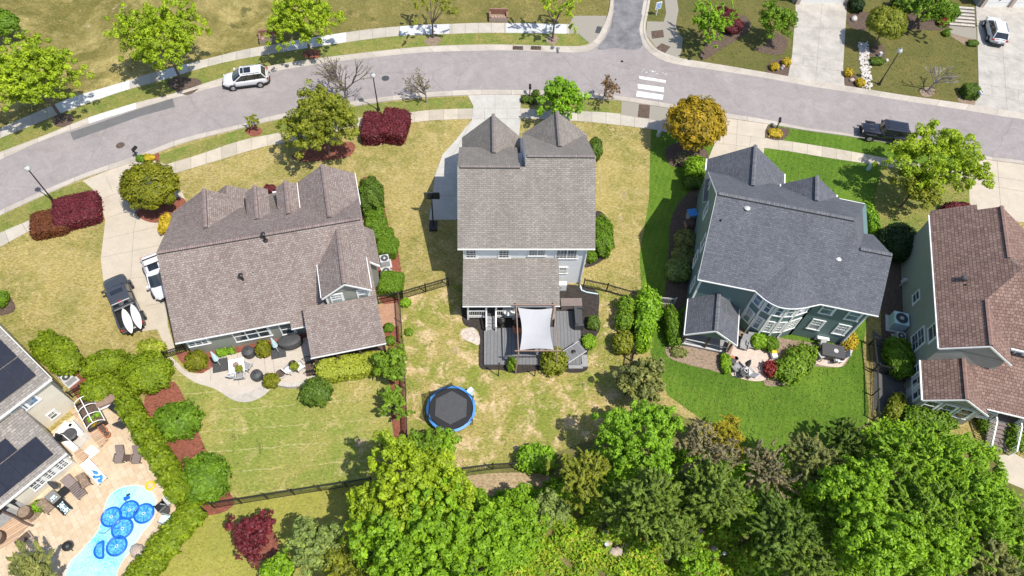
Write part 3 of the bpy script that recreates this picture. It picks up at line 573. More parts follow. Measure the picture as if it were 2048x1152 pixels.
def rail(h, pts, z0, z1, m, name='railing', step=.14, t=.05, post=None):
    b = MB(); k = 0
    for p, q in zip(pts[:-1], pts[1:]):
        p, q = Vector(p), Vector(q); L = (q-p).length; n = max(1, int(L/step))
        b.bar(p+Vector((0, 0, z1)), q+Vector((0, 0, z1)), t*1.6, t); b.bar(p+Vector((0, 0, z0)), q+Vector((0, 0, z0)), t, t)
        for i in range(n+1): c = p.lerp(q, i/n); b.bar(c+Vector((0, 0, z0)), c+Vector((0, 0, z1)), t*.55, t*.55)
    return b.build(name, m, h)
def posts(h, pts, z0, z1, wd, m, name='post'):
    for p in pts:
        b = MB(); b.box((p.x, p.y, (z0+z1)/2), (wd, wd, z1-z0)); b.build(name, m, h)
SL = .667
# ---- centre house: grey shingles, white siding
fC = Fr((-2.644, 33.563), math.radians(1.535))
hC = thing('house', 'two-storey white sided house with light grey roof and twin front gables, between two lawns', 'house', fC.p(5.5, 6))
s = .632; e0 = 6.0
LR, RR = (5.7, 9.6), (6.45, 10.07)
vg = 9.06
roof(hC, 'roof', [[(0, 0, 6), (5.6, 0, 6), (5.6, *LR), (0, *LR)], [(5.6, 0, 6), (11.4, 0, 6), (11.45, *RR), (5.6, *RR)],
                  [(0, *LR), (5.2, *LR), (5.2, 10.9, 6.3), (0, 10.9, 6.3)], [(5.6, *RR), (11.45, *RR), (11.6, 12.75, 6.05), (5.75, 12.75, 6.05)]],
     [((.2, *LR), (5.15, *LR)), ((5.75, *RR), (11.35, *RR))], M['s_C'], M['cap_C'], fC)
roof(hC, 'gable_roof', gable_planes(.2, 5.8, 8.9, 13.8, 4.5, 7.5, 3.1), [((3.1, 13.8, 7.5), (3.1, 9.1, 7.5))], M['s_C'], M['cap_C'], fC)
roof(hC, 'gable_roof', gable_planes(5.78, 11.8, 8.8, 13.1, 5.78, 8.55, 8.78), [((8.78, 13.1, 8.55), (8.78, 8.95, 8.55))], M['s_C'], M['cap_C'], fC)
wall(hC, fC, [(R4(.45, 5.6, .35, 10.5), 0, 6.02), (R4(5.6, 10.85, .36, 12.3), 0, 6.04), (R4(.55, 5.45, 10.5, 13.4), 0, 4.55)], M['sd_C'],
     gables=[([(.45, .35, 6), (.45, 10.5, 6), (.45, 10.5, 6.4), (.45, 5.7, 9.45), (.45, .35, 6.1)], (.15, 0)), ([(10.85, .36, 6), (10.85, 12.3, 6), (10.85, 6.45, 9.9)], (-.15, 0)), ([(5.65, 5.0, 6), (5.65, 12.3, 6), (5.65, 6.45, 9.9), (5.65, 5.0, 8.9)], (.15, 0)),
              ([(.55, 13.4, 4.5), (5.45, 13.4, 4.5), (3.1, 13.4, 7.2)], (0, -.15)), ([(6.0, 12.9, 5.5), (11.5, 12.9, 5.5), (8.78, 12.9, 8.3)], (0, -.15))])
b = MB()
for q, r_ in (((.0, .02, 5.92), (11.4, .02, 5.92)), ((0, -.06, 5.9), (11.4, -.06, 5.9))): b.bar(fC.p(*q), fC.p(*r_), .06, .09)
b.each('gutter', M['offwhite'], hC)
b = MB(); b.path([fC.p(10.7, .0, 5.85), fC.p(10.8, .25, 5.5), fC.p(10.8, .28, .2), fC.p(10.95, -.3, .12)], .05); b.build('downspout', M['white'], hC)
b = MB(); b.bar(fC.p(.5, .3, 0), fC.p(.5, .3, 6), .13, .13); b.bar(fC.p(10.82, .32, 0), fC.p(10.82, .32, 6), .13, .13); b.each('corner_board', M['white'], hC)
for px, py, w_, nx in ((943, 506.5, .86, 1), (1009, 506.5, .86, 1), (1075, 505, 1.4, 2), (1134, 507.5, 1.75, 2)):
    winp(hC, fC, px, py, 'v', .35, w_, 1.25 if nx == 1 or px > 1100 else .85, nx=nx, grid=(3, 2), lower_grid=True)
winp(hC, fC, 1126, 540, 'v', .35, .62, .85, grid=(2, 2), lower_grid=True)
for px, py, z in ((1057, 362, 8.55), (1182.5, 350, 8.7), (1097, 424, 7.2)): vpx(hC, px, py, z, .05, .3, 'offwhite')
for px, py, z in ((1050.5, 467, 6.5), (1091, 446, 6.9)): boxvent(hC, fC, px, py, z)
# rear porch
roof(hC, 'porch_roof', [[(.42, .32, 4.15), (.38, -3.6, 2.82), (8.55, -3.6, 2.82), (8.5, .32, 4.15)]], [], M['s_C'], M['cap_C'], fC)
b = MB(); b.bar(fC.p(.38, -3.66, 2.76), fC.p(8.55, -3.66, 2.76), .06, .09); b.each('gutter', M['white'], hC)
b = MB(); b.prism([fC.p(u, v, .5) for u, v in R4(.75, 8.3, -3.35, .3)], .12); b.build('porch_floor', M['dgrey'], hC)
posts(hC, [fC.p(u, -3.3) for u in (.82, 2.36, 3.2, 4.75, 8.2)], 0, 2.75, .16, M['white'])
b = MB()
for z in (2.66, .48): b.bar(fC.p(.8, -3.3, z), fC.p(8.25, -3.3, z), .13, .2)
b.each('porch_beam', M['white'], hC)
for a, c in ((.9, 2.28), (3.28, 4.67)): rail(hC, [fC.p(a, -3.3), fC.p(c, -3.3)], .62, 1.45, M['white'], t=.06)
b = MB(); b.prism([fC.p(u, v, .6) for u, v in R4(.8, 8.25, -.1, .3)], 2.9); b.build('porch_dark_back', M['dgrey'], hC)
b = MB()
for k in range(4): b.box(fC.p(2.78, -3.55-.28*k, (.55-.13*k)/2+.1), (.72, .28, .55-.13*k), fC.a)
o = b.build('steps', M['grey'], hC)
for u in (2.38, 3.2):
    b = MB(); b.bar(fC.p(u, -3.4, 1.5), fC.p(u, -4.55, .95), .1, .09); b.bar(fC.p(u, -3.4, .68), fC.p(u, -4.55, .2), .1, .2); b.box(fC.p(u, -4.55, .5), (.12, .12, 1.0), fC.a)
    b.build('stair_rail', M['white'], hC)
    c = MB()
    for k in range(9): t_ = (k+.5)/9; q = fC.p(u, -3.4, .7).lerp(fC.p(u, -4.55, .2), t_); c.bar(q, q+Vector((0, 0, .78)), .03, .03)
    c.build('baluster', M['black'], hC)
for u in (5.5, 6.6, 7.7):
    win(hC, fC.p(u, -.12, 1.75), -fC.V, .85, 1.9, grid=(1, 1))
# ---- left house: brown shingles, sage siding
fA = Fr((-24.621, 25.858), math.radians(13.986))
hA = thing('house', 'long sage house with brown shingle roof, two front dormers and screened rear porch', 'house', fA.p(8, 6))
fz = lambda v: 7.2-.55*(v-6)
roof(hA, 'roof', [[(0, 0, 3.2), (8.87, 0, 3.2), (8.87, -.5, 2.87), (10.0, -.5, 2.87), (10, 0, 3.2), (16.0, 0, 3.2), (16, 6, 7.2), (0, 6, 7.2)][0:2]+[(8.87, -.5, 2.87), (10.0, -.5, 2.87), (10.0, 0, 3.2), (16.0, 0, 3.2), (16, 6, 7.2), (0, 6, 7.2)],
                  [(0, 6, 7.2), (16, 6, 7.2), (16, 12, fz(12)), (0, 12, fz(12))], [(6.0, 12, fz(12)), (11.5, 12, fz(12)), (11.5, 14, fz(14)), (6, 14, fz(14))]],
     [((.1, 6, 7.2), (15.9, 6, 7.2))], M['s_A'], M['cap_A'], fA)
roof(hA, 'gable_roof', gable_planes(-.3, 6.7, 8.3, 13.2, 3.2, 5.65, 3.25), [((3.25, 13.2, 5.65), (3.3, 8.9, 5.65))], M['s_A'], M['cap_A'], fA)
roof(hA, 'porch_gable_roof', gable_planes(3.0, 6.75, 10.0, 14.4, 3.2, 4.4, 4.8), [], M['s_A'], M['cap_A'], fA)
for uc in (7.45, 10.05):
    roof(hA, 'dormer_roof', gable_planes(uc-.95, uc+.95, 8.7, 12.65, 5.0, 5.65), [((uc, 12.65, 5.65), (uc, 8.95, 5.65))], M['s_A'], M['cap_A'], fA)
    wall(hA, fA, [(R4(uc-.78, uc+.78, 9.8, 12.4), 3.4, 5.0)], M['sd_A'], 'dormer_wall', [([(uc-.78, 12.4, 4.9), (uc+.78, 12.4, 4.9), (uc, 12.4, 5.45)], (0, -.1))])
roof(hA, 'gable_roof', gable_planes(11.0, 16.0, 6.4, 12.87, 5.0, 6.7, 13.45), [((13.45, 12.87, 6.7), (13.45, 7.0, 6.7))], M['s_A'], M['cap_A'], fA)
roof(hA, 'gable_roof', gable_planes(11.85, 15.75, .15, 5.6, 5.4, 6.9, 13.85), [((13.85, .15, 6.9), (13.95, 5.5, 6.9))], M['s_A'], M['cap_A'], fA)
roof(hA, 'side_roof', [[(15.6, 3.2, 5.25), (15.6, 7.0, 5.25), (16.75, 7.0, 4.0), (16.75, 3.25, 4.0)]], [], M['s_A'], M['cap_A'], fA)
roof(hA, 'porch_roof', [[(10.1, .35, 4.15), (10.15, -3.45, 2.8), (16.1, -3.45, 2.8), (15.95, .35, 4.15)]], [], M['s_A'], M['cap_A'], fA)
wall(hA, fA, [(R4(.4, 15.6, .45, 12.2), 0, 3.25), (R4(11.3, 15.72, 8, 12.5), 0, 5.0), (R4(12.15, 15.5, .5, 6.0), 0, 5.4), (R4(15.5, 16.4, 3.5, 6.8), 0, 4.1)], M['sd_A'],
     gables=[([(.4, .45, 3.2), (.4, 11.8, 3.2), (.4, 11.8, 3.9), (.4, 6, 7.0), (.4, .45, 3.3)], (.15, 0)), ([(15.6, .45, 3.2), (15.6, 12, 3.2), (15.6, 12, 3.8), (15.6, 6, 7.0)], (-.15, 0)),
             ([(12.15, .5, 5.3), (15.5, .5, 5.3), (13.85, .5, 6.72)], (0, .15)), ([(.1, 12.9, 3.1), (6.4, 12.9, 3.1), (3.25, 12.9, 5.45)], (0, -.15)), ([(11.3, 12.5, 4.9), (15.7, 12.5, 4.9), (13.45, 12.5, 6.5)], (0, -.15)), ([(15.5, 3.5, 4.0), (16.4, 3.5, 4.0), (15.5, 3.5, 5.05)], (0, .12))])
b = MB(); b.bar(fA.p(0, -.06, 3.12), fA.p(8.87, -.06, 3.12), .06, .09); b.bar(fA.p(8.87, -.56, 2.8), fA.p(10.0, -.56, 2.8), .06, .09); b.bar(fA.p(10.1, -3.5, 2.74), fA.p(16.1, -3.5, 2.74), .06, .09)
b.bar(fA.p(10.96, 8.9, 5.0), fA.p(10.96, 12.8, 5.0), .06, .09); b.bar(fA.p(15.8, .3, 5.4), fA.p(15.8, 3.3, 5.4), .06, .09); b.bar(fA.p(16.05, 9.2, 5.0), fA.p(16.05, 12.87, 5.0), .06, .09); b.bar(fA.p(11.8, .2, 5.42), fA.p(11.8, 3.4, 5.42), .06, .09); b.bar(fA.p(8.4, 14.05, 2.85), fA.p(9.3, 14.05, 2.85), .12, .12)
b.each('gutter', M['white'], hA)
b = MB()
for u in (12.15, 15.5): b.bar(fA.p(u, .47, 4.0), fA.p(u, .47, 5.4), .14, .1)
b.bar(fA.p(11.85, .1, 5.33), fA.p(13.85, .1, 6.83), .05, .12); b.bar(fA.p(15.75, .1, 5.33), fA.p(13.85, .1, 6.83), .05, .12); b.bar(fA.p(16.7, 3.2, 3.95), fA.p(15.6, 3.2, 5.2), .1, .14); b.each('trim_board', M['white'], hA)
winp(hA, fA, 397.5, 685.5, 'v', .45, 1.5, .62, nx=3, grid=(1, 1)); winp(hA, fA, 504, 667, 'v', .45, 2.75, 1.6, nx=3, grid=(1, 1)); winp(hA, fA, 575, 657, 'v', .45, 1.0, 1.6, grid=(1, 1))
winp(hA, fA, 675, 597.5, 'v', .5, .85, 1.35, grid=(3, 2), glass='glass_l'); winp(hA, fA, 727, 587.5, 'v', .5, .85, 1.35, grid=(3, 2), glass='glass_l')
vpx(hA, 531, 480, 6.9, .1, .75, hat=True); vpx(hA, 487, 562, 5.2, .1, .8, hat=True); vpx(hA, 456, 561, 5.2); vpx(hA, 508, 549, 5.3); vpx(hA, 661, 487, 5.9)
b = MB(); b.prism([fA.p(u, v, .25) for u, v in R4(10.3, 15.9, -3.25, .4)], .12); b.build('porch_floor', M['dwood'], hA)
posts(hA, [fA.p(u, -3.2) for u in (10.35, 12.1, 13.9, 15.85)], 0, 2.72, .16, M['dwood'])
b = MB(); b.bar(fA.p(10.3, -3.2, 2.62), fA.p(15.9, -3.2, 2.62), .14, .2); b.bar(fA.p(10.3, -3.2, 1.2), fA.p(15.9, -3.2, 1.2), .08, .08); b.each('porch_beam', M['dwood'], hA)
rail(hA, [fA.p(10.4, -3.22), fA.p(15.8, -3.22)], .4, 1.25, M['dwood'])
b = MB(); b.prism([fA.p(u, v, .4) for u, v in R4(10.35, 15.8, -.2, .4)], 3.0); b.build('porch_dark_back', M['black'], hA)  # solid black block paints the shade inside the open porch
b = MB()
for k in range(3): b.box(fA.p(9.95-.28*k, -3.0, .15-.04*k), (.3, 1.2, .3-.08*k), fA.a)
b.build('steps', M['dwood'], hA); rail(hA, [fA.p(9.3, -3.6), fA.p(10.3, -3.6)], .1, 1.0, M['black'], step=.2); rail(hA, [fA.p(9.3, -2.3), fA.p(10.3, -2.3)], .1, 1.0, M['black'], step=.2)
# ---- right house: slate roof, green siding, round bay
fB = Fr((16.949, 31.068), math.radians(-12.5))
hB = thing('house', 'green sided two-storey house with dark slate roof and round rear bay under a cone roof', 'house', fB.p(7, 5))
AP = (7.4, 3.1, 8.06)
bay = [(4.63, .02), (5.48, -.62), (6.49, -1.02), (7.56, -.97), (8.6, -.62), (9.1, -.36), (9.85, .02)]
roof(hB, 'roof', [[(0, 0, 6), (4.63, 0, 6), (7.4, 3.1, 8.07), (9.85, 0, 6), (13.6, 0, 6), (14.42, 0, 6), (14.42, 4.08, 8.74), (11.82, 4.08, 8.74), (11.05, 5.9, 9.93), (0.05, 5.9, 9.93)],
                  [(0.05, 5.9, 9.93), (11.05, 5.9, 9.93), (13.6, 11, 6.52), (11.4, 11.05, 6.5), (11.4, 11.8, 6.0), (0, 11.8, 6)],
                  [(11.05, 5.9, 9.93), (11.82, 4.08, 8.74), (13.6, 8.0, 6.02), (13.6, 11, 6.0)], [(11.6, 4.08, 8.74), (14.42, 4.08, 8.74), (14.42, 8.2, 5.98), (13.45, 8.2, 5.98)]],
     [((.15, 5.9, 9.93), (10.95, 5.9, 9.93)), ((11.9, 4.08, 8.74), (14.35, 4.08, 8.74))], M['s_B'], M['cap_B'], fB)
roof(hB, 'gable_roof', gable_planes(.05, 7.25, 9.4, 14.65, 4.6, 7.4, 3.65), [((3.65, 14.65, 7.4), (3.6, 9.8, 7.4))], M['s_B'], M['cap_B'], fB)
roof(hB, 'gable_roof', gable_planes(6.4, 11.28, 8.4, 11.75, 6.2, 8.0, 8.85), [((8.85, 11.75, 8.0), (8.8, 8.9, 8.0))], M['s_B'], M['cap_B'], fB)
bs = [tuple(p)[:2] for p in cr([(x, y, 0) for x, y in bay], 4)]; b = MB()
for (a0, a1), (c0, c1) in zip(bs[:-1], bs[1:]): rplane(b, [fB.p(a0, a1, 5.98), fB.p(c0, c1, 5.98), fB.p(*AP)])
b.build('bay_roof', [M['s_B'], M['offwhite']], hB)
def inset(p, c, k): return (c[0]+(p[0]-c[0])*k, c[1]+(p[1]-c[1])*k)
bw = [inset(p, (7.3, 1.4), .86) for p in bay[:5]]+[inset(bay[6], (7.3, 1.4), .86)]
bw[0] = (4.95, .4); bw[-1] = (9.55, .4)
wall(hB, fB, [(R4(.4, 13.9, .4, 11.3), 0, 6.05), (bw+[(9.55, 1.5), (4.95, 1.5)], 0, 5.95), (R4(.4, 6.9, 11.2, 14.2), 0, 4.6)], M['sd_B'],
     gables=[([(.4, .4, 6), (.4, 11.3, 6), (.4, 11.3, 6.2), (.4, 5.9, 9.75), (.4, .4, 6.1)], (.15, 0)), ([(13.9, .4, 6), (13.9, 7.8, 6), (13.9, 4.08, 8.5)], (-.15, 0)), ([(.4, 14.2, 4.5), (6.9, 14.2, 4.5), (3.65, 14.2, 7.1)], (0, -.15)), ([(6.6, 11.5, 6), (11.1, 11.5, 6), (8.85, 11.5, 7.8)], (0, -.15))])
b = MB()
ev = [(0, -.05)]+[(p[0], p[1]-.05) for p in bs]+[(14.42, -.05)]
for p, q in zip(ev[:-1], ev[1:]): b.bar(fB.p(*p, 5.92), fB.p(*q, 5.92), .06, .09)
b.bar(fB.p(11.4, 11.1, 6.45), fB.p(13.6, 11.05, 6.45), .06, .09); b.bar(fB.p(7.28, 13.2, 4.55), fB.p(7.28, 14.65, 4.55), .12, .12); b.bar(fB.p(6.37, 11.1, 6.15), fB.p(6.37, 11.75, 6.15), .12, .12); b.bar(fB.p(11.32, 11.1, 6.15), fB.p(11.32, 11.75, 6.15), .12, .12); b.bar(fB.p(0, 13.2, 4.6), fB.p(0, 14.65, 4.6), .12, .12)
b.each('gutter', M['white'], hB)
b = MB()
for u, v in [(.4, .37)]+[(p[0], p[1]-.03) for p in bw]+[(13.9, .37), (9.55, .37)]: b.bar(fB.p(u, v, 0), fB.p(u, v, 5.95), .15, .1)
for p, q in (((0, -.0, 5.9), (0.05, 5.9, 9.83)), ((0, 11.8, 5.9), (0.05, 5.9, 9.83))): b.bar(fB.p(*p), fB.p(*q), .05, .13)
b.each('corner_board', M['white'], hB)
for px, py, w_, h_ in ((1656.5, 618.5, .95, 1.3), (1708, 631, .95, 1.3), (1632, 649, .9, 1.45), (1683, 659, .9, 1.45)): winp(hB, fB, px, py, 'v', .4, w_, h_, grid=(1, 1) if py < 640 else (3, 2), glass='glass_b' if py < 640 else 'glass_l')
for k in range(5):
    p, q = bw[k], bw[k+1]; mid = ((p[0]+q[0])/2, (p[1]+q[1])/2); d = fB.p(*q)-fB.p(*p); out = d.cross(Vector((0, 0, 1))).normalized(); L = d.length
    for z in (4.75, 2.2): win(hB, fB.p(*mid, z), out, min(.95, L-.42), 1.3 if z > 3 else 1.6, grid=(1, 1) if z > 3 else (3, 2), lower_grid=z < 3 and k > 1, glass='glass_b' if z > 3 or k < 2 else 'glass_l')
for v, z, w_ in ((8.36, 4.7, .9), (4.6, 4.9, .9), (1.7, 4.9, .7), (4.7, 2.3, .9), (11.0, 4.8, .6), (2.0, 2.2, .7)): win(hB, fB.p(.4, v, z), -fB.U, w_, 1.4, grid=(1, 1))
b = MB(); b.box(fB.p(12.15, .36, .4), (1.0, .12, .5), fB.a); b.bar(fB.p(11.7, .22, .75), fB.p(12.7, .22, .75), .3, .06); b.build('crawl_space_door', M['white'], hB)
b = MB(); b.bar(fB.p(13.88, .3, 5.8), fB.p(13.88, .3, .2), .1, .1); b.bar(fB.p(13.88, .3, .2), fB.p(14.05, -.5, .12), .1, .1); b.build('downspout', M['white'], hB)
vpx(hB, 1487, 431, 8.6, .13, .9, 'lgrey', hat=True); vpx(hB, 1667, 531, 7.1, .13, .9, 'lgrey', hat=True); vpx(hB, 1440, 444, 8.6); vpx(hB, 1493, 471, 7.8); vpx(hB, 1756, 560, 6.8); boxvent(hB, fB, 1478, 487, 7.5, 'grey')
# screened porch
roof(hB, 'porch_roof', [[(.05, -3.25, 2.4), (2.25, -3.25, 4.0), (2.25, .4, 4.0), (.05, .4, 2.4)], [(2.25, -3.25, 4.0), (4.45, -3.25, 2.4), (4.45, .4, 2.4), (2.25, .4, 4.0)]], [((2.25, -3.25, 4.0), (2.25, .3, 4.0))], M['s_B'], M['cap_B'], fB)
wall(hB, fB, [], M['sd_B'], 'porch_gable', [([(.25, -2.95, 2.3), (4.25, -2.95, 2.3), (2.25, -2.95, 3.8)], (0, .1))])
b = MB()
for s_ in (0, 1): b.bar(fB.p((.05, 4.45)[s_], -3.25, 2.36), fB.p((.05, 4.45)[s_], .3, 2.36), .09, .12)
b.bar(fB.p(.05, -3.28, 2.33), fB.p(2.25, -3.28, 3.93), .06, .16); b.bar(fB.p(4.45, -3.28, 2.33), fB.p(2.25, -3.28, 3.93), .06, .16); b.each('trim_board', M['white'], hB)
b = MB(); b.prism([fB.p(u, v, 0) for u, v in R4(.3, 4.2, -2.95, .4)], .35); b.build('porch_floor', M['grey'], hB)
posts(hB, [fB.p(u, -2.9) for u in (.35, 2.25, 4.15)]+[fB.p(4.15, -1.3)], .35, 2.3, .14, M['dwood'])
b = MB(); b.bar(fB.p(.3, -2.92, .38), fB.p(4.2, -2.92, .38), .16, .12); b.bar(fB.p(.35, -2.92, 1.15), fB.p(4.15, -2.92, 1.15), .07, .07); b.build('porch_rail', M['lgrey'], hB)
b = MB(); b.prism([fB.p(u, v, .36) for u, v in R4(.45, 4.1, -.2, .4)], 1.9); b.build('porch_dark_back', M['black'], hB)
# ---- far right house: red-brown shingles
fD = Fr((35.138, 25.214), math.radians(75.48))      # u runs to the street, v to the left
hD = thing('house', 'grey-green house with red-brown shingle roof and white rear stairs, at the right edge', 'house', fD.p(5, -5))
roof(hD, 'roof', [[(0, 0, 5.8), (13.6, 0, 5.8), (14.1, -.1, 5.87), (14.1, -2.95, 7.75), (13.5, -2.95, 7.75), (13.5, -4.37, 8.7), (8.0, -4.37, 8.7), (6.87, -4.97, 9.1), (4.3, -2.85, 7.7), (0, -2.8, 7.67)],
                  [(13.5, -4.37, 8.7), (13.5, -8.74, 5.8), (8.0, -8.74, 5.8), (8.0, -4.37, 8.7)], [(8.1, -4.37, 8.72), (6.87, -4.97, 9.1), (6.87, -9, 9.1), (8.4, -9, 8.2)],
                  [(6.87, -4.97, 9.1), (6.87, -16, 9.1), (1.6, -16, 5.8), (1.6, -5.4, 5.8)], [(6.87, -4.97, 9.1), (1.6, -5.4, 5.8), (4.3, -2.85, 7.7)], [(6.87, -4.97, 9.1), (6.87, -16, 9.1), (12.1, -16, 5.8), (12.1, -5, 5.8)],
                  [(0, -2.8, 7.67), (4.3, -2.8, 7.67), (1.7, -5.45, 5.85), (0, -5.45, 5.85)]],
     [((13.5, -4.37, 8.7), (8.05, -4.37, 8.7)), ((0.05, -2.82, 7.68), (4.2, -2.85, 7.7))], M['s_D'], M['cap_D'], fD)
roof(hD, 'garage_roof', [[(14.6, -7.4, 4.6), (14.6, -10.6, 7.0), (10, -10.6, 7.0), (10, -7.4, 4.6)], [(14.6, -10.6, 7.0), (14.6, -13.8, 4.6), (10, -13.8, 4.6), (10, -10.6, 7.0)]], [], M['s_D'], M['cap_D'], fD)
wall(hD, fD, [([(13.3, -.35), (.3, -.35), (.3, -5.1), (1.9, -5.1), (1.9, -16), (13.3, -16)][::-1], 0, 5.8), ([(.3, -.35), (-2.9, -.35), (-2.9, -4.75), (.3, -4.75)][::-1], 0, 3.15), (R4(13.3, 13.9, -2.9, -.4), 0, 5.9)], M['sd_D'],
     gables=[([(.3, -.35, 5.7), (.3, -5.1, 5.7), (.3, -2.8, 7.5)], (.15, 0)), ([(-2.9, -.35, 3.05), (-2.9, -4.75, 3.05), (-2.9, -2.45, 4.55)], (.15, 0)), ([(13.3, -.4, 5.6), (13.3, -8.4, 5.6), (13.3, -4.37, 8.5)], (-.15, 0))])
b = MB()
b.bar(fD.p(0, .06, 5.76), fD.p(13.6, .06, 5.76), .09, .1); b.bar(fD.p(-3.3, .06, 3.06), fD.p(.3, .06, 3.06), .13, .13)
b.bar(fD.p(-2.68, -5.0, 3.0), fD.p(-2.68, -16, 3.0), .09, .1); b.bar(fD.p(1.55, -5.6, 5.75), fD.p(1.55, -16, 5.75), .12, .12); b.each('gutter', M['white'], hD)
b = MB()
for p, q in (((-.02, 0, 5.75), (-.02, -2.8, 7.6)), ((-.02, -5.45, 5.75), (-.02, -2.8, 7.6)), ((-3.32, 0, 3.05), (-3.32, -2.45, 4.68)), ((-3.32, -5.0, 3.05), (-3.32, -2.45, 4.68))): b.bar(fD.p(*p), fD.p(*q), .06, .14)
b.each('rake_board', M['white'], hD)
roof(hD, 'sunroom_roof', [[(-3.3, 0, 3.1), (.35, 0, 3.1), (.35, -2.45, 4.75), (-3.3, -2.45, 4.75)], [(-3.3, -2.45, 4.75), (.35, -2.45, 4.75), (.35, -4.2, 3.6), (-1.9, -4.4, 3.45), (-3.3, -5.0, 3.1)]], [((-3.3, -2.45, 4.75), (.3, -2.45, 4.75))], M['s_D'], M['cap_D'], fD)
roof(hD, 'porch_roof', [[(1.9, -2.4, 4.85), (1.9, -16, 4.85), (-2.65, -16, 3.08), (-2.65, -4.9, 3.08)]], [], M['s_D'], M['cap_D'], fD)
for px, py, w_, h_, g_ in ((1833, 595, .9, 1.0, (1, 1)), (1837, 680, 1.55, 1.9, (2, 2)), (1867, 665, 1.3, 1.3, (1, 1))): winp(hD, fD, px, py, 'v', -.35, w_, h_, sgn=1, grid=g_, lower_grid=True)
for u in (.13, -.98, -2.07): win(hD, fD.p(u, -.35, 1.88), fD.V, .75, 1.5, grid=(1, 1))
for v in (-1.2, -2.5, -3.8): win(hD, fD.p(-2.9, v, 1.9), -fD.U, .95, 1.5, grid=(1, 1))
for v in (-6.4, -8.0): win(hD, fD.p(1.9, v, 5.1), -fD.U, 1.3, .85, nx=2, grid=(1, 1), glass='glass_b')
b = MB(); b.box(fD.p(-1.4, -.33, 1.0), (.08, .85, 1.9), fD.a+math.pi/2); b.build('side_door', M['lgrey'], hD)
boxvent(hD, fD, 1929, 556, 7.2); vpx(hD, 1932, 570, 7.0, .04, .12)
b = MB(); b.prism([fD.p(u, v, 1.0) for u, v in [(-2.3, -16), (1.9, -16), (1.9, -5), (-2.3, -5)][::-1]], .12); b.build('porch_floor', M['taupe'], hD)
posts(hD, [fD.p(-2.25, v) for v in (-6.35, -8.3, -10.8)], 0, 3.0, .15, M['white'])
b = MB(); b.bar(fD.p(-2.3, -5.0, .95), fD.p(-2.3, -16, .95), .1, .3); b.bar(fD.p(-2.3, -5.0, 2.9), fD.p(-2.3, -16, 2.9), .12, .2); b.each('porch_beam', M['white'], hD)
rail(hD, [fD.p(-2.3, -8.4), fD.p(-2.3, -12)], 1.15, 2.0, M['white'], t=.07); rail(hD, [fD.p(-2.3, -4.9), fD.p(-2.3, -6.3)], 1.15, 2.0, M['white'], t=.07)
b = MB()
for k in range(7): b.box(fD.p(-2.5-.3*k, -7.3, (1.05-.15*k)/2), (.3, 1.75, 1.05-.15*k), fD.a)
b.build('steps', M['taupe'], hD)
for v in (-6.35, -8.25):
    b = MB(); b.bar(fD.p(-2.3, v, 2.0), fD.p(-2.9, v, 2.0), .11, .09); b.bar(fD.p(-2.9, v, 2.0), fD.p(-4.6, v, 1.05), .11, .09); b.bar(fD.p(-4.6, v, 0), fD.p(-4.6, v, 1.1), .1, .1)
    for k in range(11): t_ = k/11; q = fD.p(-2.35-2.2*t_, v, 1.05-1.05*t_); b.bar(q, q+Vector((0, 0, .95)), .045, .045)
    b.build('stair_rail', M['white'], hD)
# ---- lower left house: cream siding, solar roof
_o = W(0, 834.6, 5.0); _q = W(102, 757.5, 5.0); _a = math.atan2(_q.y-_o.y, _q.x-_o.x); fE = Fr((_o.x, _o.y), _a)
uE = (_q-_o).length
hE = thing('house', 'cream house with weathered roof covered in dark solar panels, beside the swimming pool', 'house', fE.p(0, 4))
roof(hE, 'roof', [[(uE, 0, 5), (uE, 9, 8.6), (-22, 9, 8.6), (-22, 0, 5)], [(uE, 9, 8.6), (uE, 18, 5), (-22, 18, 5), (-22, 9, 8.6)]], [], M['s_E'], M['cap_E'], fE)
wall(hE, fE, [(R4(-21.5, uE-.3, .35, 17.6), 0, 5.05)], M['sd_E'], gables=[([(uE-.3, .35, 5), (uE-.3, 17.6, 5), (uE-.3, 9, 8.4)], (-.15, 0))])
b = MB(); b.bar(fE.p(-22, -.06, 4.95), fE.p(uE, -.06, 4.95), .13, .13); b.bar(fE.p(uE+.05, 0, 4.93), fE.p(uE+.05, 9, 8.53), .05, .13); b.each('gutter', M['offwhite'], hE)
def panels(pts, n, fr, name='solar_panel'):
    """grid of framed modules on a roof plane: pts = corner (u,v,z) A,B along u, D along slope"""
    A, B, D = [fr.p(*q) for q in pts]; du = (B-A)/n[0]; dv = (D-A)/n[1]; nr = du.cross(dv).normalized()
    if nr.z < 0: nr = -nr
    for i in range(n[0]):
        for j in range(n[1]):
            b = MB(); p = A+du*i+dv*j+nr*.1; g_ = .006
            q = [p+du*g_+dv*g_, p+du*(1-g_)+dv*g_, p+du*(1-g_)+dv*(1-g_), p+du*g_+dv*(1-g_)]
            if du.cross(dv).z < 0: q.reverse()
            b.prism(q, nr*.05); b.build(name, M['solar'], hE)
zE = lambda v: 5+.4*v
panels([(uE-.5, .75, zE(.75)), (uE-9.5, .75, zE(.75)), (uE-.5, 2.5, zE(2.5))], (8, 1), fE)
panels([(uE-.5, 2.55, zE(2.55)), (uE-9.5, 2.55, zE(2.55)), (uE-.5, 6.5, zE(6.5))], (8, 2), fE)
for px, py, nx in ((38, 826, 2),): pass
for px, py, w_, h_, g_ in ((56, 800, 1.5, 1.5, 'glass_b'), (36, 816, 1.5, 1.5, 'glass_b'), (106, 829, .55, .75, 'glass')): winp(hE, fE, px, py, 'v', .35, w_ if w_ < 1 else 1.0, h_, grid=(2, 2) if w_ < 1 else (1, 1), glass=g_)
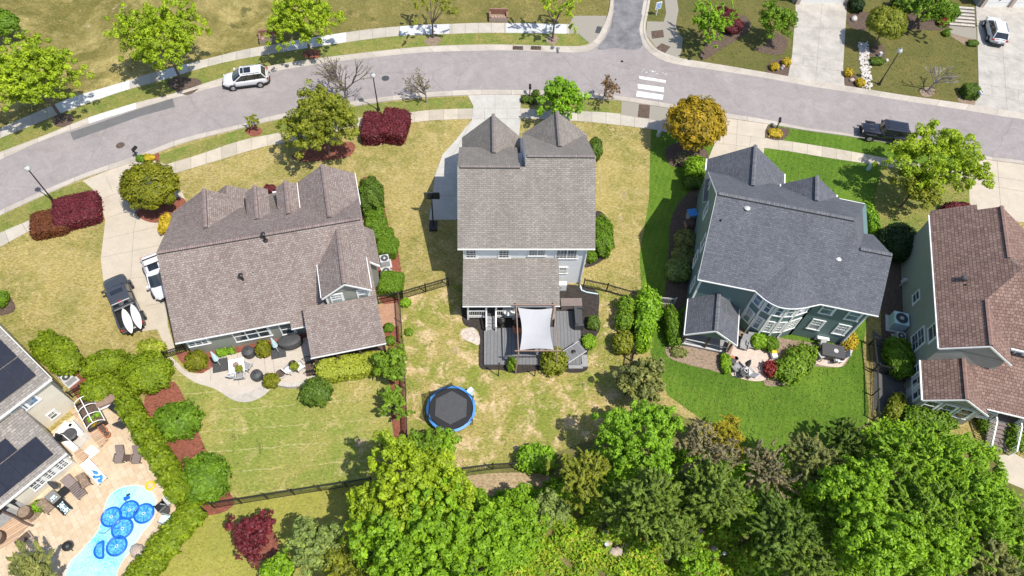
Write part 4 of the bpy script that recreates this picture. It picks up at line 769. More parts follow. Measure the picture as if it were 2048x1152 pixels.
# lean-to wing
uW = fE.U.dot(W(59, 833, 4)-fE.o)
def vat(px, py, z): d = W(px, py, z)-fE.o; return d.dot(fE.U), d.dot(fE.V)
wu, wv = vat(130, 908, 2.6); 
roof(hE, 'wing_roof', [[(wu+.1, .33, 4.1), (wu+.1, wv, 2.6), (-22, wv, 2.6), (-22, .33, 4.1)]], [], M['s_E'], M['cap_E'], fE)
wall(hE, fE, [(R4(-3.1, wu-.15, wv+.3, .35), 0, 2.55)], M['sd_E'], 'wing_wall', [([(wu-.15, wv+.3, 2.5), (wu-.15, .35, 2.5), (wu-.15, .35, 4.0)], (-.1, 0))])
b = MB(); b.bar(fE.p(-22, wv-.05, 2.54), fE.p(wu+.1, wv-.05, 2.54), .13, .13); b.each('gutter', M['offwhite'], hE)
lw = lambda v: 2.6+(4.1-2.6)*(v-wv)/(.33-wv)
panels([(wu-.5, wv+.45, lw(wv+.45)), (wu-8.5, wv+.45, lw(wv+.45)), (wu-.5, wv+2.2, lw(wv+2.2))], (7, 1), fE)
panels([(wu-1.9, wv+2.25, lw(wv+2.25)), (wu-9.9, wv+2.25, lw(wv+2.25)), (wu-1.9, wv+3.4, lw(wv+3.4))], (7, 1), fE)
for px, py in ((121, 930), (99, 947), (76, 965)): winp(hE, fE, px, py, 'v', wv+.3, .95, 1.05, nx=2, grid=(2, 2), lower_grid=True)
for v in (wv+1.0, wv+2.2): win(hE, fE.p(wu-.15, v, 1.7), fE.U, .8, 1.2, grid=(1, 2))
posts(hE, [fE.p(u, wv+.3) for u in (-3.6, -6.5, -9.5)], 0, 2.5, .18, M['offwhite'])
b = MB(); b.prism([fE.p(u, v, .02) for u, v in R4(-12, -3.1, wv+.3, .3)], .1); b.build('porch_floor', M['grey'], hE)
b = MB(); b.prism([fE.p(u, v, .1) for u, v in R4(-12, -3.12, -.5, .3)], 2.6); b.build('porch_dark_back', M['dgrey'], hE)  # dark block at the back stands in for shade in the porch opening
# ---- garages cut by the top edge
def garage(label, px0, px1, py, roofm, door_n, sd):
    a, c = W(px0, py), W(px1, py); d = (c-a); f = Fr((a.x, a.y), math.atan2(d.y, d.x)); L = d.length
    h = thing('garage', label, 'garage', f.p(L/2, 3))
    wall(h, f, [(R4(-.5, L+.5, .12, 8), 0, 3.2)], sd)
    roof(h, 'roof', [[(-.9, -.4, 3.1), (L+.9, -.4, 3.1), (L+.9, 4, 5.6), (-.9, 4, 5.6)], [(-.9, 4, 5.6), (L+.9, 4, 5.6), (L+.9, 8.4, 3.1), (-.9, 8.4, 3.1)]], [], roofm, M['cap_C'], f)
    for k in range(door_n):
        w_ = L/door_n; b = MB()
        for j in range(4): b.box(f.p(w_*(k+.5), .06, .3+.58*j), (w_-.5, .1, .54), f.a)
        o = b.build('garage_door', M['white'], h)
        e = MB(); e.box(f.p(w_*(k+.5), -.02, 1.0), (.22, .06, .1), f.a); e.build('handle', M['black'], o)
    for k in range(door_n+1): b = MB(); b.box(f.p(L/door_n*k, -.02, 1.3), (.45, .3, 2.6), f.a); b.build('pillar', M['rock'], h)
garage('garage with white doors at the top of the narrow concrete drive', 1594, 1692, 8, M['s_C'], 1, M['sd_A'])
garage('garage with two white doors between stone pillars behind the parked white car', 1962, 2075, 14, M['s_C'], 2, M['sd_D'])
# ------------------------------------------------------------------ plants
M['twigbark'] = mat('twig_bark', (.16, .13, .115), .9)
def unit(a): return a/np.maximum(1e-9, np.linalg.norm(a, axis=1, keepdims=True))
def leafmesh(name, Pt, Nr, Tn, ln, wd, tint, m, parent, core=None):
    """rhombic leaves; one mesh"""
    Nr = unit(Nr); Tn = unit(Tn-Nr*np.sum(Tn*Nr, 1, keepdims=True)); B = np.cross(Nr, Tn); n = len(Pt)
    ln = ln[:, None]; wd = wd[:, None]
    V = np.empty((n, 4, 3)); V[:, 0] = Pt-Tn*ln; V[:, 1] = Pt+B*wd+Nr*wd*.35; V[:, 2] = Pt+Tn*ln; V[:, 3] = Pt-B*wd+Nr*wd*.35
    V = V.reshape(-1, 3); F = np.arange(n*4); sizes = np.full(n, 4); tn = tint
    if core is not None:
        cv, cf = core; k = len(V); V = np.vstack([V, np.array(cv)]); F = np.concatenate([F, np.array(cf).ravel()+k]); sizes = np.concatenate([sizes, np.full(len(cf), 4)]); tn = np.concatenate([tint, np.full(len(cf), .15)])
    me = bpy.data.meshes.new(name); me.vertices.add(len(V)); me.vertices.foreach_set('co', V.ravel().astype(np.float32))
    me.loops.add(len(F)); me.loops.foreach_set('vertex_index', F.astype(np.int32))
    me.polygons.add(len(sizes)); me.polygons.foreach_set('loop_start', np.concatenate([[0], np.cumsum(sizes)[:-1]]).astype(np.int32))
    me.update(calc_edges=True)
    a = me.attributes.new('tint', 'FLOAT', 'FACE'); a.data.foreach_set('value', np.clip(tn, 0, 1).astype(np.float32))
    me.materials.append(m); o = bpy.data.objects.new(name, me); COL.objects.link(o)
    if parent: o.parent = parent
    WO[o.name] = wo(parent) if parent else Vector((0, 0, 0))
    return o
L = {}
def lm(k, mid, trans=.32, lo=.72, hi=1.5, shift=(1.1, 1.0, .8)):
    L[k] = leafmat('leaf_'+k, tuple(c*lo for c in mid), mid, tuple(min(.9, c*hi*s_) for c, s_ in zip(mid, shift)), trans)
lm('lime', (.315, .435, .02)); lm('bright', (.225, .40, .018)); lm('mid', (.175, .30, .02)); lm('dark', (.115, .195, .022)); lm('deep', (.03, .065, .016)); lm('olive', (.24, .275, .025)); lm('gold', (.37, .27, .015)); lm('bronze', (.28, .18, .085)); lm('maroon', (.12, .018, .024), .1, shift=(1.2, .9, .9)); lm('plum', (.105, .016, .022), .05, shift=(1.3, 1, 1))
lm('grey', (.225, .25, .07)); lm('twig', (.25, .225, .12)); lm('yellow', (.55, .42, .03)); lm('chart', (.36, .42, .045)); lm('hedge', (.135, .25, .014)); lm('arbor', (.20, .285, .012)); lm('conif', (.165, .25, .03)); lm('silver', (.24, .32, .08)); lm('redleaf', (.3, .05, .045)); lm('russet', (.17, .06, .025)); lm('cover', (.38, .43, .045)); lm('topi', (.20, .215, .012)); lm('goldgreen', (.38, .33, .02)); lm('apple', (.22, .41, .022))
def limbs(h, p0, hc, targets, r0, m, rng):
    b = MB(); t0 = Vector((0, 0, hc*.45)); b.tube((0, 0, 0), t0, r0, r0*.7, 8)
    for t in targets:
        t = Vector(t); md = t0.lerp(t, .5)+Vector((rng.normal(0, .15), rng.normal(0, .15), .12*hc*.3)); b.tube(t0, md, r0*.5, r0*.32, 6); b.tube(md, t, r0*.32, r0*.1, 5)
    return b.build('trunk', m, h, local=True)
def tree(label, cx, cy, rpx, hc, leaf, style='broad', rz=.8, name='tree', cat='tree', group=None, dens=1.0, lf=.15, rk=None, ell=(1, 1), seed=None, bark='bark', trunk=None, aniso=None):
    """crown centre seen at (cx,cy) at height hc; rpx crown radius in photo pixels"""
    rng = np.random.default_rng(seed if seed is not None else int(cx*7+cy*13))
    c = W(cx, cy, hc); R = rpx*mpp(cx, cy, hc)
    o = thing(name, label, cat, (c.x, c.y, 0), 0, group)
    rad = np.array([R*ell[0], R*ell[1], min(R*rz, hc*.85)]); ctr = np.array([0, 0, hc])
    rk = rk or {'broad': .16, 'round': .12, 'conifer': .17, 'wispy': .17, 'twig': .2}[style]*R+.1
    K = int({'broad': 3.3, 'round': 6.5, 'conifer': 3.6, 'wispy': 1.9, 'twig': 1.8}[style]*(R/rk)**2*(.6+.4*rz)*dens)
    d = unit(rng.normal(size=(K, 3))); d[:, 2] = np.where(d[:, 2] < -.35, -d[:, 2]*.5, d[:, 2]); d = unit(d)
    f = {'broad': lambda: rng.uniform(.42, .95, K), 'round': lambda: rng.uniform(.62, .93, K), 'conifer': lambda: rng.uniform(.35, .95, K), 'wispy': lambda: rng.uniform(.35, 1.0, K), 'twig': lambda: rng.uniform(.3, .95, K)}[style]()
    lob = 1+.2*np.sin(3*np.arctan2(d[:, 1], d[:, 0])+rng.uniform(0, 6))+.13*np.sin(5*np.arctan2(d[:, 1], d[:, 0])+rng.uniform(0, 6)) if style != 'round' else 1.0
    if style == 'round': cc = ctr+d*rad*f[:, None]
    else: cc = ctr+d*rad*(f*lob)[:, None]
    if style == 'conifer':           # narrower to the top
        hh = (cc[:, 2]-ctr[2])/rad[2]; sc = np.clip(1.0-.45*hh, .3, 1.3); cc[:, :2] *= sc[:, None]
    rks = rk*rng.uniform(.65, 1.3, K)
    nl = int({'broad': 46, 'round': 44, 'conifer': 40, 'wispy': 34, 'twig': 26}[style]*(rk/.45)**1.5*(.15/lf)**1.6)+6
    nl = min(nl, 240)
    idx = np.repeat(np.arange(K), nl); n = len(idx); dd = unit(rng.normal(size=(n, 3))+np.array([0, 0, .25]))
    if style in ('conifer', 'wispy', 'twig'):
        ax = unit(d*np.array([.6, .6, .4])+np.array([0, 0, .42])+rng.normal(0, .42, (K, 3)))[idx]; t = rng.uniform(-.7, 1.5, n)
        P = cc[idx]+ax*(t*rks[idx])[:, None]+dd*(rks[idx]*(.42-.18*t)*rng.uniform(.3, 1, n))[:, None]
        Tn = ax+rng.normal(0, .45, (n, 3)); Nr = dd+np.array([0, 0, .7])
        asp = .34
    else:
        P = cc[idx]+dd*(rks[idx]*rng.uniform(.35, 1, n)**.5)[:, None]*np.array([1, 1, .8]); Tn = rng.normal(size=(n, 3)); Nr = dd+rng.normal(0, .45, (n, 3))+np.array([0, 0, .35]); asp = .6
    if style == 'round': Nr = Nr+d[idx]
    P[:, 2] = np.maximum(P[:, 2], .12)
    ln = lf*rng.uniform(.7, 1.3, n)*(1.35 if style in ('conifer', 'wispy', 'twig') else 1); tint = np.clip(rng.normal(.5, .16, K)[idx]+rng.normal(0, .17, n), 0, 1)
    leafmesh('crown', P, Nr, Tn, ln, ln*asp, tint, L[leaf], o)
    tg = cc[rng.choice(K, min(K, 9), replace=False)]
    limbs(o, None, hc, [ctr*np.array([1, 1, .4])+(t-ctr*np.array([1, 1, .4]))*.85 for t in tg], trunk or max(.06, .035*R+.03), M[bark], rng)
    return o
def bare(label, bx, by, h, spread, group=None, m='greybark', seed=1, leaf=None, nleaf=0, lf=.07, name='bare_tree', n0=6, dep=4, lean=(0, 0)):
    rng = np.random.default_rng(seed); c = W(bx, by, 0); o = thing(name, label, 'tree', c, 0, group); b = MB(); tips = []; h *= 1.0
    def grow(p, d, ln, r, k):
        q = p+d*ln; b.tube(p, q, r, r*.65, 5 if k < 2 else 3, caps=False)
        if k == dep: tips.append(q); return
        tips.append(q)
        for _ in range(n0 if k == 0 else (3 if k < 3 else 2)):
            dn = (d+Vector(rng.normal(0, spread*(1.2 if k == 0 else .8), 3))).normalized(); dn.z = abs(dn.z)*.8+.12; grow(q, dn.normalized(), ln*rng.uniform(.6, .9), r*.68, k+1)
    grow(Vector((0, 0, 0)), Vector((lean[0], lean[1], 1)).normalized(), h*.3, .03*h, 0)
    b.build('trunk', M[m], o, local=True)
    if leaf:
        T = np.array([list(t) for t in tips]); idx = rng.integers(0, len(T), nleaf); P = T[idx]+rng.normal(0, .1, (nleaf, 3))*h*.1
        ln = lf*rng.uniform(.6, 1.3, nleaf); leafmesh('crown', P, rng.normal(size=(nleaf, 3))+np.array([0, 0, .5]), rng.normal(size=(nleaf, 3)), ln, ln*.6, rng.uniform(0, 1, nleaf), L[leaf], o)
    return o
def superq(u, v, e):                   # superellipsoid point, e<1 boxy
    c = lambda a, x: np.sign(np.cos(a))*np.abs(np.cos(a))**x; s_ = lambda a, x: np.sign(np.sin(a))*np.abs(np.sin(a))**x
    return np.stack([c(v, e)*c(u, e), c(v, e)*s_(u, e), s_(v, e)], 1)
def shrub(label, cx, cy, sx, sy, h, leaf, shape='dome', ang=0, name='shrub', cat='shrub', group=None, lf=.085, dens=1.0, seed=None, rough=.06, z0=0.0, px=True, fuzzy=.0):
    """sx,sy half sizes (photo px when px) along ang; whole bush is one mesh"""
    rng = np.random.default_rng(seed if seed is not None else int(cx*5+cy*11)); zc = z0+h*.5; c = W(cx, cy, zc)
    if px: k = mpp(cx, cy, zc); sx, sy = sx*k, sy*k
    e = {'dome': .85, 'box': .38, 'cone': 1.0, 'oval': .8}[shape]
    A = 2*np.pi*(sx*sy)+np.pi*(sx+sy)*h*.7; n = int(A*dens*2.3/(lf*lf*.6*2)); n = min(n, 26000)
    u = rng.uniform(-np.pi, np.pi, n); v = np.arcsin(rng.uniform(-.75, 1, n)); S0 = superq(u, v, e)
    if shape == 'cone':
        t = rng.uniform(0, 1, n)**.8; r = (1-t)**.75; S0 = np.stack([np.cos(u)*r, np.sin(u)*r, t*2-1], 1)
    nz = 1+rough*np.sin(u*5+S0[:, 2]*4+seedf(cx))+rough*np.sin(S0[:, 0]*7+S0[:, 1]*9)+rng.normal(0, .035+fuzzy, n)+.1*rng.uniform(.3, 1, n)*(rng.uniform(0, 1, n) < .07)+.05*np.sin(u*9+v*5+cx)*np.sin(v*7+cy)
    dims = np.array([sx, sy, h*.5])
    if shape == 'box':
        aT, aX, aY = 4*sx*sy, 2*sy*h*.5*2, 2*sx*h*.5*2; fc = rng.choice(3, n, p=np.array([aT, aX*2, aY*2])/(aT+2*aX+2*aY)); S0 = rng.uniform(-1, 1, (n, 3)); sg = rng.choice([-1, 1], n)
        S0[fc == 0, 2] = 1; S0[fc == 1, 0] = sg[fc == 1]; S0[fc == 2, 1] = sg[fc == 2]
        r4 = (np.sum(S0**6, 1))**(1/6); S0 = S0/np.maximum(1, r4*.97)[:, None]
        nz = 1+rng.normal(0, .03+fuzzy, n)+.09*rng.uniform(.3, 1, n)*(rng.uniform(0, 1, n) < .06)+rough*.6*np.sin(S0[:, 0]*9+cx)*np.sin(S0[:, 1]*8+cy)
    P = S0*dims*nz[:, None]
    Nr = (S0**5 if shape == 'box' else S0)/dims+rng.normal(0, .55, (n, 3))/np.mean(dims)+np.array([0, 0, .25])/np.mean(dims); Tn = rng.normal(size=(n, 3))
    if shape == 'cone': Tn = Tn*.5+np.array([0, 0, 1.0])
    P[:, 2] += zc
    co, si = math.cos(ang), math.sin(ang); Rm = np.array([[co, -si, 0], [si, co, 0], [0, 0, 1]])
    P[:, :2] = P[:, :2]; P = P@Rm.T; Nr = Nr@Rm.T
    cu = np.linspace(-np.pi, np.pi, 15)[:-1]; cv_ = np.linspace(-1.3, 1.3, 8); cv = []; cf = []
    for vv in cv_:
        q = superq(cu, np.full(14, vv), e) if shape != 'cone' else np.stack([np.cos(cu)*(1-(vv+1.3)/2.6)**.75, np.sin(cu)*(1-(vv+1.3)/2.6)**.75, np.full(14, vv/1.3)], 1)
        q = q*dims*.88; q[:, 2] += zc; cv += (q@Rm.T).tolist()
    for i in range(7):
        for k in range(14): cf.append((i*14+k, i*14+(k+1) % 14, (i+1)*14+(k+1) % 14, (i+1)*14+k))
    cf.append((98, 102, 106, 109))
    P[:, 2] = np.maximum(P[:, 2], z0+.02)
    ln = lf*rng.uniform(.7, 1.35, n); tint = np.clip(.5+.18*np.sin(u*4+cx)+rng.normal(0, .2, n), 0, 1)
    o = leafmesh(name, P, Nr, Tn, ln, ln*.6, tint, L[leaf], None, (cv, cf)); o.location = (c.x, c.y, 0); WO[o.name] = Vector((c.x, c.y, 0))
    return tag(o, label, cat, group)
def seedf(x): return (x*12.9898) % 6.28
G1 = 'young maples along the far pavement'
tree('biggest lime green maple, at the left edge over the far pavement', 66, 152, 92, 5.2, 'lime', rz=.85, group=G1, lf=.115, rk=.36)
tree('lime green maple between the left-edge maple and the brick boxes, casting shade on the pavement', 326, 82, 86, 5.2, 'lime', rz=.9, group=G1, lf=.115, rk=.36)
tree('yellow-green maple shading the brick box nearest the white moving car', 604, 40, 70, 4.6, 'lime', rz=.9, group=G1, lf=.115, rk=.33)
tree('thin sparse yellow-green street tree between the two brick boxes', 862, 12, 50, 4.2, 'olive', 'wispy', rz=.8, dens=.45, group=G1, lf=.13, rk=.42)
tree('sparse pale tree beside the kerb inlets near the side street', 1112, 14, 52, 4.2, 'lime', 'wispy', rz=.75, dens=.6, group=G1, lf=.14, rk=.42)
tree('small round dark green tree cut by the left edge on the meadow', 8, 48, 30, 2.2, 'hedge', 'round', rz=.9)
tree('dense topiary-round olive tree beside the tan curved driveway', 301, 374, 60, 2.6, 'topi', 'round', rz=.85, lf=.12, rk=.36, ell=(1, .95))
tree('broad dark olive street tree in front of the sage house', 642, 246, 82, 4.4, 'olive', 'broad', rz=.8, lf=.115, rk=.36)
bare('leafless grey tree standing between the olive tree and the lamp post', 694, 205, 5.4, .42, seed=4, leaf='grey', nleaf=260, lf=.1, n0=8, dep=5, m='twigbark')
bare('small bronze budding tree on the verge left of the grey driveway', 853, 205, 3.6, .40, seed=9, leaf='twig', nleaf=1500, lf=.06, n0=7)
bare('small copper-leaved tree on the verge next to the crossing', 1205, 207, 3.5, .38, seed=12, leaf='bronze', nleaf=1900, lf=.085, n0=6)
bare('leafless young tree in a mulch ring on the olive lawn at the right', 1853, 184, 4.2, .38, seed=21, m='greybark', lean=(.25, .1), n0=5)
tree('bright green tree at the front corner of the white house', 1124, 202, 46, 3.0, 'apple', 'broad', rz=1.0, lf=.16, rk=.4)
tree('round golden-orange tree beside the dark-roofed house driveway', 1391, 250, 61, 3.4, 'gold', 'round', rz=.9, lf=.13, rk=.42)
tree('wide feathery yellow-green tree overhanging the black off-roader', 1872, 324, 92, 4.4, 'lime', 'broad', rz=.6, lf=.12, rk=.42, ell=(1.08, .9), dens=.8)
tree('second crown of yellow-green leaves at the foot of the feathery street tree', 1835, 372, 48, 3.2, 'olive', 'broad', rz=.6, lf=.13, rk=.4, dens=.7)
tree('round olive tree on stilted trunks beside the white stone swale', 1773, 47, 38, 3.2, 'olive', 'round', rz=.8, lf=.12, rk=.35)
tree('dark leafy tree left of the old concrete drive at the top', 1550, 44, 37, 2.8, 'mid', 'broad', rz=1.0, lf=.115, rk=.33)
tree('bright green young tree in front of the purple hedge', 1424, 48, 45, 3.0, 'bright', 'wispy', rz=.85, lf=.16, rk=.4, dens=1.5)
tree('leafy green tree beside the stone steps at the top', 1845, 20, 48, 2.8, 'mid', 'wispy', rz=.8, lf=.16, rk=.4, dens=1.6)
shrub('dark green shrub next to the stone steps', 1893, 22, 22, 18, 1.6, 'hedge'); shrub('small red-leaved shrub at the foot of the stone steps', 1887, 45, 9, 7, .8, 'redleaf'); shrub('dark shrub behind the olive tree at the top edge', 1812, 5, 26, 16, 2, 'dark')
tree('small red sapling in a red mulch ring by the near pavement', 506, 242, 15, 1.4, 'olive', 'wispy', rz=.9, lf=.1, rk=.22, dens=.9)
# front hedges and shrubs
shrub('flat-topped plum hedge block nearer the lamp post on the left', 155, 422, 42, 36, 1.3, 'plum', 'box', .35, 'hedge', 'hedge', lf=.08, rough=.03)
shrub('rusty plum hedge block half brown, left of the taller plum block', 100, 447, 33, 29, 1.1, 'russet', 'box', .3, 'hedge', 'hedge', lf=.08, rough=.05)
shrub('smooth dark plum hedge block by the middle lamp post', 744, 256, 18, 34, 1.5, 'plum', 'box', 0, 'hedge', 'hedge', lf=.08, rough=.03)
shrub('redder plum hedge block at the lawn side of the pair by the middle lamp', 789, 252, 26, 36, 1.6, 'maroon', 'box', -.15, 'hedge', 'hedge', lf=.085, rough=.05)
shrub('curved purple barberry hedge at the top behind the young tree', 1456, 40, 22, 34, 1.2, 'plum', 'dome', .3, 'hedge', 'hedge', lf=.08)
shrub('pointed dark green yew at the corner of the sage house', 742, 392, 24, 36, 2.6, 'dark', 'oval', .1, lf=.09)
for i, (x, y, sx, sy, t) in enumerate(((749, 428, 17, 12, 'first clipped green hedge block below the pointed yew'), (753, 449, 19, 14, 'second clipped hedge block down from the pointed yew'), (764, 472, 21, 15, 'third clipped hedge block down from the pointed yew'), (775, 495, 19, 19, 'fourth clipped hedge block, just above the two air conditioners'), (783, 568, 22, 23, 'clipped green hedge block below the two air conditioners'))):
    shrub(t, x, y, sx, sy, 1.2, 'hedge', 'box', -.1, 'hedge', 'hedge', 'clipped hedge blocks beside the sage house', lf=.075, rough=.03)
shrub('small round green shrub alone on the lawn inside the black fence', 811, 605, 10, 9, .6, 'bright'); shrub('tiny dark shrub on the patchy lawn', 818, 664, 8, 7, .4, 'mid')
shrub('yellow-leaved shrub at the corner of the sage house', 331, 447, 11, 22, 1.1, 'yellow', lf=.1); shrub('yellow flowers around the driveway post', 297, 315, 12, 8, .5, 'yellow'); shrub('low green shrub beside the yellow flowers', 282, 317, 9, 7, .6, 'hedge')
shrub('dark red shrub in front of the porch between the dormers', 541, 379, 12, 8, 1.0, 'maroon')
shrub('large half-round green hedge against the right wall of the white house', 1206, 472, 19, 42, 1.8, 'hedge', 'oval', 0, 'hedge', 'hedge', lf=.08)
shrub('small round shrub below the half-round hedge by the white house', 1184, 511, 10, 14, .9, 'hedge'); shrub('dark shrub at the front right corner of the white house', 1191, 297, 13, 22, 1.6, 'dark')
for x, y, t in ((1050, 198, 'left ball shrub around the driveway post'), (1064, 200, 'middle ball shrub around the driveway post'), (1072, 187, 'upper ball shrub beside the driveway post')): shrub(t, x, y, 7, 7, .7, 'dark', group='ball shrubs round the driveway post')
shrub('dark round shrub at the upper edge of the black mulch bed', 1187, 645, 12, 14, .9, 'dark'); shrub('bright round shrub at the lower edge of the black mulch bed', 1178, 683, 13, 14, .9, 'bright'); shrub('leafy shrub growing beside the right pergola post', 1108, 722, 23, 24, 1.5, 'olive', lf=.12, fuzzy=.08); shrub('small climbing plant at the left pergola post', 1023, 728, 8, 12, 1.0, 'mid', fuzzy=.1)
for x, y, r, t in ((1251, 612, 15, 'uppermost of the three round laurels by the side fence'), (1249, 641, 16, 'middle of the three round laurels by the side fence'), (1246, 685, 19, 'largest and lowest of the three round laurels by the side fence')): shrub(t, x, y, r, r*1.1, 1.7, 'olive' if r > 17 else 'mid', 'dome', group='round laurels by the side fence', lf=.11, fuzzy=.04)
for x, y, sx, sy, lf_, t in ((1296, 612, 22, 34, 'apple', 'tall bright green shrub at the top of the side fence row'), (1290, 652, 19, 20, 'apple', 'bright shrub in the middle of the side fence row'), (1284, 683, 15, 17, 'bright', 'lowest bright shrub of the side fence row')): shrub(t, x, y, sx, sy, 2.0, lf_, 'dome', 0, group='bright shrubs along the side fence', lf=.14, fuzzy=.07)
shrub('narrow green hedge standing beside the screened porch', 1344, 651, 14, 40, 1.7, 'hedge', 'dome', .05, 'hedge', 'hedge', lf=.1, fuzzy=.03)
for x, y, r, t, lf_ in ((1371, 480, 20, 'topmost grey-green shrub in the shade of the green house', 'grey'), (1366, 514, 21, 'middle grey-green shrub in the shade of the green house', 'grey'), (1357, 540, 23, 'lowest grey-green shrub in the shade of the green house', 'silver')): shrub(t, x, y, r, r, 1.4, lf_, group='shrubs in the shade of the green house', lf=.1)
shrub('yellow-green leafy shrub at the front corner of the green house', 1391, 338, 19, 20, 2.2, 'bright', lf=.13, fuzzy=.06); shrub('dark rounded shrub below the yellow-green one at the front of the green house', 1388, 362, 20, 16, 1.2, 'dark'); shrub('low brown-grey shrub under the golden tree', 1372, 318, 18, 13, .8, 'twig', fuzzy=.1)
shrub('tall narrow bright hedge at the right front corner of the slate-roof house', 1738, 436, 12, 32, 1.8, 'apple', 'dome', .15, 'hedge', 'hedge', lf=.1)
shrub('big dark oval clipped bush between the two right houses', 1798, 484, 36, 36, 2.4, 'deep', 'oval', .5, lf=.09, rough=.02)
shrub('round leafy shrub beside the air conditioners at the far right wall', 1799, 715, 25, 40, 1.9, 'hedge', 'dome', 0, lf=.1)
shrub('round green shrub left of the bay window', 1518, 681, 16, 16, 1.0, 'bright', lf=.1); shrub('round green shrub right under the bay window', 1541, 688, 14, 15, 1.0, 'hedge', lf=.1); shrub('narrow bright green hedge at the left rim of the paver patio', 1452, 727, 10, 20, .8, 'bright', 'dome', 0, 'hedge', 'hedge')
shrub('long loose green shrub below the brown mulch bed', 1593, 727, 24, 46, 1.5, 'mid', 'dome', -.85, lf=.13, fuzzy=.08); shrub('little red maple at the edge of the paver patio', 1541, 738, 11, 14, 1.0, 'redleaf', lf=.1, fuzzy=.1); shrub('yellow shrub at the rear corner of the green house', 1697, 681, 13, 17, 1.2, 'yellow', lf=.1, fuzzy=.08); shrub('low grey ground shrub on the brown mulch beside the screened porch', 1358, 705, 14, 9, .4, 'grey', fuzzy=.1)
for x, y, t in ((1549, 133, 'yellow ball shrub left of the pair by the old drive'), (1573, 124, 'yellow ball shrub nearer the old concrete drive'), (1697, 145, 'yellow ball shrub right of the old drive'), (1721, 165, 'yellow ball shrub beside the kerb and the white stones')): shrub(t, x, y, 8, 8, .7, 'yellow', group='yellow ball shrubs by the old drive')
shrub('yellow daffodils round the post on the near verge', 1551, 266, 12, 10, .4, 'yellow', fuzzy=.05); shrub('dark clump beside the grey box on the olive lawn', 1754, 122, 13, 9, .6, 'dark'); shrub('dark block hedge beside the mailbox at the right drive', 1941, 183, 14, 14, 1.1, 'dark', 'box'); shrub('small dark shrub on the stones by the front walk', 1946, 86, 10, 7, .5, 'dark'); shrub('tiny shrub under the front steps', 1893, 66, 7, 7, .5, 'hedge')
shrub('maroon shrub at the front corner of the red-brown roofed house', 1915, 417, 28, 12, 1.1, 'maroon'); shrub('dark shrubs leaning over the garage drive at the top', 1713, 6, 12, 20, 1.4, 'deep')
# patio and pool plants
shrub('round olive bush at the left end of the sage house patio', 393, 721, 20, 19, 1.3, 'topi', lf=.09); shrub('upright olive bush in the middle of the sage house patio', 527, 697, 13, 16, 1.3, 'topi', lf=.09); shrub('round bush at the outer edge of the sage house patio', 543, 761, 15, 14, 1.0, 'topi', lf=.09)
shrub('left lily clump in the red mulch under the sage house window', 443, 705, 9, 7, .5, 'apple', fuzzy=.2); shrub('right lily clump in the red mulch under the sage house window', 462, 702, 7, 6, .5, 'apple', fuzzy=.2)
shrub('long yellow-green laurel hedge in front of the screened porch', 700, 735, 62, 21, 1.4, 'chart', 'box', .2, 'hedge', 'hedge', lf=.11, rough=.05); shrub('dark round bush beside the laurel hedge', 634, 783, 27, 26, 1.6, 'dark', lf=.12, fuzzy=.05)
tree('leafy young tree at the right end of the laurel hedge', 785, 728, 36, 2.0, 'mid', 'broad', rz=.9, lf=.13, rk=.34); tree('small spreading tree on the red mulch strip by the dark fence', 787, 808, 33, 1.8, 'mid', 'conifer', rz=.8, lf=.13, rk=.32)
shrub('upper little ball shrub on the mulch strip by the porch', 778, 655, 9, 9, .6, 'hedge'); shrub('lower little ball shrub on the mulch strip by the porch', 781, 681, 9, 9, .6, 'hedge')
shrub('broad clipped arborvitae hedge behind the air conditioners at the lower left', 116, 707, 60, 30, 1.9, 'arbor', 'oval', -.62, 'hedge', 'hedge', lf=.11); shrub('clipped arborvitae hedge beside the truck lawn', 212, 727, 42, 24, 1.8, 'arbor', 'oval', .3, 'hedge', 'hedge', lf=.11)
shrub('pale lime shrub at the end of the tan driveway', 303, 697, 25, 18, 1.3, 'chart', lf=.11, fuzzy=.05); shrub('rounded arborvitae between the pale shrub and the patio walk', 291, 745, 48, 40, 2.1, 'arbor', 'dome', 0, lf=.12, fuzzy=.03); shrub('low arborvitae mound beside the greenhouse frame', 194, 778, 28, 25, 1.5, 'arbor', 'dome', 0, lf=.11)
gA = 'tall arborvitae screen behind the pool'
for i, (x, y) in enumerate(((228, 768), (246, 792), (262, 818), (279, 846), (295, 874), (312, 902), (330, 930), (346, 958), (360, 984))):
    shrub('tapered evergreen in the tall close screen between the pool terrace and the red mulch', x, y, 19, 21, 2.9, 'arbor', 'cone' if i < 2 else 'oval', .3*i, 'arborvitae', 'evergreen', gA, lf=.13, fuzzy=.05)
shrub('upper rounded evergreen on the red mulch behind the pool screen', 354, 842, 43, 35, 2.0, 'hedge', 'dome', .2, 'evergreen_bush', 'evergreen', lf=.14, fuzzy=.06); shrub('lower rounded evergreen on the red mulch behind the pool screen', 409, 957, 42, 46, 2.2, 'hedge', 'dome', .2, 'evergreen_bush', 'evergreen', lf=.14, fuzzy=.06)
for x, y, r in ((378, 1034, 27), (352, 1062, 26), (327, 1092, 28), (305, 1122, 26), (284, 1150, 28), (262, 1178, 28)): shrub('low arborvitae in the row along the slanting fence by the pool', x, y, r, r*.95, 1.7, 'arbor', 'dome', .7, 'arborvitae', 'evergreen', 'low arborvitae along the slanting fence', lf=.12, fuzzy=.04)
tree('long-needled pine in the bottom left corner beside the pool', 62, 1158, 58, 3.0, 'grey', 'conifer', rz=.6, lf=.16, rk=.5, dens=1.6)
shrub('leafy plant in the terrace bed by the cream house porch', 79, 1012, 11, 10, .7, 'apple', fuzzy=.1, lf=.1)
tree('dark maroon tree on a round red mulch bed at the bottom', 506, 1070, 50, 2.4, 'maroon', 'broad', rz=.75, lf=.1, rk=.3)
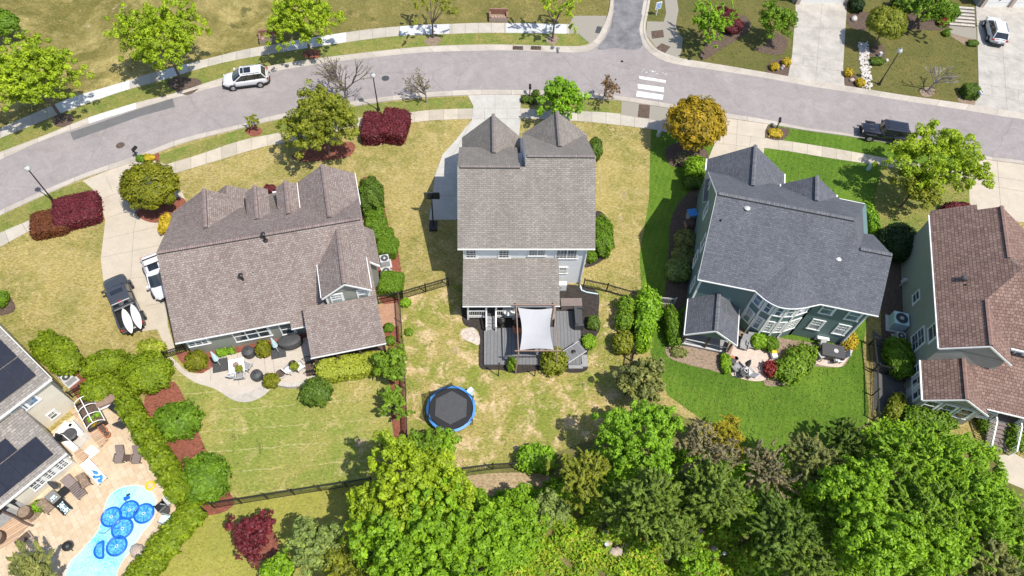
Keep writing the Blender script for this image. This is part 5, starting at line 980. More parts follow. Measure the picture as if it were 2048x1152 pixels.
# rear woodland
gW = 'trees of the rear wood'
wood = [
 ('tallest lime green tree, its crown topping the rear wood beside the lawn fence', 828, 985, 112, 7.0, 'lime', 'broad', .9, 1.2), ('lime crown leaning left over the lawn fence', 752, 1030, 70, 6.0, 'lime', 'broad', .9, 1),
 ('bright mid-green crown in front of the tall lime tree', 850, 1095, 130, 7.4, 'bright', 'broad', .8, 1.15), ('bright crown at the bottom edge under the tall lime tree', 950, 1120, 95, 6.6, 'bright', 'broad', .85, 1.1), ('lime crown right of the tall lime tree', 893, 1018, 56, 6.0, 'lime', 'broad', .9, 1),
 ('grey-green willow-like tree with pale branches, left of the lime trees', 632, 1088, 58, 4.6, 'silver', 'broad', .8, 1.0), ('leafy green shrub tree at the bottom edge left of the lime trees', 560, 1140, 34, 2.6, 'bright', 'broad', .8, 1), ('green crown at the bottom behind the grey-green tree', 690, 1150, 55, 4.6, 'olive', 'broad', .8, 1.1),
 ('spreading green shrub tree just below the trampoline', 850, 888, 38, 2.4, 'mid', 'broad', .8, 1.0), ('thin brownish shrub tree by the lower end of the mulch strip', 780, 908, 36, 2.4, 'olive', 'twig', .7, 1.1), ('small bright green tree touching the trampoline rim', 893, 880, 26, 1.9, 'bright', 'broad', .8, .9),
 ('bright green spreading tree between the patchy and the lush lawn', 1280, 880, 88, 4.6, 'apple', 'broad', .75, 1.1), ('yellow-olive tree below the round green bush on the patchy lawn', 1165, 955, 58, 4.4, 'olive', 'conifer', .9, 1.15),
 ('largest dark cedar in the middle of the rear wood', 1295, 1010, 80, 6.0, 'conif', 'conifer', .95, 1.2), ('dark cedar right of the largest cedar', 1425, 990, 74, 5.6, 'conif', 'conifer', .95, 1.2), ('dark cedar bough low in front of the two cedars', 1350, 1060, 60, 4.6, 'conif', 'conifer', .9, 1.1), ('small cedar left of the largest cedar', 1225, 1025, 38, 3.4, 'conif', 'conifer', 1, 1),
 ('gold leaved shrub tree at the lower rim of the lush lawn', 1448, 874, 44, 3.0, 'goldgreen', 'conifer', .8, 1.0), ('thin grey-brown budding tree left of the gold one', 1412, 905, 62, 4.4, 'twig', 'twig', .8, 1.6), ('grey-brown budding tree below the lush lawn', 1530, 945, 60, 4.6, 'twig', 'twig', .8, 1.6),
 ('olive budding tree right of the grey-brown one', 1618, 925, 64, 4.8, 'grey', 'conifer', .8, 1.2), ('very dark evergreen in the shade of the rear wood', 1560, 1060, 78, 5.2, 'dark', 'conifer', .85, 1.15), ('dark evergreen at the bottom edge right of centre', 1610, 1130, 70, 5.0, 'conif', 'conifer', .8, 1.1),
 ('bright green tall crown left of the feathery ones', 1705, 985, 74, 6.4, 'bright', 'broad', .9, 1.15), ('bright green crown at the bottom below the tall bright one', 1750, 1085, 92, 6.8, 'bright', 'broad', .8, 1.15), ('feathery pale green crown under the white stairs', 1850, 925, 88, 5.4, 'bright', 'wispy', .7, 1.6), ('feathery crown beside the pale path on the right', 1925, 1000, 84, 5.6, 'bright', 'wispy', .7, 2.2), ('feathery crown amid the bright crowns on the right', 1820, 1020, 80, 6.0, 'mid', 'wispy', .75, 2.2),
 ('lime crown at the bottom right between the bright and dark trees', 1860, 1100, 62, 6.2, 'bright', 'broad', .8, 1.1), ('dark olive pine in the bottom right corner', 1965, 1125, 76, 4.8, 'grey', 'conifer', .8, 1.5), ('feathery green crown at the right edge beyond the path', 2030, 1070, 60, 4.6, 'mid', 'wispy', .7, 1.8), ('small dark tree casting shade at the corner of the lush lawn', 1690, 880, 46, 2.8, 'dark', 'conifer', .8, 1.1),
 ('bushy green tree by the gap in the rear fence', 1035, 1014, 38, 2.6, 'bright', 'broad', .8, 1), ('green scrub tree at the bottom near the yellow ground cover', 1030, 1075, 62, 3.4, 'bright', 'broad', .8, 1.1), ('silver-green scrub tree between yellow cover and cedars', 1100, 1020, 38, 2.6, 'silver', 'broad', .7, 1),
 ('green scrub at the bottom edge centre right', 1400, 1130, 40, 1.8, 'bright', 'broad', .6, 1),
 ('leafy sapling between the feathery crowns and the white stairs', 1780, 905, 46, 3.6, 'bright', 'wispy', .8, 2.0), ('bright crown closing the gap left of the feathery crowns', 1690, 1050, 60, 5.0, 'mid', 'broad', .8, 1.1), ('green crown at the bottom edge below the feathery crowns', 1905, 1090, 60, 5.2, 'bright', 'wispy', .8, 2.2), ('mid green crown filling the right bottom corner', 1990, 1050, 60, 4.4, 'bright', 'wispy', .8, 2.0), ('olive underwood tree between the two cedars', 1365, 985, 44, 3.6, 'conif', 'conifer', .9, 1.2), ('bright small tree at the lower right of the tall lime tree', 985, 1050, 48, 4.4, 'bright', 'broad', .8, 1.1)]
for lb, x, y, r, h, lf_, st, rz_, dn in wood:
    tree(lb, x, y, r, h, lf_, st, rz_, group=gW, dens=dn, lf=.115 if st != 'twig' else .085, rk=.31 if r > 50 else .27)
tree('rounded dark olive bush tree between the side fence and the lush lawn', 1286, 765, 50, 2.6, 'grey', 'broad', rz=.9, lf=.16, rk=.36, dens=1.4)
shrub('round bright bush standing at the rear fence of the patchy lawn', 1073, 917, 36, 25, 1.7, 'apple', 'dome', 0, lf=.13, fuzzy=.05)
shrub('hedge under the rear windows of the red-brown roofed house', 1858, 838, 46, 20, 1.6, 'hedge', 'dome', -.2, 'hedge', 'hedge', lf=.13, fuzzy=.05); shrub('slanting hedge spur beside the gravel side yard', 1790, 812, 13, 28, 1.4, 'olive', 'dome', -.6, 'hedge', 'hedge', lf=.12); shrub('palm-like shrub right of the white stairs', 2034, 872, 22, 24, 1.3, 'mid', lf=.16, fuzzy=.15); shrub('small shrub left of the white stairs', 1972, 848, 13, 14, .9, 'mid', fuzzy=.12)
# low growth of the wood floor: uncountable
def cover(name, label, poly, n, leaf, hmax, lf, seed):
    rng = np.random.default_rng(seed); P = pxs(poly); xs = [p.x for p in P]; ys = [p.y for p in P]; out = []
    A = np.array([(p.x, p.y) for p in P])
    q = np.stack([rng.uniform(min(xs), max(xs), n*3), rng.uniform(min(ys), max(ys), n*3)], 1); ins = np.zeros(len(q), bool); j = len(A)-1
    for i in range(len(A)):
        cnd = ((A[i, 1] > q[:, 1]) != (A[j, 1] > q[:, 1])) & (q[:, 0] < (A[j, 0]-A[i, 0])*(q[:, 1]-A[i, 1])/(A[j, 1]-A[i, 1]+1e-12)+A[i, 0]); ins ^= cnd; j = i
    q = q[ins][:n]; k = len(q); cl = np.sin(q[:, 0]*1.7+np.sin(q[:, 1]*1.3))*np.sin(q[:, 1]*1.9+np.cos(q[:, 0]))
    z = np.abs(rng.normal(0, 1, k))*.3*hmax*(1+.9*cl)+.04
    keep = cl > -.75; q, z, cl = q[keep], z[keep], cl[keep]; k = len(q); Pt = np.column_stack([q, np.minimum(z, hmax)])
    ln = lf*rng.uniform(.6, 1.4, k); o = leafmesh(name, Pt, rng.normal(0, .6, (k, 3))+np.array([0, 0, 1]), rng.normal(size=(k, 3))+np.array([0, 0, .3]), ln, ln*.5, np.clip(.5+.3*cl+rng.normal(0, .2, k), 0, 1), L[leaf], None)
    return tag(o, label, 'ground cover', None, 'stuff')
cover('ground_cover', 'yellow-green brambles covering the floor between the rear trees', [(1010, 1000), (1180, 990), (1260, 1050), (1420, 1060), (1500, 1080), (1520, 1170), (980, 1180)], 34000, 'cover', .8, .12, 3)
cover('undergrowth', 'tangled green undergrowth below the rear trees', [(700, 1000), (920, 975), (1000, 985), (1110, 960), (1180, 900), (1400, 900), (1640, 910), (1760, 840), (1990, 900), (2100, 1180), (700, 1190)], 60000, 'bright', 1.2, .15, 5)
cover('undergrowth', 'low bright scrub in front of the rear fence', [(930, 985), (1010, 985), (1100, 985), (1090, 1040), (960, 1040)], 5000, 'bright', .9, .14, 6)
# ------------------------------------------------------------------ street furniture
def lamp(px, py, label):
    o = thing('street_lamp', label, 'street lamp', W(px, py), 0, 'black lamp posts along the street')
    b = MB(); b.lathe((0, 0, 0), [(.2, 0), (.2, .12), (.11, .3), (.09, .9), (.065, 1.0), (.05, 4.25), (.09, 4.3), (.06, 4.36)], 12); b.build('post', M['black'], o, local=True)
    b = MB(); b.lathe((0, 0, 4.36), [(.1, 0), (.24, .14), (.27, .3), (.2, .48), (.07, .6)], 14); b.build('globe', M['lgrey'], o, local=True, smooth=True)
    b = MB(); b.lathe((0, 0, 4.36), [(.13, .56), (.1, .64), (.02, .76)], 12); b.build('finial', M['grey'], o, local=True)
lamp(108, 403, 'black lamp post beside the plum hedge at the left road edge'); lamp(757, 220, 'black lamp post between the bare tree and the plum hedges'); lamp(1758, 169, 'black lamp post on the olive lawn by the white stones')
def mailbox(px, py, label, rz=0, white=False):
    o = thing('mailbox', label, 'mailbox', W(px, py), rz, 'post mailboxes at the kerb')
    b = MB(); b.box((0, 0, .55), (.1, .1, 1.1)); b.box((.05, 0, 1.0), (.5, .08, .08)); b.build('post', M['black'], o, local=True)
    b = MB(); b.prism([(-.16+x, y, 1.08+z) for x, y, z in ()] or [(-.1, -.13, 1.05), (.45, -.13, 1.05), (.45, .13, 1.05), (-.1, .13, 1.05)], .16); b.prism([(-.1, -.13, 1.21), (-.1, .13, 1.21), (-.1, .08, 1.31), (-.1, -.08, 1.31)], Vector((.55, 0, 0))); b.build('box', M['lgrey' if white else 'black'], o, local=True)
mailbox(276, 316, 'black mailbox post among yellow flowers by the left kerb', 1.2); mailbox(1059, 192, 'black mailbox post among the ball shrubs by the grey driveway', 1.57); mailbox(1552, 258, 'black mailbox post ringed by yellow daffodils', 1.3); mailbox(1947, 200, 'grey mailbox beside the dark block hedge at the right drive', -1.5, True)
def disc(px, py, r, label, name='manhole_cover', cat='manhole', m='dgrey', z=.022):
    p = W(px, py); o = thing(name, label, cat, p); b = MB(); b.lathe((0, 0, z), [(r*1.15, 0), (r*1.15, .006), (r*1.02, .008)], 20); b.build('ring', M['grey'], o, local=True)
    b = MB(); b.lathe((0, 0, z+.002), [(r, 0), (r, .01), (r*.9, .012)], 20)
    for k in range(-3, 4): b.box((k*r*.25, 0, z+.016), (.05, 1.5*math.sqrt(max(.05, 1-(k*.25)**2))*r, .01))
    b.build('lid', M[m], o, local=True)
disc(241, 291, .42, 'round dark manhole lid on the left stretch of road', m='m_soil'); disc(771, 157, .42, 'round dark manhole lid on the road right of the lamp post'); disc(1244, 123, .16, 'small valve cover at the mouth of the side street', m='black', cat='valve cover'); disc(1258, 137, .16, 'small valve cover nearer the crossing', m='grey', cat='valve cover')
for px, py, t in ((1036, 97, 'left rusty kerb inlet grate beside the far kerb'), (1072, 97, 'right rusty kerb inlet grate in the tree shade')):
    o = thing('kerb_inlet', t, 'drain', W(px, py), 0, 'kerb inlets'); b = MB(); b.box((0, 0, .075), (1.15, .5, .13)); b.build('frame', M['red'] if 0 else M['m_soil'], o, local=True); b = MB()
    for k in range(6): b.box((-.45+k*.18, 0, .15), (.07, .42, .02))
    b.build('grate', M['black'], o, local=True)
for px, py, t, a in ((540, 79, 'low brick planter box in the shade of the yellow-green maple', .22), (997, 37, 'low brick planter box on the meadow right of the sparse tree', .03)):
    o = thing('brick_box', t, 'planter', W(px, py), a, 'brick boxes behind the far pavement'); b = MB()
    for x, y, sx, sy in ((0, .6, 2.2, .2), (-1.0, 0, .2, 1.3), (1.0, 0, .2, 1.3), (0, -.62, 2.2, .18)): b.box((x, y, .3 if y < .5 else .45), (sx, sy, .6 if y < .5 else .9))
    b.build('brick_wall', M['brick'], o, local=True); b = MB(); b.box((0, 0, .1), (1.8, 1.0, .2)); b.build('bed', M['m_brown'], o, local=True)
    for k in range(5): b = MB(); b.ball((-.7+k*.35, -.2+.1*(k % 2), .32), .15, 8); b.build('stone_pot', M['rock'], o, local=True)
o = thing('yard_sign', 'blue and white tilted sign board beside the side street', 'sign', W(1312, 31), .35); b = MB(); b.bar((0, 0, 0), (0, .0, 1.5), .07, .07); b.build('post', M['white'], o, local=True); b = MB(); b.box((0, -.05, 1.4), (.75, .06, .95)); b.build('board', M['white'], o, local=True); b = MB()
for k in range(4): b.box((0, -.09, 1.12+.19*k), (.6-.1*(k % 2), .02, .09))
b.build('lettering_bars', M['blue'], o, local=True)
for px, py, h, m_, t in ((1735, 340, .9, 'lblue', 'teal utility pedestal on the lush front lawn'), (1316, 273, .7, 'lgrey', 'grey utility pedestal in the golden tree shade'), (1758, 113, .5, 'lgrey', 'flat grey utility box beside the dark clump')):
    o = thing('utility_pedestal', t, 'utility box', W(px, py), .3); b = MB(); b.box((0, 0, h/2), (.28, .28, h)); b.build('body', M[m_], o, local=True); b = MB(); b.box((0, 0, h+.03), (.33, .33, .07)); b.build('cap', M[m_], o, local=True)
def stones(name, label, pts, n, r, m, seed, wd=.6):
    rng = random.Random(seed); P, Ln = resample(pxs(pts), 60); b = MB()
    for _ in range(n):
        p = P[rng.randrange(60)]; b.ball((p.x+rng.uniform(-wd, wd), p.y+rng.uniform(-wd*.6, wd*.6), r*.4), r*rng.uniform(.5, 1.2), 6, 0, rng.uniform(.7, 1.3), 1, .7)
    o = b.build(name, m); return tag(o, label, 'stones', None, 'stuff')
stones('river_stones', 'swale of white river stones down the olive lawn to the kerb', [(1726, 88), (1728, 120), (1732, 150), (1733, 175)], 420, .14, M['stone'], 3, .55)
stones('river_stones', 'brown edging stones along the rear property line', [(1218, 1075), (1205, 1100), (1440, 1120), (1390, 1078)], 26, .35, M['rock'], 4, .7)
for px, py, r, t, m_ in ((1707, 40, .4, 'white boulder in the soil bed by the old drive', 'stone'), (1703, 162, .28, 'small pale boulder between the yellow balls by the kerb', 'rock'), (1566, 133, .25, 'small pale boulder between the two left yellow balls', 'rock'), (1563, 138, .2, 'dark little boulder in the left kerb bed', 'grey'), (1773, 122, .22, 'white ornament beside the dark clump on the olive lawn', 'stone'), (279, 1105, .55, 'brown boulder at the pool edge near the low arborvitae', 'rock'), (292, 1103, .35, 'smaller boulder beside the brown one by the pool', 'grey')):
    b = MB(); b.ball((0, 0, r*.5), r, 9, 0, 1.2, .9, .75); o = b.build('boulder', M[m_]); o.location = W(px, py); o.rotation_euler.z = px; tag(o, t, 'boulder')
# ------------------------------------------------------------------ vehicles
def ring(x, w, zb, zs, cr_=.04):
    return [Vector((x, y*w, z)) for y, z in ((-.9, zb), (-1, zb+.2), (-1, zs-.22), (-.95, zs-.06), (-.78, zs), (0, zs+cr_), (.78, zs), (.95, zs-.06), (1, zs-.22), (1, zb+.2), (.9, zb))]
def paint(name, c, met=0):
    m, n, b = newmat(name); b.inputs['Base Color'].default_value = c4(c); b.inputs['Roughness'].default_value = .28; b.inputs['Metallic'].default_value = met; b.inputs['Coat Weight'].default_value = .7; b.inputs['Coat Roughness'].default_value = .05; return m
PW, PG, PB = paint('white_car_paint', (.66, .66, .67)), paint('grey_car_paint', (.07, .074, .085), .3), paint('black_car_paint', (.02, .022, .035))
def vehicle(label, cat, front, rear, kind, pm, name, sunroof=1, bars=False):
    f, r = W(*front, .6), W(*rear, .6); a = math.atan2(f.y-r.y, f.x-r.x); c = (f+r)/2
    o = thing(name, label, cat, (c.x, c.y, .02), a)
    Ln, Wd, H = {'suv': (4.75, .94, 1.7), 'jeep': (4.75, .93, 1.85), 'pickup': (5.75, 1.0, 1.9)}[kind]; h = Ln/2
    b = MB()
    if kind == 'suv': S_ = [(-h, .6, .55, .92), (-h+.06, .74, .42, 1.02), (-h+.2, .86, .32, 1.08), (-h+.6, .96, .25, 1.11), (-1.1, 1, .25, 1.1), (-.2, .98, .25, 1.08), (.6, .985, .25, 1.06), (h-1.0, .985, .25, 1.01), (h-.6, .94, .27, .96), (h-.3, .85, .3, .89), (h-.12, .72, .34, .8), (h-.02, .55, .42, .7), (h+.02, .4, .46, .64)]
    elif kind == 'jeep': S_ = [(-h+.2, .84, .55, 1.1), (-h+.3, .9, .5, 1.18), (.5, .9, .5, 1.18), (.7, .86, .5, 1.16), (h-.15, .66, .5, 1.08), (h-.05, .64, .55, 1.0)]
    else: S_ = [(h, .72, .5, 1.0), (h-.15, .88, .4, 1.12), (h-.6, .96, .38, 1.2), (h-1.5, .98, .38, 1.24), (-.55, .98, .38, 1.24), (-.6, .98, .38, .82), (-h+.18, .97, .38, .82), (-h+.12, .97, .38, .82)]
    b.loft([ring(x, w_*Wd, zb+.05, zs) for x, w_, zb, zs in S_]); body = b.build('body', pm, o, local=True, smooth=True)
    if kind == 'pickup':
        for nm, c_, sz in (('bed_side', (-1.65, .9, 1.05), (2.2, .13, .5)), ('bed_side', (-1.65, -.9, 1.05), (2.2, .13, .5)), ('tailgate', (-h+.13, 0, 1.03), (.1, 1.75, .46)), ('bed_floor', (-1.65, 0, .86), (2.15, 1.7, .06))):
            b = MB(); b.box(c_, sz); b.build(nm, M['black'] if nm == 'bed_floor' else pm, o, local=True)
    # greenhouse
    g = {'suv': ((-2.18, 1.28, .88), (-1.72, .38, .7), 1.05, 1.63), 'jeep': ((-2.05, .62, .86), (-1.98, .35, .74), 1.18, 1.8), 'pickup': ((-.72, 1.72, .93), (-.62, .98, .78), 1.23, 1.86)}[kind]
    (x0, x1, wy), (X0, X1, WY), z0, z1 = g
    lo = [Vector(p) for p in ((x0, -wy*.94, z0), (x1-.15, -wy, z0), (x1, -wy*.6, z0), (x1+.06, 0, z0), (x1, wy*.6, z0), (x1-.15, wy, z0), (x0, wy*.94, z0))]; hi = [Vector(p) for p in ((X0, -WY*.94, z1), (X1-.1, -WY, z1), (X1, -WY*.6, z1), (X1+.03, 0, z1), (X1, WY*.6, z1), (X1-.1, WY, z1), (X0, WY*.94, z1))]
    b = MB(); b.loft([lo, hi]); b.build('windows', M['carglass'], o, local=True)
    b = MB(); hc_ = Vector(((X0+X1)/2, 0, z1)); top = [hc_+(p-hc_)*1.05+Vector((0, 0, .03)) for p in hi]; mid = [hc_+(p-hc_)*.7+Vector((0, 0, .08)) for p in hi]; b.loft([[p-Vector((0, 0, .05)) for p in top], top, mid]); b.build('roof', pm, o, local=True)
    b = MB()
    for i in (0, 1, 5, 6): b.bar(lo[i]*1.0+Vector((0, 0, 0)), hi[i]*1.01, .07, .07)
    b.each('pillar', pm, o); b = MB()
    if kind == 'suv': c_ = MB(); c_.loft([ring(x, w_*Wd*1.012, zb-.03, zb+.22, 0) for x, w_, zb, zs in S_[1:-1]]); c_.build('sill_cladding', M['black'], o, local=True)
    for t in ((.5,) if kind != 'suv' else (.36, .68)):
        for i, j in ((0, 1), (6, 5)): b.bar(lo[i].lerp(lo[j], t)*1.005, hi[i].lerp(hi[j], t)*1.02, .09, .05)
    b.each('window_pillar', M['black'] if kind != 'jeep' else pm, o)
    wr = {'suv': .37, 'jeep': .42, 'pickup': .42}[kind]; wx = {'suv': (1.42, -1.38), 'jeep': (1.45, -1.4), 'pickup': (1.85, -1.75)}[kind]
    for x in wx:
        for s_ in (-1, 1):
            y = s_*(Wd-.02+(.04 if kind == 'jeep' else 0)); b = MB(); b.tube((x, y-.12, wr), (x, y+.12, wr), wr, wr, 18); wl = b.build('wheel', M['rubber'], o, local=True)
            b = MB(); b.tube((x, y+s_*.1, wr), (x, y+s_*.135, wr), wr*.62, wr*.55, 12); b.build('rim', M['steel'] if kind == 'suv' else M['grey'], wl, local=True)
            if kind == 'jeep': b = MB(); b.box((x, s_*.98, .92), (1.05, .24, .07)); b.build('mudguard', M['black'], o, local=True)
    for s_ in (-1, 1):
        b = MB(); b.box((x1-.25, s_*(Wd+.1), z0+.08), (.16, .24, .18)); b.build('side_mirror', pm, o, local=True)
        b = MB(); b.box((h-.2 if kind != 'jeep' else h-.04, s_*Wd*.68, .78 if kind == 'suv' else .95), (.16, .34, .12) if kind != 'jeep' else (.06, .2, .2), -s_*.3 if kind != 'jeep' else 0); b.build('headlight', M['lgrey'], o, local=True)
        b = MB(); b.box((-h+.08 if kind != 'jeep' else -h+.24, s_*Wd*.82, .98), (.14, .24, .16)); b.build('tail_light', M['red'], o, local=True)
    b = MB(); b.box((h-.02, 0, .45), (.14, Wd*1.3, .16)); b.build('bumper', M['black'], o, local=True); b = MB(); b.box((-h+.0, 0, .5), (.16, Wd*1.45, .18)); b.build('bumper', M['black'], o, local=True)
    b = MB(); b.box((-h-.09 if kind != 'pickup' else -h+.06, 0, .75), (.02, .34, .16)); b.build('number_plate', M['white'], o, local=True)
    if kind in ('suv', 'pickup'):
        if sunroof:
            b = MB(); b.box(((X0+X1)/2+.3, 0, z1+.085), (.7, .85, .02) if kind == 'suv' else (.42, 1.0, .02)); b.build('sunroof', M['carglass'], o, local=True)
        if sunroof == 2: b = MB(); b.box(((X0+X1)/2+.85, 0, z1+.08), (.3, .85, .02)); b.build('sunroof', M['carglass'], o, local=True)
        if bars:
            for x in (X0+.35, X0+1.05): b = MB(); b.bar((x, -.62, z1+.14), (x, .62, z1+.14), .09, .06, up=(0, 0, 1)); b.build('roof_bar', M['black'], o, local=True)
    if kind == 'suv': b = MB(); b.box((h-.12, 0, .72), (.1, .8, .12)); b.build('grille', M['black'], o, local=True); b = MB(); b.box((-h+.1, 0, 1.06), (.06, 1.1, .05)); b.build('rear_light_bar', M['dgrey'], o, local=True)
    if kind == 'suv':
        for s_ in (-1, 1): b = MB(); b.bar((X0+.15, s_*WY*.9, z1+.11), (X1-.25, s_*WY*.9, z1+.11), .05, .05); b.build('roof_rail', M['steel'], o, local=True)
    if kind == 'jeep':
        b = MB(); b.tube((-h+.18, 0, 1.0), (-h-.04, 0, 1.0), .4, .4, 16); b.build('spare_wheel', M['rubber'], o, local=True)
        for y in (-.3, .3): b = MB(); b.box((1.45, y, 1.16), (.5, .12, .05)); b.build('bonnet_vent', M['dgrey'], o, local=True)
    if kind == 'jeep':
        for y in (-.45, -.15, .15, .45): b = MB(); b.box(((X0+X1)/2, y, z1+.09), (2.0, .05, .03)); b.build('roof_rib', pm, o, local=True)
    if kind == 'pickup':
        b = MB(); b.box((-.66, 0, 1.9), (.06, 1.45, .05)); b.build('cab_spoiler', M['lgrey'], o, local=True)
        b = MB(); b.box((-.8, 0, 1.28), (.12, 1.6, .08)); b.build('bed_bar', M['steel'], o, local=True)
        b = MB(); b.box((-.6, 0, 1.93), (.1, .3, .06)); b.build('high_stop_light', M['red'], o, local=True)
    return o
_e = MB.each
def _each_local(s, name, mats, parent):
    for i in range(0, len(s.f), 6):
        c = MB()
        for k in range(i, i+6): c.poly([s.v[j] for j in s.f[k]], s.m[k])
        c.build(name, mats, parent, local=True)
MB.each = _each_local
vehicle('white crossover car with black sunroof driving on the curved road', 'car', (447, 163), (537, 152), 'suv', PW, 'car', 2)
vehicle('white car parked on the top right driveway, tail to the street', 'car', (1984, 34), (1997, 90), 'suv', PW, 'car', 0)
vehicle('white sport utility car half hidden under the eave of the sage house', 'car', (335, 600), (302, 510), 'suv', PW, 'car', 1, True)
vehicle('black open-fendered off-road car parked at the near kerb', 'car', (1722, 259), (1812, 274), 'jeep', PB, 'off_road_car')
pk = vehicle('dark grey pickup truck carrying two white boards on the tan driveway', 'pickup truck', (229, 556), (271, 662), 'pickup', PG, 'pickup_truck')
MB.each = _e
def board(px0, px1, label, wd, z=1.0):
    p, q = W(*px0, z), W(*px1, z+.25); d = q-p; a = math.atan2(d.y, d.x); Ln = d.length; b = MB(); R = []
    for k in range(11):
        t = k/10; w_ = wd*max(.03, math.sin(math.pi*min(.99, max(.01, t)))**.62); x = t*Ln; zz = .25*t+.06*(2*t-1)**2
        R.append([Vector((x, w_*math.cos(u), zz+.1*math.sin(u)*max(.2, w_/wd)+.12)) for u in [2*math.pi*i/12 for i in range(12)]])
    b.loft(R); o = b.build('kayak', M['white'], smooth=True); o.location = p; o.rotation_euler.z = a
    return tag(o, label, 'kayak', 'white kayaks in the truck bed')
board((247, 619), (265, 668), 'left white kayak lying in the pickup bed, its end hanging lower', .35); board((264, 610), (283, 659), 'right white kayak lying in the pickup bed beside the tail light', .34, 1.08)
# ------------------------------------------------------------------ fences
def fence(label, pts, h=1.3, m='black', step=.13, group=None, name='fence', arch=None, pst=2.3):
    P = pxs(pts); o = thing(name, label, 'fence', P[0], 0, group); n = MB(); z = Vector((0, 0, 1))
    for p, q in zip(P[:-1], P[1:]):
        d = q-p; L_ = d.length; k = max(1, round(L_/pst))
        for i in range(k+1):
            b = MB(); c = p.lerp(q, i/k); b.box(c+z*(h/2+.05), (.08, .08, h+.1), math.atan2(d.y, d.x)); b.box(c+z*(h+.12), (.11, .11, .05), math.atan2(d.y, d.x)); b.build('post', M[m], o)
        for zz in (.12, h-.16, h-.02): n.bar(p+z*zz, q+z*zz, .045, .045)
        for i in range(int(L_/step)): c = p.lerp(q, (i+.5)/int(L_/step)); n.bar(c+z*.1, c+z*(h+.0), .028, .028)
    n.build('panel', M[m], o); return o
fence('black picket fence between the sage house and the white house', [(757, 608), (806, 598), (897, 571)]); fence('black picket fence right of the white house with a gate', [(1166, 574), (1212, 584), (1278, 603)]); fence('short grey fence beside the shaded side of the green house', [(1280, 604), (1347, 610)], 1.1, 'lgrey')
fence('dark wooden fence along the red mulch strip', [(800, 604), (806, 690), (812, 780), (815, 880)], 1.35, 'dwood', .1); fence('long black fence at the bottom of the striped lawn', [(430, 1016), (590, 990), (745, 966)], group=None); fence('black rear fence of the patchy lawn', [(925, 947), (985, 939), (1042, 935)]); fence('black fence behind the round laurels', [(1274, 606), (1267, 660), (1262, 722), (1250, 790)])
fence('black fence along the gravel side yard by the red-brown roofed house', [(1736, 690), (1742, 745), (1744, 840)]); fence('short black gate across the gravel side yard', [(1738, 690), (1773, 696)]); fence('black gate beside the row of air conditioners', [(1744, 742), (1772, 750)]); fence('slanting black fence below the low arborvitae', [(414, 1024), (366, 1085), (312, 1156), (270, 1212)]); fence('small black gate by the end of the tan path', [(334, 716), (374, 703)], 1.1); fence('little black gate at the corner of the cream house', [(146, 795), (170, 782)], 1.0)
# ------------------------------------------------------------------ machines
def condenser(px, py, s_, h, label, group=None, m='lgrey', rz=0):
    o = thing('air_conditioner', label, 'air conditioner', W(px, py), rz, group); b = MB(); b.box((0, 0, .04), (s_*1.35, s_*1.35, .08)); b.build('pad', M['lgrey'], o, local=True)
    b = MB(); b.box((0, 0, .08+h/2), (s_, s_, h)); b.build('cabinet', M[m], o, local=True); b = MB(); b.lathe((0, 0, .08+h), [(s_*.42, 0), (s_*.42, .02), (s_*.38, .03)], 18); f_ = b.build('fan_grille', M['dgrey'], o, local=True); b = MB(); b.lathe((0, 0, .1+h), [(s_*.15, 0), (s_*.14, .05), (.02, .07)], 12); b.build('motor_cap', M['lgrey'], f_, local=True)
    b = MB()
    for k in range(7): b.box((0, 0, .2+k*h/8), (s_+.02, s_+.02, .03))
    b.build('louvre', M['grey'], o, local=True)
condenser(771, 528, .8, .85, 'upper grey air conditioner below the clipped hedge blocks', 'air conditioners by the sage house', rz=.25); condenser(774, 552, .8, .75, 'lower grey air conditioner partly under the last hedge block', 'air conditioners by the sage house', rz=.25)
condenser(1790, 650, 1.25, 1.15, 'large blue-grey air conditioner by the far right wall', None, 'lblue', -.25); condenser(1794, 680, .75, .7, 'small air conditioner between the large one and the shrub', None, 'lgrey', -.25)
for px, py, t in ((106, 726, 'upper air conditioner in the row behind the arborvitae hedge'), (122, 742, 'middle air conditioner in the row behind the arborvitae hedge'), (142, 762, 'lowest round-topped unit in the row behind the arborvitae hedge')): condenser(px, py, .75, .7, t, 'air conditioners by the cream house', 'lgrey', .9)
o = thing('heat_pump', 'white heat pump box against the rear wall of the white house', 'air conditioner', fC.p(9.0, -.25), fC.a); b = MB(); b.box((0, 0, .62), (1.05, .42, .8)); b.build('cabinet', M['white'], o, local=True); b = MB(); b.tube((-.18, -.22, .62), (-.18, -.24, .62), .3, .3, 16); b.build('fan_grille', M['lgrey'], o, local=True); b = MB(); b.box((0, 0, .12), (1.1, .5, .2)); b.build('stand', M['grey'], o, local=True)
o = thing('wheelie_bin', 'blue-lidded bin in the shade of the green house', 'bin', W(1380, 438), .2); b = MB(); b.prism([(-.35, -.35, 0), (.35, -.35, 0), (.35, .35, 0), (-.35, .35, 0)], .95); b.build('body', M['grey'], o, local=True); b = MB(); b.box((0, 0, 1.0), (.85, .85, .12)); b.build('lid', M['blue'], o, local=True)
o = thing('storage_crate', 'brown crate below the blue-lidded bin', 'crate', W(1377, 452), .2); b = MB(); b.box((0, 0, .3), (.8, .7, .6)); b.build('body', M['wood'], o, local=True); b = MB(); b.box((0, 0, .63), (.85, .75, .06)); b.build('lid', M['dwood'], o, local=True)
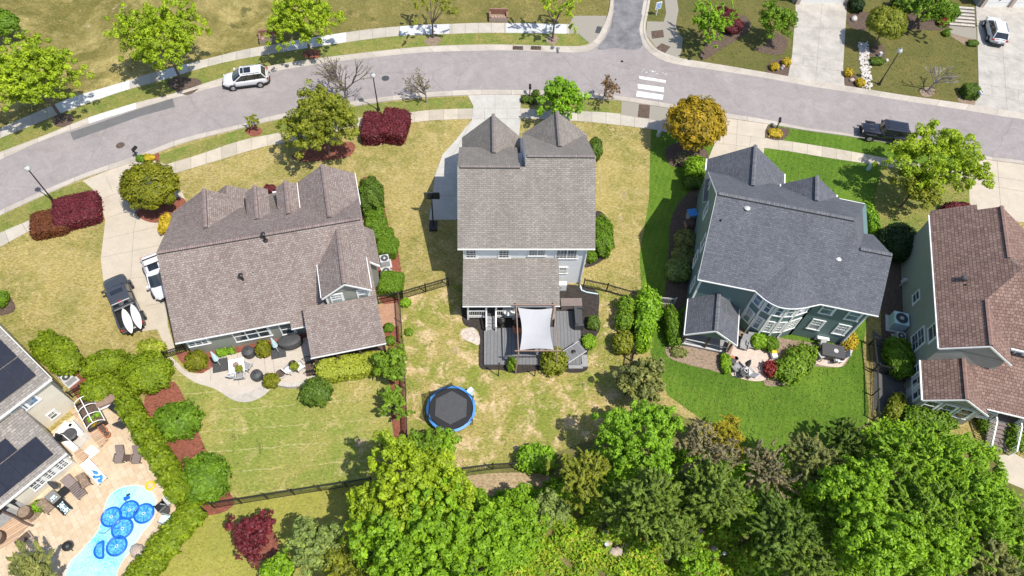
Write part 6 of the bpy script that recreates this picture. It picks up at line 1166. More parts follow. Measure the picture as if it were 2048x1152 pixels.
o = thing('basketball_hoop', 'black portable basketball hoop on the shaded grey driveway', 'basketball hoop', W(867, 452), fC.a); b = MB(); b.box((0, -.1, .12), (.75, 1.1, .24)); b.build('base', M['black'], o, local=True); b = MB(); b.bar((0, 0, .2), (0, .35, 2.9), .12, .12); b.bar((0, .3, 2.6), (0, .9, 3.0), .08, .08); b.build('pole', M['black'], o, local=True); b = MB(); b.box((0, 1.0, 3.2), (1.35, .05, .85)); bo = b.build('backboard', M['carglass'], o, local=True); b = MB()
for x0, z0, x1, z1 in ((-.68, 2.78, .68, 2.78), (-.68, 3.62, .68, 3.62), (-.68, 2.78, -.68, 3.62), (.68, 2.78, .68, 3.62), (-.25, 3.0, .25, 3.0), (-.25, 3.3, .25, 3.3), (-.25, 3.0, -.25, 3.3), (.25, 3.0, .25, 3.3)): b.bar((x0, 1.04, z0), (x1, 1.04, z1), .06, .05, up=(0, 1, 0))
b.build('board_frame', M['dgrey'], bo, local=True); b = MB(); b.path([(.23*math.cos(t), 1.3+.23*math.sin(t), 2.95) for t in [2*math.pi*k/14 for k in range(15)]], .02); b.build('rim', M['clay'], o, local=True)
# trampoline
def trampoline():
    c = W(902, 817, .9); r = (W(952, 817, .9)-W(853, 817, .9)).length/2*1.0; o = thing('trampoline', 'round trampoline with blue rim pad and black mat on the patchy lawn', 'trampoline', (c.x, c.y, 0)); z = .9
    b = MB(); pr = 40
    for k in range(pr):
        a0, a1 = 2*math.pi*k/pr, 2*math.pi*(k+1)/pr; f_ = lambda a, rr, zz: (rr*math.cos(a), rr*math.sin(a), zz)
        b.hexa([f_(a0, r*.9, z-.04), f_(a0, r, z-.06), f_(a1, r, z-.06), f_(a1, r*.9, z-.04), f_(a0, r*.9, z+.04), f_(a0, r, z-.01), f_(a1, r, z-.01), f_(a1, r*.9, z+.04)])
    b.build('rim_pad', M['blue'], o, local=True, merge=True)
    b = MB(); b.lathe((0, 0, z-.05), [(r*.91, 0), (r*.91, .02)], 36); b.build('spring_ring', M['black'], o, local=True)
    b = MB(); b.prism([(r*.73*math.cos(t)-.0, r*.73*math.sin(t)+.08, z-.02) for t in [math.pi/6+math.pi/3*k for k in range(6)]], .03); b.build('jump_mat', M['dgrey'], o, local=True)
    tops = []
    for k in range(6):
        t = math.pi/6+math.pi/3*k; p = Vector((r*1.02*math.cos(t), r*1.02*math.sin(t), 0)); tops.append(p)
        b = MB(); b.tube(p, p+Vector((0, 0, 2.0 if k in (2, 3) else 1.25)), .03, .03, 8); b.build('net_pole', M['black'], o, local=True)
        b = MB(); b.tube(p*.95, p*.95+Vector((0, 0, z)), .03, .03, 8); b.build('leg', M['steel'], o, local=True)
    m, n, bb = newmat('safety_net'); bb.inputs['Base Color'].default_value = (.015, .015, .015, 1); bb.inputs['Alpha'].default_value = .72; bb.inputs['Roughness'].default_value = .8
    for k, hh in ((2, 1.9), (1, .55), (3, .9), (0, .3), (4, .35), (5, .3)):
        p, q = tops[k], tops[(k+1) % 6]; md = (p+q)/2*1.02; b = MB(); h1 = 1.9 if k in (2, 3) else (1.2 if k == 1 else .35); h2 = 1.9 if (k+1) % 6 in (2, 3) else .35
        b.poly([p*.97+Vector((0, 0, z)), q*.97+Vector((0, 0, z)), q*.99+Vector((0, 0, z+h2*.55)), md*.97+Vector((0, 0, z+min(h1, h2)*.35)), p*.99+Vector((0, 0, z+h1*.55))]); b.build('net_panel', m, o, local=True)
    b = MB(); b.box((r*.75, r*.8, .5), (.5, .35, 1.0), .8); b.build('ladder', M['lblue'], o, local=True)
trampoline()
# ------------------------------------------------------------------ deck yard of the white house
dp = [W(x, y, .25) for x, y in ((968, 662), (1002, 656), (1108, 654), (1111, 622), (1150, 622), (1161, 653), (1162, 729), (968, 729))]
o = thing('deck', 'low grey board deck under the shade sail, bordered by black mulch', 'deck', fC.p(6, -5.5)); b = MB(); b.prism(list(reversed(dp)), -.22) if 0 else b.prism([Vector((p.x, p.y, .06)) for p in reversed(dp)], .2); b.build('boards', M['deck'], o)
b = MB(); b.box(W(1169, 722, .1), (.5, 1.1, .18), fC.a); b.build('step', M['grey'], o); b = MB(); b.box(W(1151, 733, .08), (1.2, .4, .14), fC.a); b.build('step', M['grey'], o)
o = thing('pergola', 'rough wooden pergola frame holding the grey shade sail', 'pergola', fC.p(6.4, -6)); PC = {}
for k, (b_, t_) in {'fl': ((4.77, -8.5), (4.9, -8.0)), 'fr': ((8.1, -8.5), (8.02, -8.0)), 'rl': ((4.85, -3.75), (4.85, -3.75)), 'rr': ((8.0, -3.75), (8.0, -3.75))}.items():
    p, q = fC.p(*b_, 0), fC.p(*t_, 3.1); PC[k] = q; b = MB(); b.bar(p, q, .11, .11, up=(0, 1, 0)); b.build('post', M['wood'], o)
for i, j, e in (('fl', 'fr', .3), ('rl', 'rr', .25), ('fl', 'rl', .3), ('fr', 'rr', .3)):
    d = (PC[j]-PC[i]).normalized()*e; up = Vector((0, 0, .08 if i[0] == j[0] else 0)); b = MB(); b.bar(PC[i]-d+up, PC[j]+d+up, .08, .12); b.build('beam', M['wood'], o)
A_ = [fC.p(u, v, z) for u, v, z in ((4.98, -3.9, 2.95), (7.9, -3.9, 2.95), (7.75, -7.85, 3.0), (5.0, -7.85, 3.0))]; b = MB(); n_ = 14; g = {}
for i in range(n_+1):
    for j in range(n_+1):
        s_, t = i/n_, j/n_; p = (A_[0]*(1-s_)+A_[1]*s_)*(1-t)+(A_[3]*(1-s_)+A_[2]*s_)*t
        cx_ = (.5-s_)*.4*math.sin(math.pi*t)*2*abs(.5-s_)*1.0; cy_ = (.5-t)*.26*math.sin(math.pi*s_)*2*abs(.5-t)
        g[i, j] = p+fC.U*cx_*1.3-fC.V*cy_*1.2+Vector((0, 0, -.22*math.sin(math.pi*s_)*math.sin(math.pi*t)+.2*(s_-.5)*(t-.5)))
for i in range(n_):
    for j in range(n_):
        q = [g[i, j], g[i, j+1], g[i+1, j+1], g[i+1, j]]; b.poly(q); b.poly([p-Vector((0, 0, .012)) for p in reversed(q)])
sl_ = b.build('shade_sail', M['sail'], None, origin=A_[0], merge=True); tag(sl_, 'pale grey four-cornered shade sail stretched in the pergola', 'shade sail')
def simple(name, label, cat, px, py, parts, rz=0.0, group=None, z=0):
    """parts: list of (part name, material, fn(MB))"""
    o = thing(name, label, cat, W(px, py, z), rz, group)
    for nm, m_, fn in parts: b = MB(); fn(b); b.build(nm, M[m_], o, local=True)
    return o
def chair(px, py, rz, label, m_='grey', fm='black', group=None, name='chair', lounge=False, z=0.05, w_=.6):
    o = thing(name, label, 'chair', W(px, py, z), rz, group); h = .42 if not lounge else .32
    b = MB(); b.box((.05, 0, h), (.6 if not lounge else .75, w_, .09)); b.build('seat', M[m_], o, local=True)
    b = MB(); b.bar((-.28, 0, h), (-.5 if not lounge else -.8, 0, h+.55), w_, .09, up=(1, 0, .3)); b.build('backrest', M[m_], o, local=True)
    for x in (-.25, .32):
        for y in (-w_/2, w_/2): b = MB(); b.bar((x, y, 0), (x, y, h+.2 if lounge else h), .05, .05); b.build('leg', M[fm], o, local=True)
    for y in (-w_/2-.03, w_/2+.03): b = MB(); b.bar((-.3, y, h+.22), (.34, y, h+.22), .07, .05); b.build('armrest', M[fm if not lounge else m_], o, local=True)
    return o
simple('storage_bench', 'grey-brown lidded storage bench on the black mulch beside the porch', 'storage bench', 1141, 613, [('body', 'taupe', lambda b: b.box((0, 0, .35), (1.75, .72, .7))), ('lid', 'taupe', lambda b: b.box((0, 0, .74), (1.85, .8, .08))), ('leg', 'dwood', lambda b: b.box((.9, -.3, .3), (.08, .1, .6)))], fC.a)
simple('outdoor_sofa', 'charcoal covered sofa at the right rim of the deck', 'sofa', 1154, 642, [('seat', 'dgrey', lambda b: b.box((0, 0, .4), (.75, 1.7, .5))), ('backrest', 'dgrey', lambda b: b.box((-.2, 0, .8), (.22, 1.7, .55))), ('armrest', 'dgrey', lambda b: b.box((.05, -.88, .5), (.75, .14, .75))), ('armrest', 'dgrey', lambda b: b.box((.05, .88, .5), (.75, .14, .75)))], fC.a, z=.2)
simple('patio_heater_table', 'slatted grey folding table tilted across the deck corner', 'table', 1145, 712, [('tabletop', 'deck', lambda b: b.box((0, 0, .72), (1.9, 1.05, .08))), ('rim', 'lgrey', lambda b: b.box((0, -.55, .72), (1.95, .05, .1))), ('rim', 'lgrey', lambda b: b.box((0, .55, .72), (1.95, .05, .1))), ('burner', 'black', lambda b: b.lathe((0, 0, .76), [(.16, 0), (.2, .05), (.1, .1)], 10)), ('leg', 'dgrey', lambda b: b.box((-.7, 0, .35), (.08, .8, .7))), ('leg', 'dgrey', lambda b: b.box((.7, 0, .35), (.08, .8, .7)))], .62, z=.22)
simple('patio_umbrella', 'small cream folded parasol disc standing by the porch steps', 'umbrella', 1018, 634, [('pole', 'lgrey', lambda b: b.tube((0, 0, 0), (0, 0, 1.6), .04, .04)), ('canopy', 'offwhite', lambda b: b.lathe((0, 0, 1.25), [(.62, 0), (.55, .08), (.1, .2)], 10))])
simple('kettle_grill', 'black kettle grill in the porch shade by the steps', 'grill', 1004, 650, [('bowl', 'black', lambda b: b.ball((0, 0, .75), .34, 14)), ('leg', 'black', lambda b: b.tube((-.25, -.2, 0), (-.1, -.1, .6), .025)), ('leg', 'black', lambda b: b.tube((.25, -.2, 0), (.1, -.1, .6), .025)), ('leg', 'black', lambda b: b.tube((0, .28, 0), (0, .1, .6), .025)), ('handle', 'steel', lambda b: b.box((0, 0, 1.12), (.2, .04, .05)))], z=.1)
chair(1038, 667, .2, 'red cushioned chair under the edge of the shade sail', 'clay', 'black', z=.26); chair(1050, 690, 1.2, 'dark chair under the shade sail', 'dgrey', 'black', z=.26, lounge=True)
for x, y, h, t in ((997, 752, 2.4, 'tall black pole standing left of the pergola on the black mulch'), (1069, 752, 1.3, 'short black pole at the front of the deck'), (1102, 748, 1.0, 'short black stake near the right pergola post')):
    simple('garden_pole', t, 'pole', x, y, [('pole', 'black', lambda b, h=h: b.tube((0, 0, 0), (0, 0, h), .05, .045)), ('cap', 'black', lambda b, h=h: b.ball((0, 0, h), .08, 8))])
b = MB(); b.path([W(1160, 573, .1), W(1163, 580, .08), W(1172, 584, .07), W(1196, 588, .06)], .06); o = b.build('drain_hose', M['lblue'], None, origin=W(1160, 573)); tag(o, 'pale drain hose lying across the black mulch to the fence', 'hose')
# ------------------------------------------------------------------ patio of the sage house
def closed_umbrella(px, py, label, m_, plate=True, h=2.5, group=None, z=.05, tilt=0):
    ps = [('pole', 'lgrey', lambda b: b.tube((0, 0, 0), (0, 0, h), .035)), ('canopy', m_, lambda b: b.lathe((0, 0, h*.42), [(.1, 0), (.24, .15), (.17, h*.3), (.05, h*.56)], 9))]
    if plate: ps += [('base_plate', 'dgrey', lambda b: [b.box((x, y, .06), (.58, .58, .1)) for x in (-.3, .3) for y in (-.3, .3)] and None)]
    return simple('closed_parasol', label, 'umbrella', px, py, ps, .25, group, z)
closed_umbrella(441, 731, 'pale blue folded parasol on a dark plate at the left of the sage patio', 'lblue', group='folded parasols on the sage patio'); closed_umbrella(557, 704, 'pale blue folded parasol beside the large black cover', 'lblue', group='folded parasols on the sage patio')
simple('dining_table', 'white square table with a plant bowl on the sage patio', 'table', 478, 739, [('tabletop', 'white', lambda b: b.box((0, 0, .72), (1.25, 1.25, .06)))]+[('leg', 'white', lambda b, x=x, y=y: b.box((x, y, .35), (.07, .07, .7))) for x in (-.55, .55) for y in (-.55, .55)], .25, z=.05)
simple('plant_bowl', 'plant bowl in the middle of the white square table', 'plant', 478, 739, [('bowl', 'wood', lambda b: b.lathe((0, 0, .8), [(.15, 0), (.24, .14)], 10))], z=.05); shrub('leafy plant in the bowl on the white square table', 478, 737, 6, 6, .35, 'olive', 'dome', 0, 'potted_plant', 'plant', z0=.95, lf=.07, fuzzy=.15)
chair(484, 755, 1.7, 'grey chair below the white square table', 'grey', 'lgrey'); chair(497, 738, 2.8, 'grey chair right of the white square table', 'grey', 'lgrey'); chair(469, 752, 1.3, 'grey chair folded at the lower left of the white square table', 'lgrey', 'lgrey', w_=.4)
for x, y, r, h, t in ((500, 708, .5, .7, 'larger round black furniture cover near the window bed'), (516, 754, .46, .62, 'smaller round black furniture cover near the outer bush')):
    simple('fire_pit', t, 'fire pit cover', x, y, [('cover', 'dgrey', lambda b, r=r, h=h: b.lathe((0, 0, 0), [(r, 0), (r*1.02, h*.5), (r*.92, h), (r*.2, h+.12)], 18)), ('strap', 'black', lambda b, r=r, h=h: b.lathe((0, 0, h*.45), [(r*1.03, 0), (r*1.03, .05)], 18)), ('knob', 'black', lambda b, h=h: b.ball((0, 0, h+.13), .06, 6))], z=.05)
simple('covered_table', 'large oval black cover over a table by the porch', 'table cover', 582, 688, [('cover', 'dgrey', lambda b: b.lathe((0, 0, 0), [(.98, 0), (1.0, .45), (.94, .72), (.55, .8), (.1, .82)], 22, 0, 1, .6)), ('hem', 'black', lambda b: b.lathe((0, 0, 0), [(1.02, .02), (1.02, .1)], 22, 0, 1, .61))], .25, z=.05)
simple('planter_bowl', 'stone planter bowl at the edge of the sage patio', 'planter', 563, 751, [('bowl', 'stone', lambda b: b.lathe((0, 0, 0), [(.3, 0), (.46, .35), (.46, .42)], 14)), ('soil', 'm_soil', lambda b: b.lathe((0, 0, .4), [(.4, 0), (.38, .04)], 12))], z=.05)
simple('bistro_table', 'small dark round table between two bistro chairs', 'table', 589, 735, [('tabletop', 'black', lambda b: b.lathe((0, 0, .7), [(.32, 0), (.32, .04)], 16)), ('foot', 'black', lambda b: b.lathe((0, 0, 0), [(.2, 0), (.06, .1), (.06, .7)], 10))], z=.05); shrub('flowering plant on the small dark round table', 589, 732, 7, 7, .5, 'olive', 'dome', 0, 'potted_plant', 'plant', z0=.78, lf=.08, fuzzy=.1)
chair(582, 743, .9, 'white bistro chair left of the small dark table', 'white', 'grey', 'bistro chairs'); chair(601, 738, 2.3, 'white bistro chair right of the small dark table', 'white', 'grey', 'bistro chairs')
P = cr(pxs([(556, 770), (580, 774), (606, 771), (634, 759)]), 5); b = MB()
for p, q in zip(P[:-1], P[1:]): b.bar(p+Vector((0, 0, .22)), q+Vector((0, 0, .22)), .35, .44)
o = b.build('seat_wall', M['flag'], None, origin=P[0]); tag(o, 'low curved stone seat wall at the patio rim', 'wall')
# ------------------------------------------------------------------ patio of the green house
for k, (x, y, a, t) in enumerate(((1486, 693, -1.9, 'left grey reclining chair on the paver patio'), (1499, 690, -1.7, 'right grey reclining chair on the paver patio'))): chair(x, y, a, t, 'grey', 'black', 'reclining chairs near the bay', lounge=True, w_=.65)
simple('garden_bench', 'brown slatted bench at the corner of the screened porch', 'bench', 1456, 703, [('seat', 'wood', lambda b: b.box((0, 0, .42), (.45, 1.2, .07))), ('backrest', 'wood', lambda b: b.box((-.24, 0, .7), (.06, 1.2, .45))), ('leg', 'dwood', lambda b: b.box((0, -.5, .2), (.4, .07, .4))), ('leg', 'dwood', lambda b: b.box((0, .5, .2), (.4, .07, .4)))], -.45, z=.05)
for x, y, r, m_, t in ((1463, 718, .22, 'clay', 'orange pumpkin-like pot by the narrow hedge'), (1471, 719, .2, 'dgrey', 'dark pot right of the orange pot'), (1463, 726, .3, 'dgrey', 'larger dark pot below the orange pot')): simple('flower_pot', t, 'pot', x, y, [('pot', m_, lambda b, r=r: b.lathe((0, 0, 0), [(r*.7, 0), (r, r*1.2), (r*.9, r*1.4)], 12)), ('soil', 'm_soil', lambda b, r=r: b.lathe((0, 0, r*1.3), [(r*.8, 0), (r*.7, .02)], 10))], z=.05)
chair(1475, 737, .6, 'dark grey chair at the left rim of the paver patio', 'grey', 'black', lounge=True); chair(1495, 747, 2.2, 'light grey chair with thin black legs at the bottom of the paver patio', 'lgrey', 'black', lounge=True); chair(1484, 750, 1.4, 'black chair at the bottom rim of the paver patio', 'dgrey', 'black')
closed_umbrella(1489, 737, 'black folded parasol on the paver patio', 'dgrey', False, 1.7)
simple('toy_cart', 'white and yellow toy cart at the right rim of the paver patio', 'toy', 1545, 711, [('tray', 'white', lambda b: b.box((0, 0, .3), (.45, .8, .3))), ('lid', 'yellow', lambda b: b.box((0, .15, .5), (.4, .35, .12)))], .1, z=.05)
simple('covered_table', 'black covered dining table with grey chairs on the corner pavers', 'table cover', 1660, 709, [('cover', 'dgrey', lambda b: b.prism([(-.95, -.6, 0), (.95, -.6, 0), (.95, .6, 0), (-.95, .6, 0)], .76)), ('tray', 'lgrey', lambda b: b.lathe((.2, 0, .77), [(.2, 0), (.2, .03)], 12))], -.2, z=.05)
for x, y, a, t in ((1645, 700, -1.2, 'grey dining chair nearest the house wall on the corner pavers'), (1640, 716, .4, 'grey dining chair left of the black covered table'), (1670, 722, 1.6, 'white-topped dining chair below the black covered table'), (1680, 713, 2.9, 'grey dining chair right of the black covered table')): chair(x, y, a, t, 'lgrey', 'black', 'dining chairs on the corner pavers')
# ------------------------------------------------------------------ pool terrace
def lounger(p0, p1, label, m_, group=None, prints=None):
    a, c = W(*p0, .3), W(*p1, .3); d = c-a; rz = math.atan2(d.y, d.x); o = thing('sun_lounger', label, 'sun lounger', (a.x, a.y, .04), rz, group); L_ = d.length
    b = MB(); b.box((L_*.68, 0, .33), (L_*.64, .72, .06)); b.build('seat', M[m_], o, local=True); b = MB(); b.bar((L_*.36, 0, .33), (0, 0, .75), .72, .06, up=(1, 0, 1)); b.build('backrest', M[m_], o, local=True)
    for x in (.35, L_-.1):
        for y in (-.3, .3): b = MB(); b.box((x, y, .16), (.06, .06, .32)); b.build('leg', M['black'], o, local=True)
    if prints == 'strap':
        b = MB()
        for k in range(7): b.box((L_*.4+k*L_*.085, 0, .37), (.03, .72, .012))
        b.build('strap', M['black'], o, local=True)
    return o, L_
lounger((134, 958), (166, 993), 'plain taupe strap lounger in the middle of the lounger row', 'taupe', 'loungers on the pool terrace', 'strap')
o, L_ = lounger((103, 990), (137, 1024), 'black lounger with three blue sea creatures printed on its towel', 'black', 'loungers on the pool terrace'); b = MB()
for k in range(3):
    x = L_*(.45+k*.22) if k else L_*.2; z_ = .375 if k else .58
    b.lathe((x, 0, z_), [(.2, 0), (.2, .012)], 12, 0, 1.25, .95)
    for t in (.7, 2.4, 3.9, 5.5): b.box((x+.24*math.cos(t), .22*math.sin(t), z_+.006), (.2, .1, .012), t)
b.build('towel_print', M['lblue'], o, local=True)
o, L_ = lounger((174, 928), (206, 963), 'white and deep blue patterned towel lounger at the top of the row', 'white', 'loungers on the pool terrace'); b = MB()
for x, y, w_, l_, a in ((.55, .05, .5, .35, .3), (.72, -.1, .55, .3, .9), (.85, .12, .5, .3, -.4), (.92, -.12, .4, .35, .2), (.62, -.2, .25, .2, 1.1), (.42, .0, .35, .12, .5)): b.lathe((L_*x, y, .37), [(l_*.5, 0), (l_*.5, .014)], 7, 0, w_/l_, .8, a)
b.build('towel_print', M['blue'], o, local=True)
chair(175, 968, -.9, 'olive patio chair between the taupe and the blue loungers', 'm_brown', 'dwood'); chair(101, 1018, -.6, 'olive patio chair left of the printed lounger', 'm_brown', 'dwood')
simple('side_table', 'low black square table between loungers', 'table', 133, 986, [('tabletop', 'black', lambda b: b.box((0, 0, .42), (.65, .65, .05)))]+[('leg', 'black', lambda b, x=x, y=y: b.box((x, y, .2), (.05, .05, .4))) for x in (-.28, .28) for y in (-.28, .28)], .9, z=.04); closed_umbrella(126, 981, 'charcoal folded parasol leaning toward the cream house windows', 'dgrey', False, 2.3)
chair(243, 918, -1.5, 'left of two brown chairs beside the little table above the pool', 'taupe', 'dwood', 'brown chairs above the pool', lounge=True); chair(277, 919, -1.5, 'right of two brown chairs beside the little table above the pool', 'taupe', 'dwood', 'brown chairs above the pool', lounge=True)
simple('side_table', 'little dark table between the two brown chairs', 'table', 259, 919, [('tabletop', 'dwood', lambda b: b.box((0, 0, .42), (.5, .5, .05))), ('leg', 'dwood', lambda b: b.box((-.15, 0, .2), (.06, .4, .4))), ('leg', 'dwood', lambda b: b.box((.15, 0, .2), (.06, .4, .4)))], z=.04)
chair(339, 1005, 3.0, 'grey chair at the right of the pool, upper one by the hedge', 'lgrey', 'grey'); chair(334, 1042, 2.9, 'pale blue chair at the right of the pool, lower one by the hedge', 'lblue', 'grey'); simple('side_table', 'dark round table between the two poolside chairs', 'table', 335, 1024, [('tabletop', 'dgrey', lambda b: b.lathe((0, 0, .45), [(.35, 0), (.35, .05)], 14)), ('foot', 'black', lambda b: b.lathe((0, 0, 0), [(.2, 0), (.05, .08), (.05, .45)], 10))], z=.04); chair(327, 1016, 2.4, 'black folded chair beside the dark round poolside table', 'black', 'black')
def pool_float(px, py, r, label, half=False):
    c = W(px, py, .08); R = r*mpp(px, py); o = thing('pool_float', label, 'pool float', (c.x, c.y, .05), px*.1, 'blue mesh floats in the pool'); b = MB(); n = 26
    T = [math.pi*k/n for k in range(n+1)] if half else [2*math.pi*k/n for k in range(n+1)]
    pts = [Vector((R*math.cos(t), R*math.sin(t), .06)) for t in T]
    if half: pts.append(pts[0])
    b.path(pts, .075, 6); b.build('rim', M['blue_d'], o, local=True); b = MB(); b.poly([Vector((p.x, p.y, .05)) for p in pts[:-1]]); b.build('mesh', M['mesh'], o, local=True)
    if not half:
        b = MB(); b.lathe((0, 0, .055), [(R*.15, 0), (R*.15, .015)], 14, 0, 1.2, .8); b.build('badge', M['white'], o, local=True)
        b = MB(); b.lathe((0, 0, .07), [(R*.1, 0), (R*.1, .012)], 12, 0, 1.2, .7); b.build('badge_centre', M['blue_d'], o, local=True)
        b = MB()
        for k in range(5): t = k*1.2566; b.bar((R*.25*math.cos(t), R*.25*math.sin(t), .075), (R*.93*math.cos(t), R*.93*math.sin(t), .06), .03, .02)
        b.build('seam', M['blue_d'], o, local=True)
M['blue_d'] = mat('deep_blue_vinyl', (.01, .12, .5), .35, var=.1)
m, n, bb = newmat('float_mesh'); f = noise(n, oco(n), 5, 5, .7); n.links.new(ramp(n, f, [(.4, (.02, .2, .52)), (.62, (.14, .5, .74))]), bb.inputs['Base Color']); bb.inputs['Roughness'].default_value = .4; M['mesh'] = m
pool_float(223, 1034, 19, 'round blue float at the left of the upper three'); pool_float(259, 1020, 18, 'round blue float in the middle of the upper three'); pool_float(288, 1027, 19, 'round blue float at the right of the upper three'); pool_float(245, 1057, 20, 'round blue float just below the upper three'); pool_float(234, 1092, 19, 'lowest whole round blue float'); pool_float(207, 1099, 17, 'folded half-round blue float beside the lowest one', True)
simple('pool_cleaner', 'dark blue pool cleaner on the shallow ledge', 'pool cleaner', 255, 997, [('body', 'blue_d', lambda b: b.box((0, 0, .12), (.4, .25, .16))), ('wheel', 'black', lambda b: b.box((.15, .2, .1), (.25, .08, .2))), ('hose', 'blue_d', lambda b: b.path([(0, 0, .15), (-.2, -.3, .1), (-.1, -.6, .08)], .03))], .5)
b = MB(); b.path([W(198, 1066, .08), W(210, 1066, .08), W(222, 1056, .08), W(240, 1046, .08)], .035); o = b.build('pool_hose', M['blue_d'], None, origin=W(198, 1066)); tag(o, 'thin blue hose floating across the pool', 'hose')
o = thing('swim_ring', 'yellow ring lying at the upper pool edge', 'swim ring', W(301, 972, .05)); b = MB(); b.path([(.3*math.cos(t), .3*math.sin(t), .08) for t in [2*math.pi*k/16 for k in range(17)]], .08, 7); b.build('ring', M['yellow'], o, local=True)
simple('covered_grill', 'black covered grill beside the tall evergreen screen', 'grill', 246, 826, [('cover', 'black', lambda b: b.prism([(-.7, -.35, 0), (.7, -.35, 0), (.7, .35, 0), (-.7, .35, 0)], 1.0)), ('hood', 'black', lambda b: b.prism([(-.45, -.3, 1.0), (.45, -.3, 1.0), (.45, .3, 1.0), (-.45, .3, 1.0)], .22))], -.5, z=.04)
chair(256, 843, 1.2, 'dark cushioned chair below the covered grill', 'dgrey', 'lgrey', lounge=True, w_=.85)
simple('storage_bench', 'brown bench box with a white rim at the top of the terrace', 'storage bench', 224, 803, [('body', 'taupe', lambda b: b.box((0, 0, .3), (1.9, .8, .6))), ('lid', 'wood', lambda b: b.box((0, 0, .63), (1.95, .85, .06))), ('cushion', 'offwhite', lambda b: b.box((0, -.48, .35), (1.95, .12, .12)))], .52, z=.04)
o = thing('cold_frame', 'arched white greenhouse frame over a planting box', 'greenhouse', W(187, 832, .04), -.9); b = MB()
b.box((0, -.65, .3), (2.6, .08, .6)); b.box((0, .65, .3), (2.6, .08, .6)); b.box((-1.3, 0, .3), (.08, 1.3, .6)); b.box((1.3, 0, .3), (.08, 1.3, .6)); b.build('planting_box', M['black'], o, local=True); b = MB(); b.box((0, 0, .25), (2.5, 1.2, .4)); b.build('soil', M['m_soil'], o, local=True)
for x in (-1.28, -.43, .43, 1.28): b = MB(); b.path([(x, .68*math.cos(t), .6+.6*math.sin(t)) for t in [math.pi*k/10 for k in range(11)]], .035); b.build('hoop', M['white'], o, local=True)
for y, z_ in ((0, 1.2), (-.68, .62), (.68, .62)): b = MB(); b.bar((-1.3, y, z_), (1.3, y, z_), .06, .06); b.build('rail', M['white'], o, local=True)
for k, (x, y) in enumerate(((181, 838), (195, 828), (188, 846))): shrub('leafy seedlings inside the arched greenhouse frame, '+('left side', 'right side', 'lower end')[k], x, y, 5, 5, .3, 'apple' if k < 2 else 'gold', 'dome', 0, 'seedling', 'plant', 'seedlings in the greenhouse frame', z0=.45, lf=.08, fuzzy=.2)
for x, y, t in ((207, 858, 'uppermost terracotta pot below the greenhouse frame'), (212, 864, 'middle terracotta pot below the greenhouse frame'), (218, 872, 'lowest terracotta pot below the greenhouse frame')):
    simple('flower_pot', t, 'pot', x, y, [('pot', 'clay', lambda b: b.lathe((0, 0, 0), [(.16, 0), (.24, .34), (.27, .36), (.27, .42)], 12)), ('soil', 'm_soil', lambda b: b.lathe((0, 0, .4), [(.22, 0), (.2, .03)], 10))], z=.04, group='terracotta pots in a row')
slab('boardwalk', [(145, 826), (155, 819), (218, 880), (203, 897)], M['tanwood'], .3, 0, .28); slab('boardwalk', [(0, 1052), (45, 1028), (64, 1046), (30, 1082), (0, 1100)], M['tanwood'], .08, 0, .05); slab('boardwalk', [(150, 908), (162, 898), (180, 912), (168, 926)], M['tanwood'], .2, 0, .16)
sheet('gravel_pad', [(118, 868), (150, 838), (186, 872), (150, 906)], M['flag'], .038)
simple('dining_table', 'black round fire table ringed by white curved benches', 'table', 147, 874, [('tabletop', 'dgrey', lambda b: b.lathe((0, 0, .5), [(.5, 0), (.52, .12), (.4, .2)], 16)), ('foot', 'black', lambda b: b.lathe((0, 0, 0), [(.35, 0), (.2, .5)], 12))], z=.04)
for x, y, a, w_, t in ((133, 868, 1.2, 1.5, 'white bench left of the black round fire table'), (156, 861, -.7, 1.3, 'white bench above right of the black round fire table'), (144, 893, -.6, 1.5, 'white bench below the black round fire table')):
    simple('garden_bench', t, 'bench', x, y, [('seat', 'white', lambda b, w_=w_: b.box((0, 0, .42), (w_, .42, .08))), ('backrest', 'white', lambda b, w_=w_: b.box((0, .24, .62), (w_, .06, .4))), ('leg', 'white', lambda b, w_=w_: b.box((-w_*.42, 0, .2), (.08, .4, .4))), ('leg', 'white', lambda b, w_=w_: b.box((w_*.42, 0, .2), (.08, .4, .4)))], a, 'white benches round the fire table', z=.04)
chair(137, 879, .3, 'black chair between white benches at the fire table', 'black', 'black')
slab('white_mat', [(167, 904), (184, 891), (200, 902), (181, 918)], M['white'], .07, 0, .03)
simple('barrel_planter', 'brown barrel planter in the curved terrace bed', 'planter', 57, 1028, [('barrel', 'dwood', lambda b: b.lathe((0, 0, 0), [(.4, 0), (.5, .35), (.45, .65)], 16)), ('soil', 'm_brown', lambda b: b.lathe((0, 0, .62), [(.42, 0), (.4, .04)], 14))]); bed([(35, 1038), (60, 1008), (82, 1000), (90, 1012), (78, 1034), (55, 1048)], 'm_brown', .042)
simple('barrel_planter', 'brown barrel planter cut by the left edge', 'planter', 2, 1078, [('barrel', 'dwood', lambda b: b.lathe((0, 0, 0), [(.4, 0), (.5, .35), (.45, .65)], 16)), ('soil', 'm_brown', lambda b: b.lathe((0, 0, .62), [(.42, 0), (.4, .04)], 14))])
simple('kettle_grill', 'black kettle grill in the tree shade by the pool', 'grill', 143, 1096, [('bowl', 'black', lambda b: b.ball((0, 0, .6), .36, 14)), ('leg', 'black', lambda b: b.tube((-.2, -.2, 0), (-.1, -.1, .5), .03)), ('leg', 'black', lambda b: b.tube((.2, -.2, 0), (.1, -.1, .5), .03)), ('leg', 'black', lambda b: b.tube((0, .25, 0), (0, .1, .5), .03))])
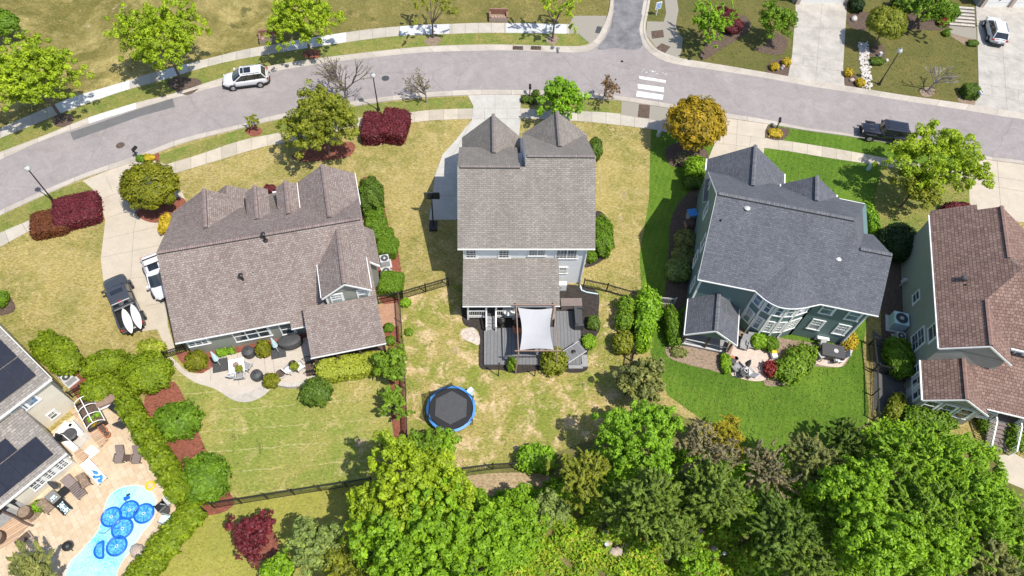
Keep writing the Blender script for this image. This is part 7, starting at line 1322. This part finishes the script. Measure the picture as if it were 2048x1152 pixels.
simple('stone_box', 'mottled brown stone box on the terrace near the boardwalk', 'box', 53, 1082, [('body', 'rock', lambda b: b.box((0, 0, .25), (1.1, .65, .5))), ('lid', 'm_soil', lambda b: b.box((0, 0, .52), (1.0, .55, .05)))], .85)
P = cr([W(0, 1022, 1.0), W(28, 1034, .9), W(48, 1046, .6), W(66, 1052, .3)], 5); b = MB()
for p, q in zip(P[:-1], P[1:]): b.bar(p, q, .12, .14)
o = b.build('hand_rail', M['dwood'], None, origin=W(30, 1040)); tag(o, 'curved brown hand rail at the porch edge of the cream house', 'hand rail')
# ------------------------------------------------------------------ front steps at the top right, odds and ends
pts_ = [(1901, 52), (1950, 56)]; o = thing('stone_steps', 'flight of grey stone steps rising to the top edge', 'steps', W(1925, 54)); a_, c_ = W(1899, 53), W(1950, 57); d_ = c_-a_; an = math.atan2(d_.y, d_.x); nv = Vector((-math.sin(an), math.cos(an), 0))
for k in range(6): b = MB(); p = (a_+c_)/2+nv*(.3+.42*k); b.box((p.x, p.y, .08+.085*k), (d_.length, .46, .16+.17*k), an); b.build('step', M['flag'], o); b = MB(); q = p-nv*.21; b.box((q.x, q.y, .15+.17*k), (d_.length+.02, .07, .05), an); b.build('step_edge', M['dgrey'], o)
for x, y, t in ((1208, 1095, 'short black post sticking up in the yellow ground cover left of the cedar stump gap'), (1440, 1113, 'short black post in the ground cover below the right cedar')): simple('drain_post', t, 'post', x, y, [('post', 'black', lambda b: b.tube((0, 0, 0), (0, 0, 1.1), .14, .12, 10)), ('cap', 'lgrey', lambda b: b.lathe((0, 0, 1.1), [(.15, 0), (.12, .05)], 10))])
shrub('shrub on a dark soil bed at the left edge of the lawn', 3, 598, 11, 17, 1.0, 'hedge', z0=.03)
simple('clay_jar', 'brown clay jar by the lowest bright shrub of the fence row', 'pot', 1288, 700, [('jar', 'wood', lambda b: b.lathe((0, 0, 0), [(.18, 0), (.3, .3), (.2, .55), (.24, .6)], 12)), ('soil', 'm_soil', lambda b: b.lathe((0, 0, .55), [(.18, 0), (.16, .02)], 10))])
for x, y, t, s_ in ((1822, 426, 'white box unit on the wall of the far right house', .4),): simple('meter_box', t, 'meter box', 1799, 572, [('box', 'lgrey', lambda b: b.box((0, 0, .9), (.35, .3, .5))), ('pipe', 'lgrey', lambda b: b.tube((0, 0, 0), (0, 0, .7), .05))])
# ------------------------------------------------------------------ loose grass blades over the lawns
from mathutils.bvhtree import BVHTree
_v = []; _f = []; _own = []
for o in COL.objects:
    if o.type == 'MESH' and o.get('kind') == 'structure' and not o.parent:
        k = len(_v); off = o.location
        _v += [(v.co.x+off.x, v.co.y+off.y, v.co.z+off.z) for v in o.data.vertices]
        for p in o.data.polygons: _f.append([i+k for i in p.vertices]); _own.append(o.data.materials[0].name)
bv = BVHTree.FromPolygons(_v, _f); rng = np.random.default_rng(77); HIT = {}
NB = 330000; XY = np.column_stack([rng.uniform(-10, 2060, NB), rng.uniform(-5, 1160, NB)]); C0 = Vector((0, 0, CAM_H))
for x, y in XY:
    p = W(x, y); r = bv.ray_cast(Vector((p.x, p.y, 3)), Vector((0, 0, -1)))
    if r[0] is not None:
        nm = _own[r[2]]
        if nm.startswith('grass_'): HIT.setdefault(nm, []).append((p.x, p.y, r[0].z))
TN = {'grass_base': ((.24, .20, .06), (.36, .295, .11), (.47, .38, .18), 'dry tan grass of the front lawns'), 'grass_meadow': ((.13, .12, .03), (.30, .25, .085), (.45, .37, .16), 'pale dry grass of the meadow beyond the road'), 'grass_meadow_dark': ((.10, .10, .025), (.175, .155, .045), (.31, .25, .1), 'darker olive grass of the meadow beside the side street'),
      'grass_olive': ((.08, .09, .022), (.13, .13, .036), (.19, .165, .06), 'olive grass of the lawns across the street'), 'grass_lush': ((.07, .14, .013), (.11, .195, .02), (.23, .28, .04), 'lush green grass round the green house'), 'grass_patchy': ((.15, .19, .03), (.32, .28, .085), (.55, .42, .24), 'patchy half dead grass behind the white house'),
      'grass_striped': ((.15, .21, .035), (.30, .28, .075), (.50, .40, .19), 'yellowing mown grass behind the sage house'), 'grass_lime': ((.22, .235, .04), (.31, .29, .06), (.42, .33, .13), 'yellow-green grass around the maroon tree'), 'grass_verge': ((.13, .17, .03), (.25, .23, .065), (.38, .30, .12), 'grass of the roadside verges')}
for nm, pts in HIT.items():
    if nm not in TN: continue
    lo_, md_, hi_, lb = TN[nm]; P = np.array(pts); k = len(P); mt = leafmat('blade_'+nm, lo_, md_, hi_, .1, .8)
    cl = np.sin(P[:, 0]*.9+1.3*np.sin(P[:, 1]*.7))*np.sin(P[:, 1]*1.1+1.1*np.cos(P[:, 0]*.8)); cl2 = np.sin(P[:, 0]*3.1+2*np.sin(P[:, 1]*2.3))*np.sin(P[:, 1]*3.7)
    keep = rng.uniform(-1, 1, k) < -.42+.5*cl2; P, cl = P[keep], cl[keep]; k = len(P)
    z = rng.uniform(.015, .06, k); P[:, 2] += z; ln = rng.uniform(.05, .12, k)
    L[nm] = mt; o = leafmesh('grass', P, rng.normal(0, .35, (k, 3))+np.array([0, 0, 1]), rng.normal(size=(k, 3)), ln, ln*.38, np.clip(.5+.16*cl+rng.normal(0, .22, k), 0, 1), mt, None)
    tag(o, lb, 'grass', None, 'stuff')
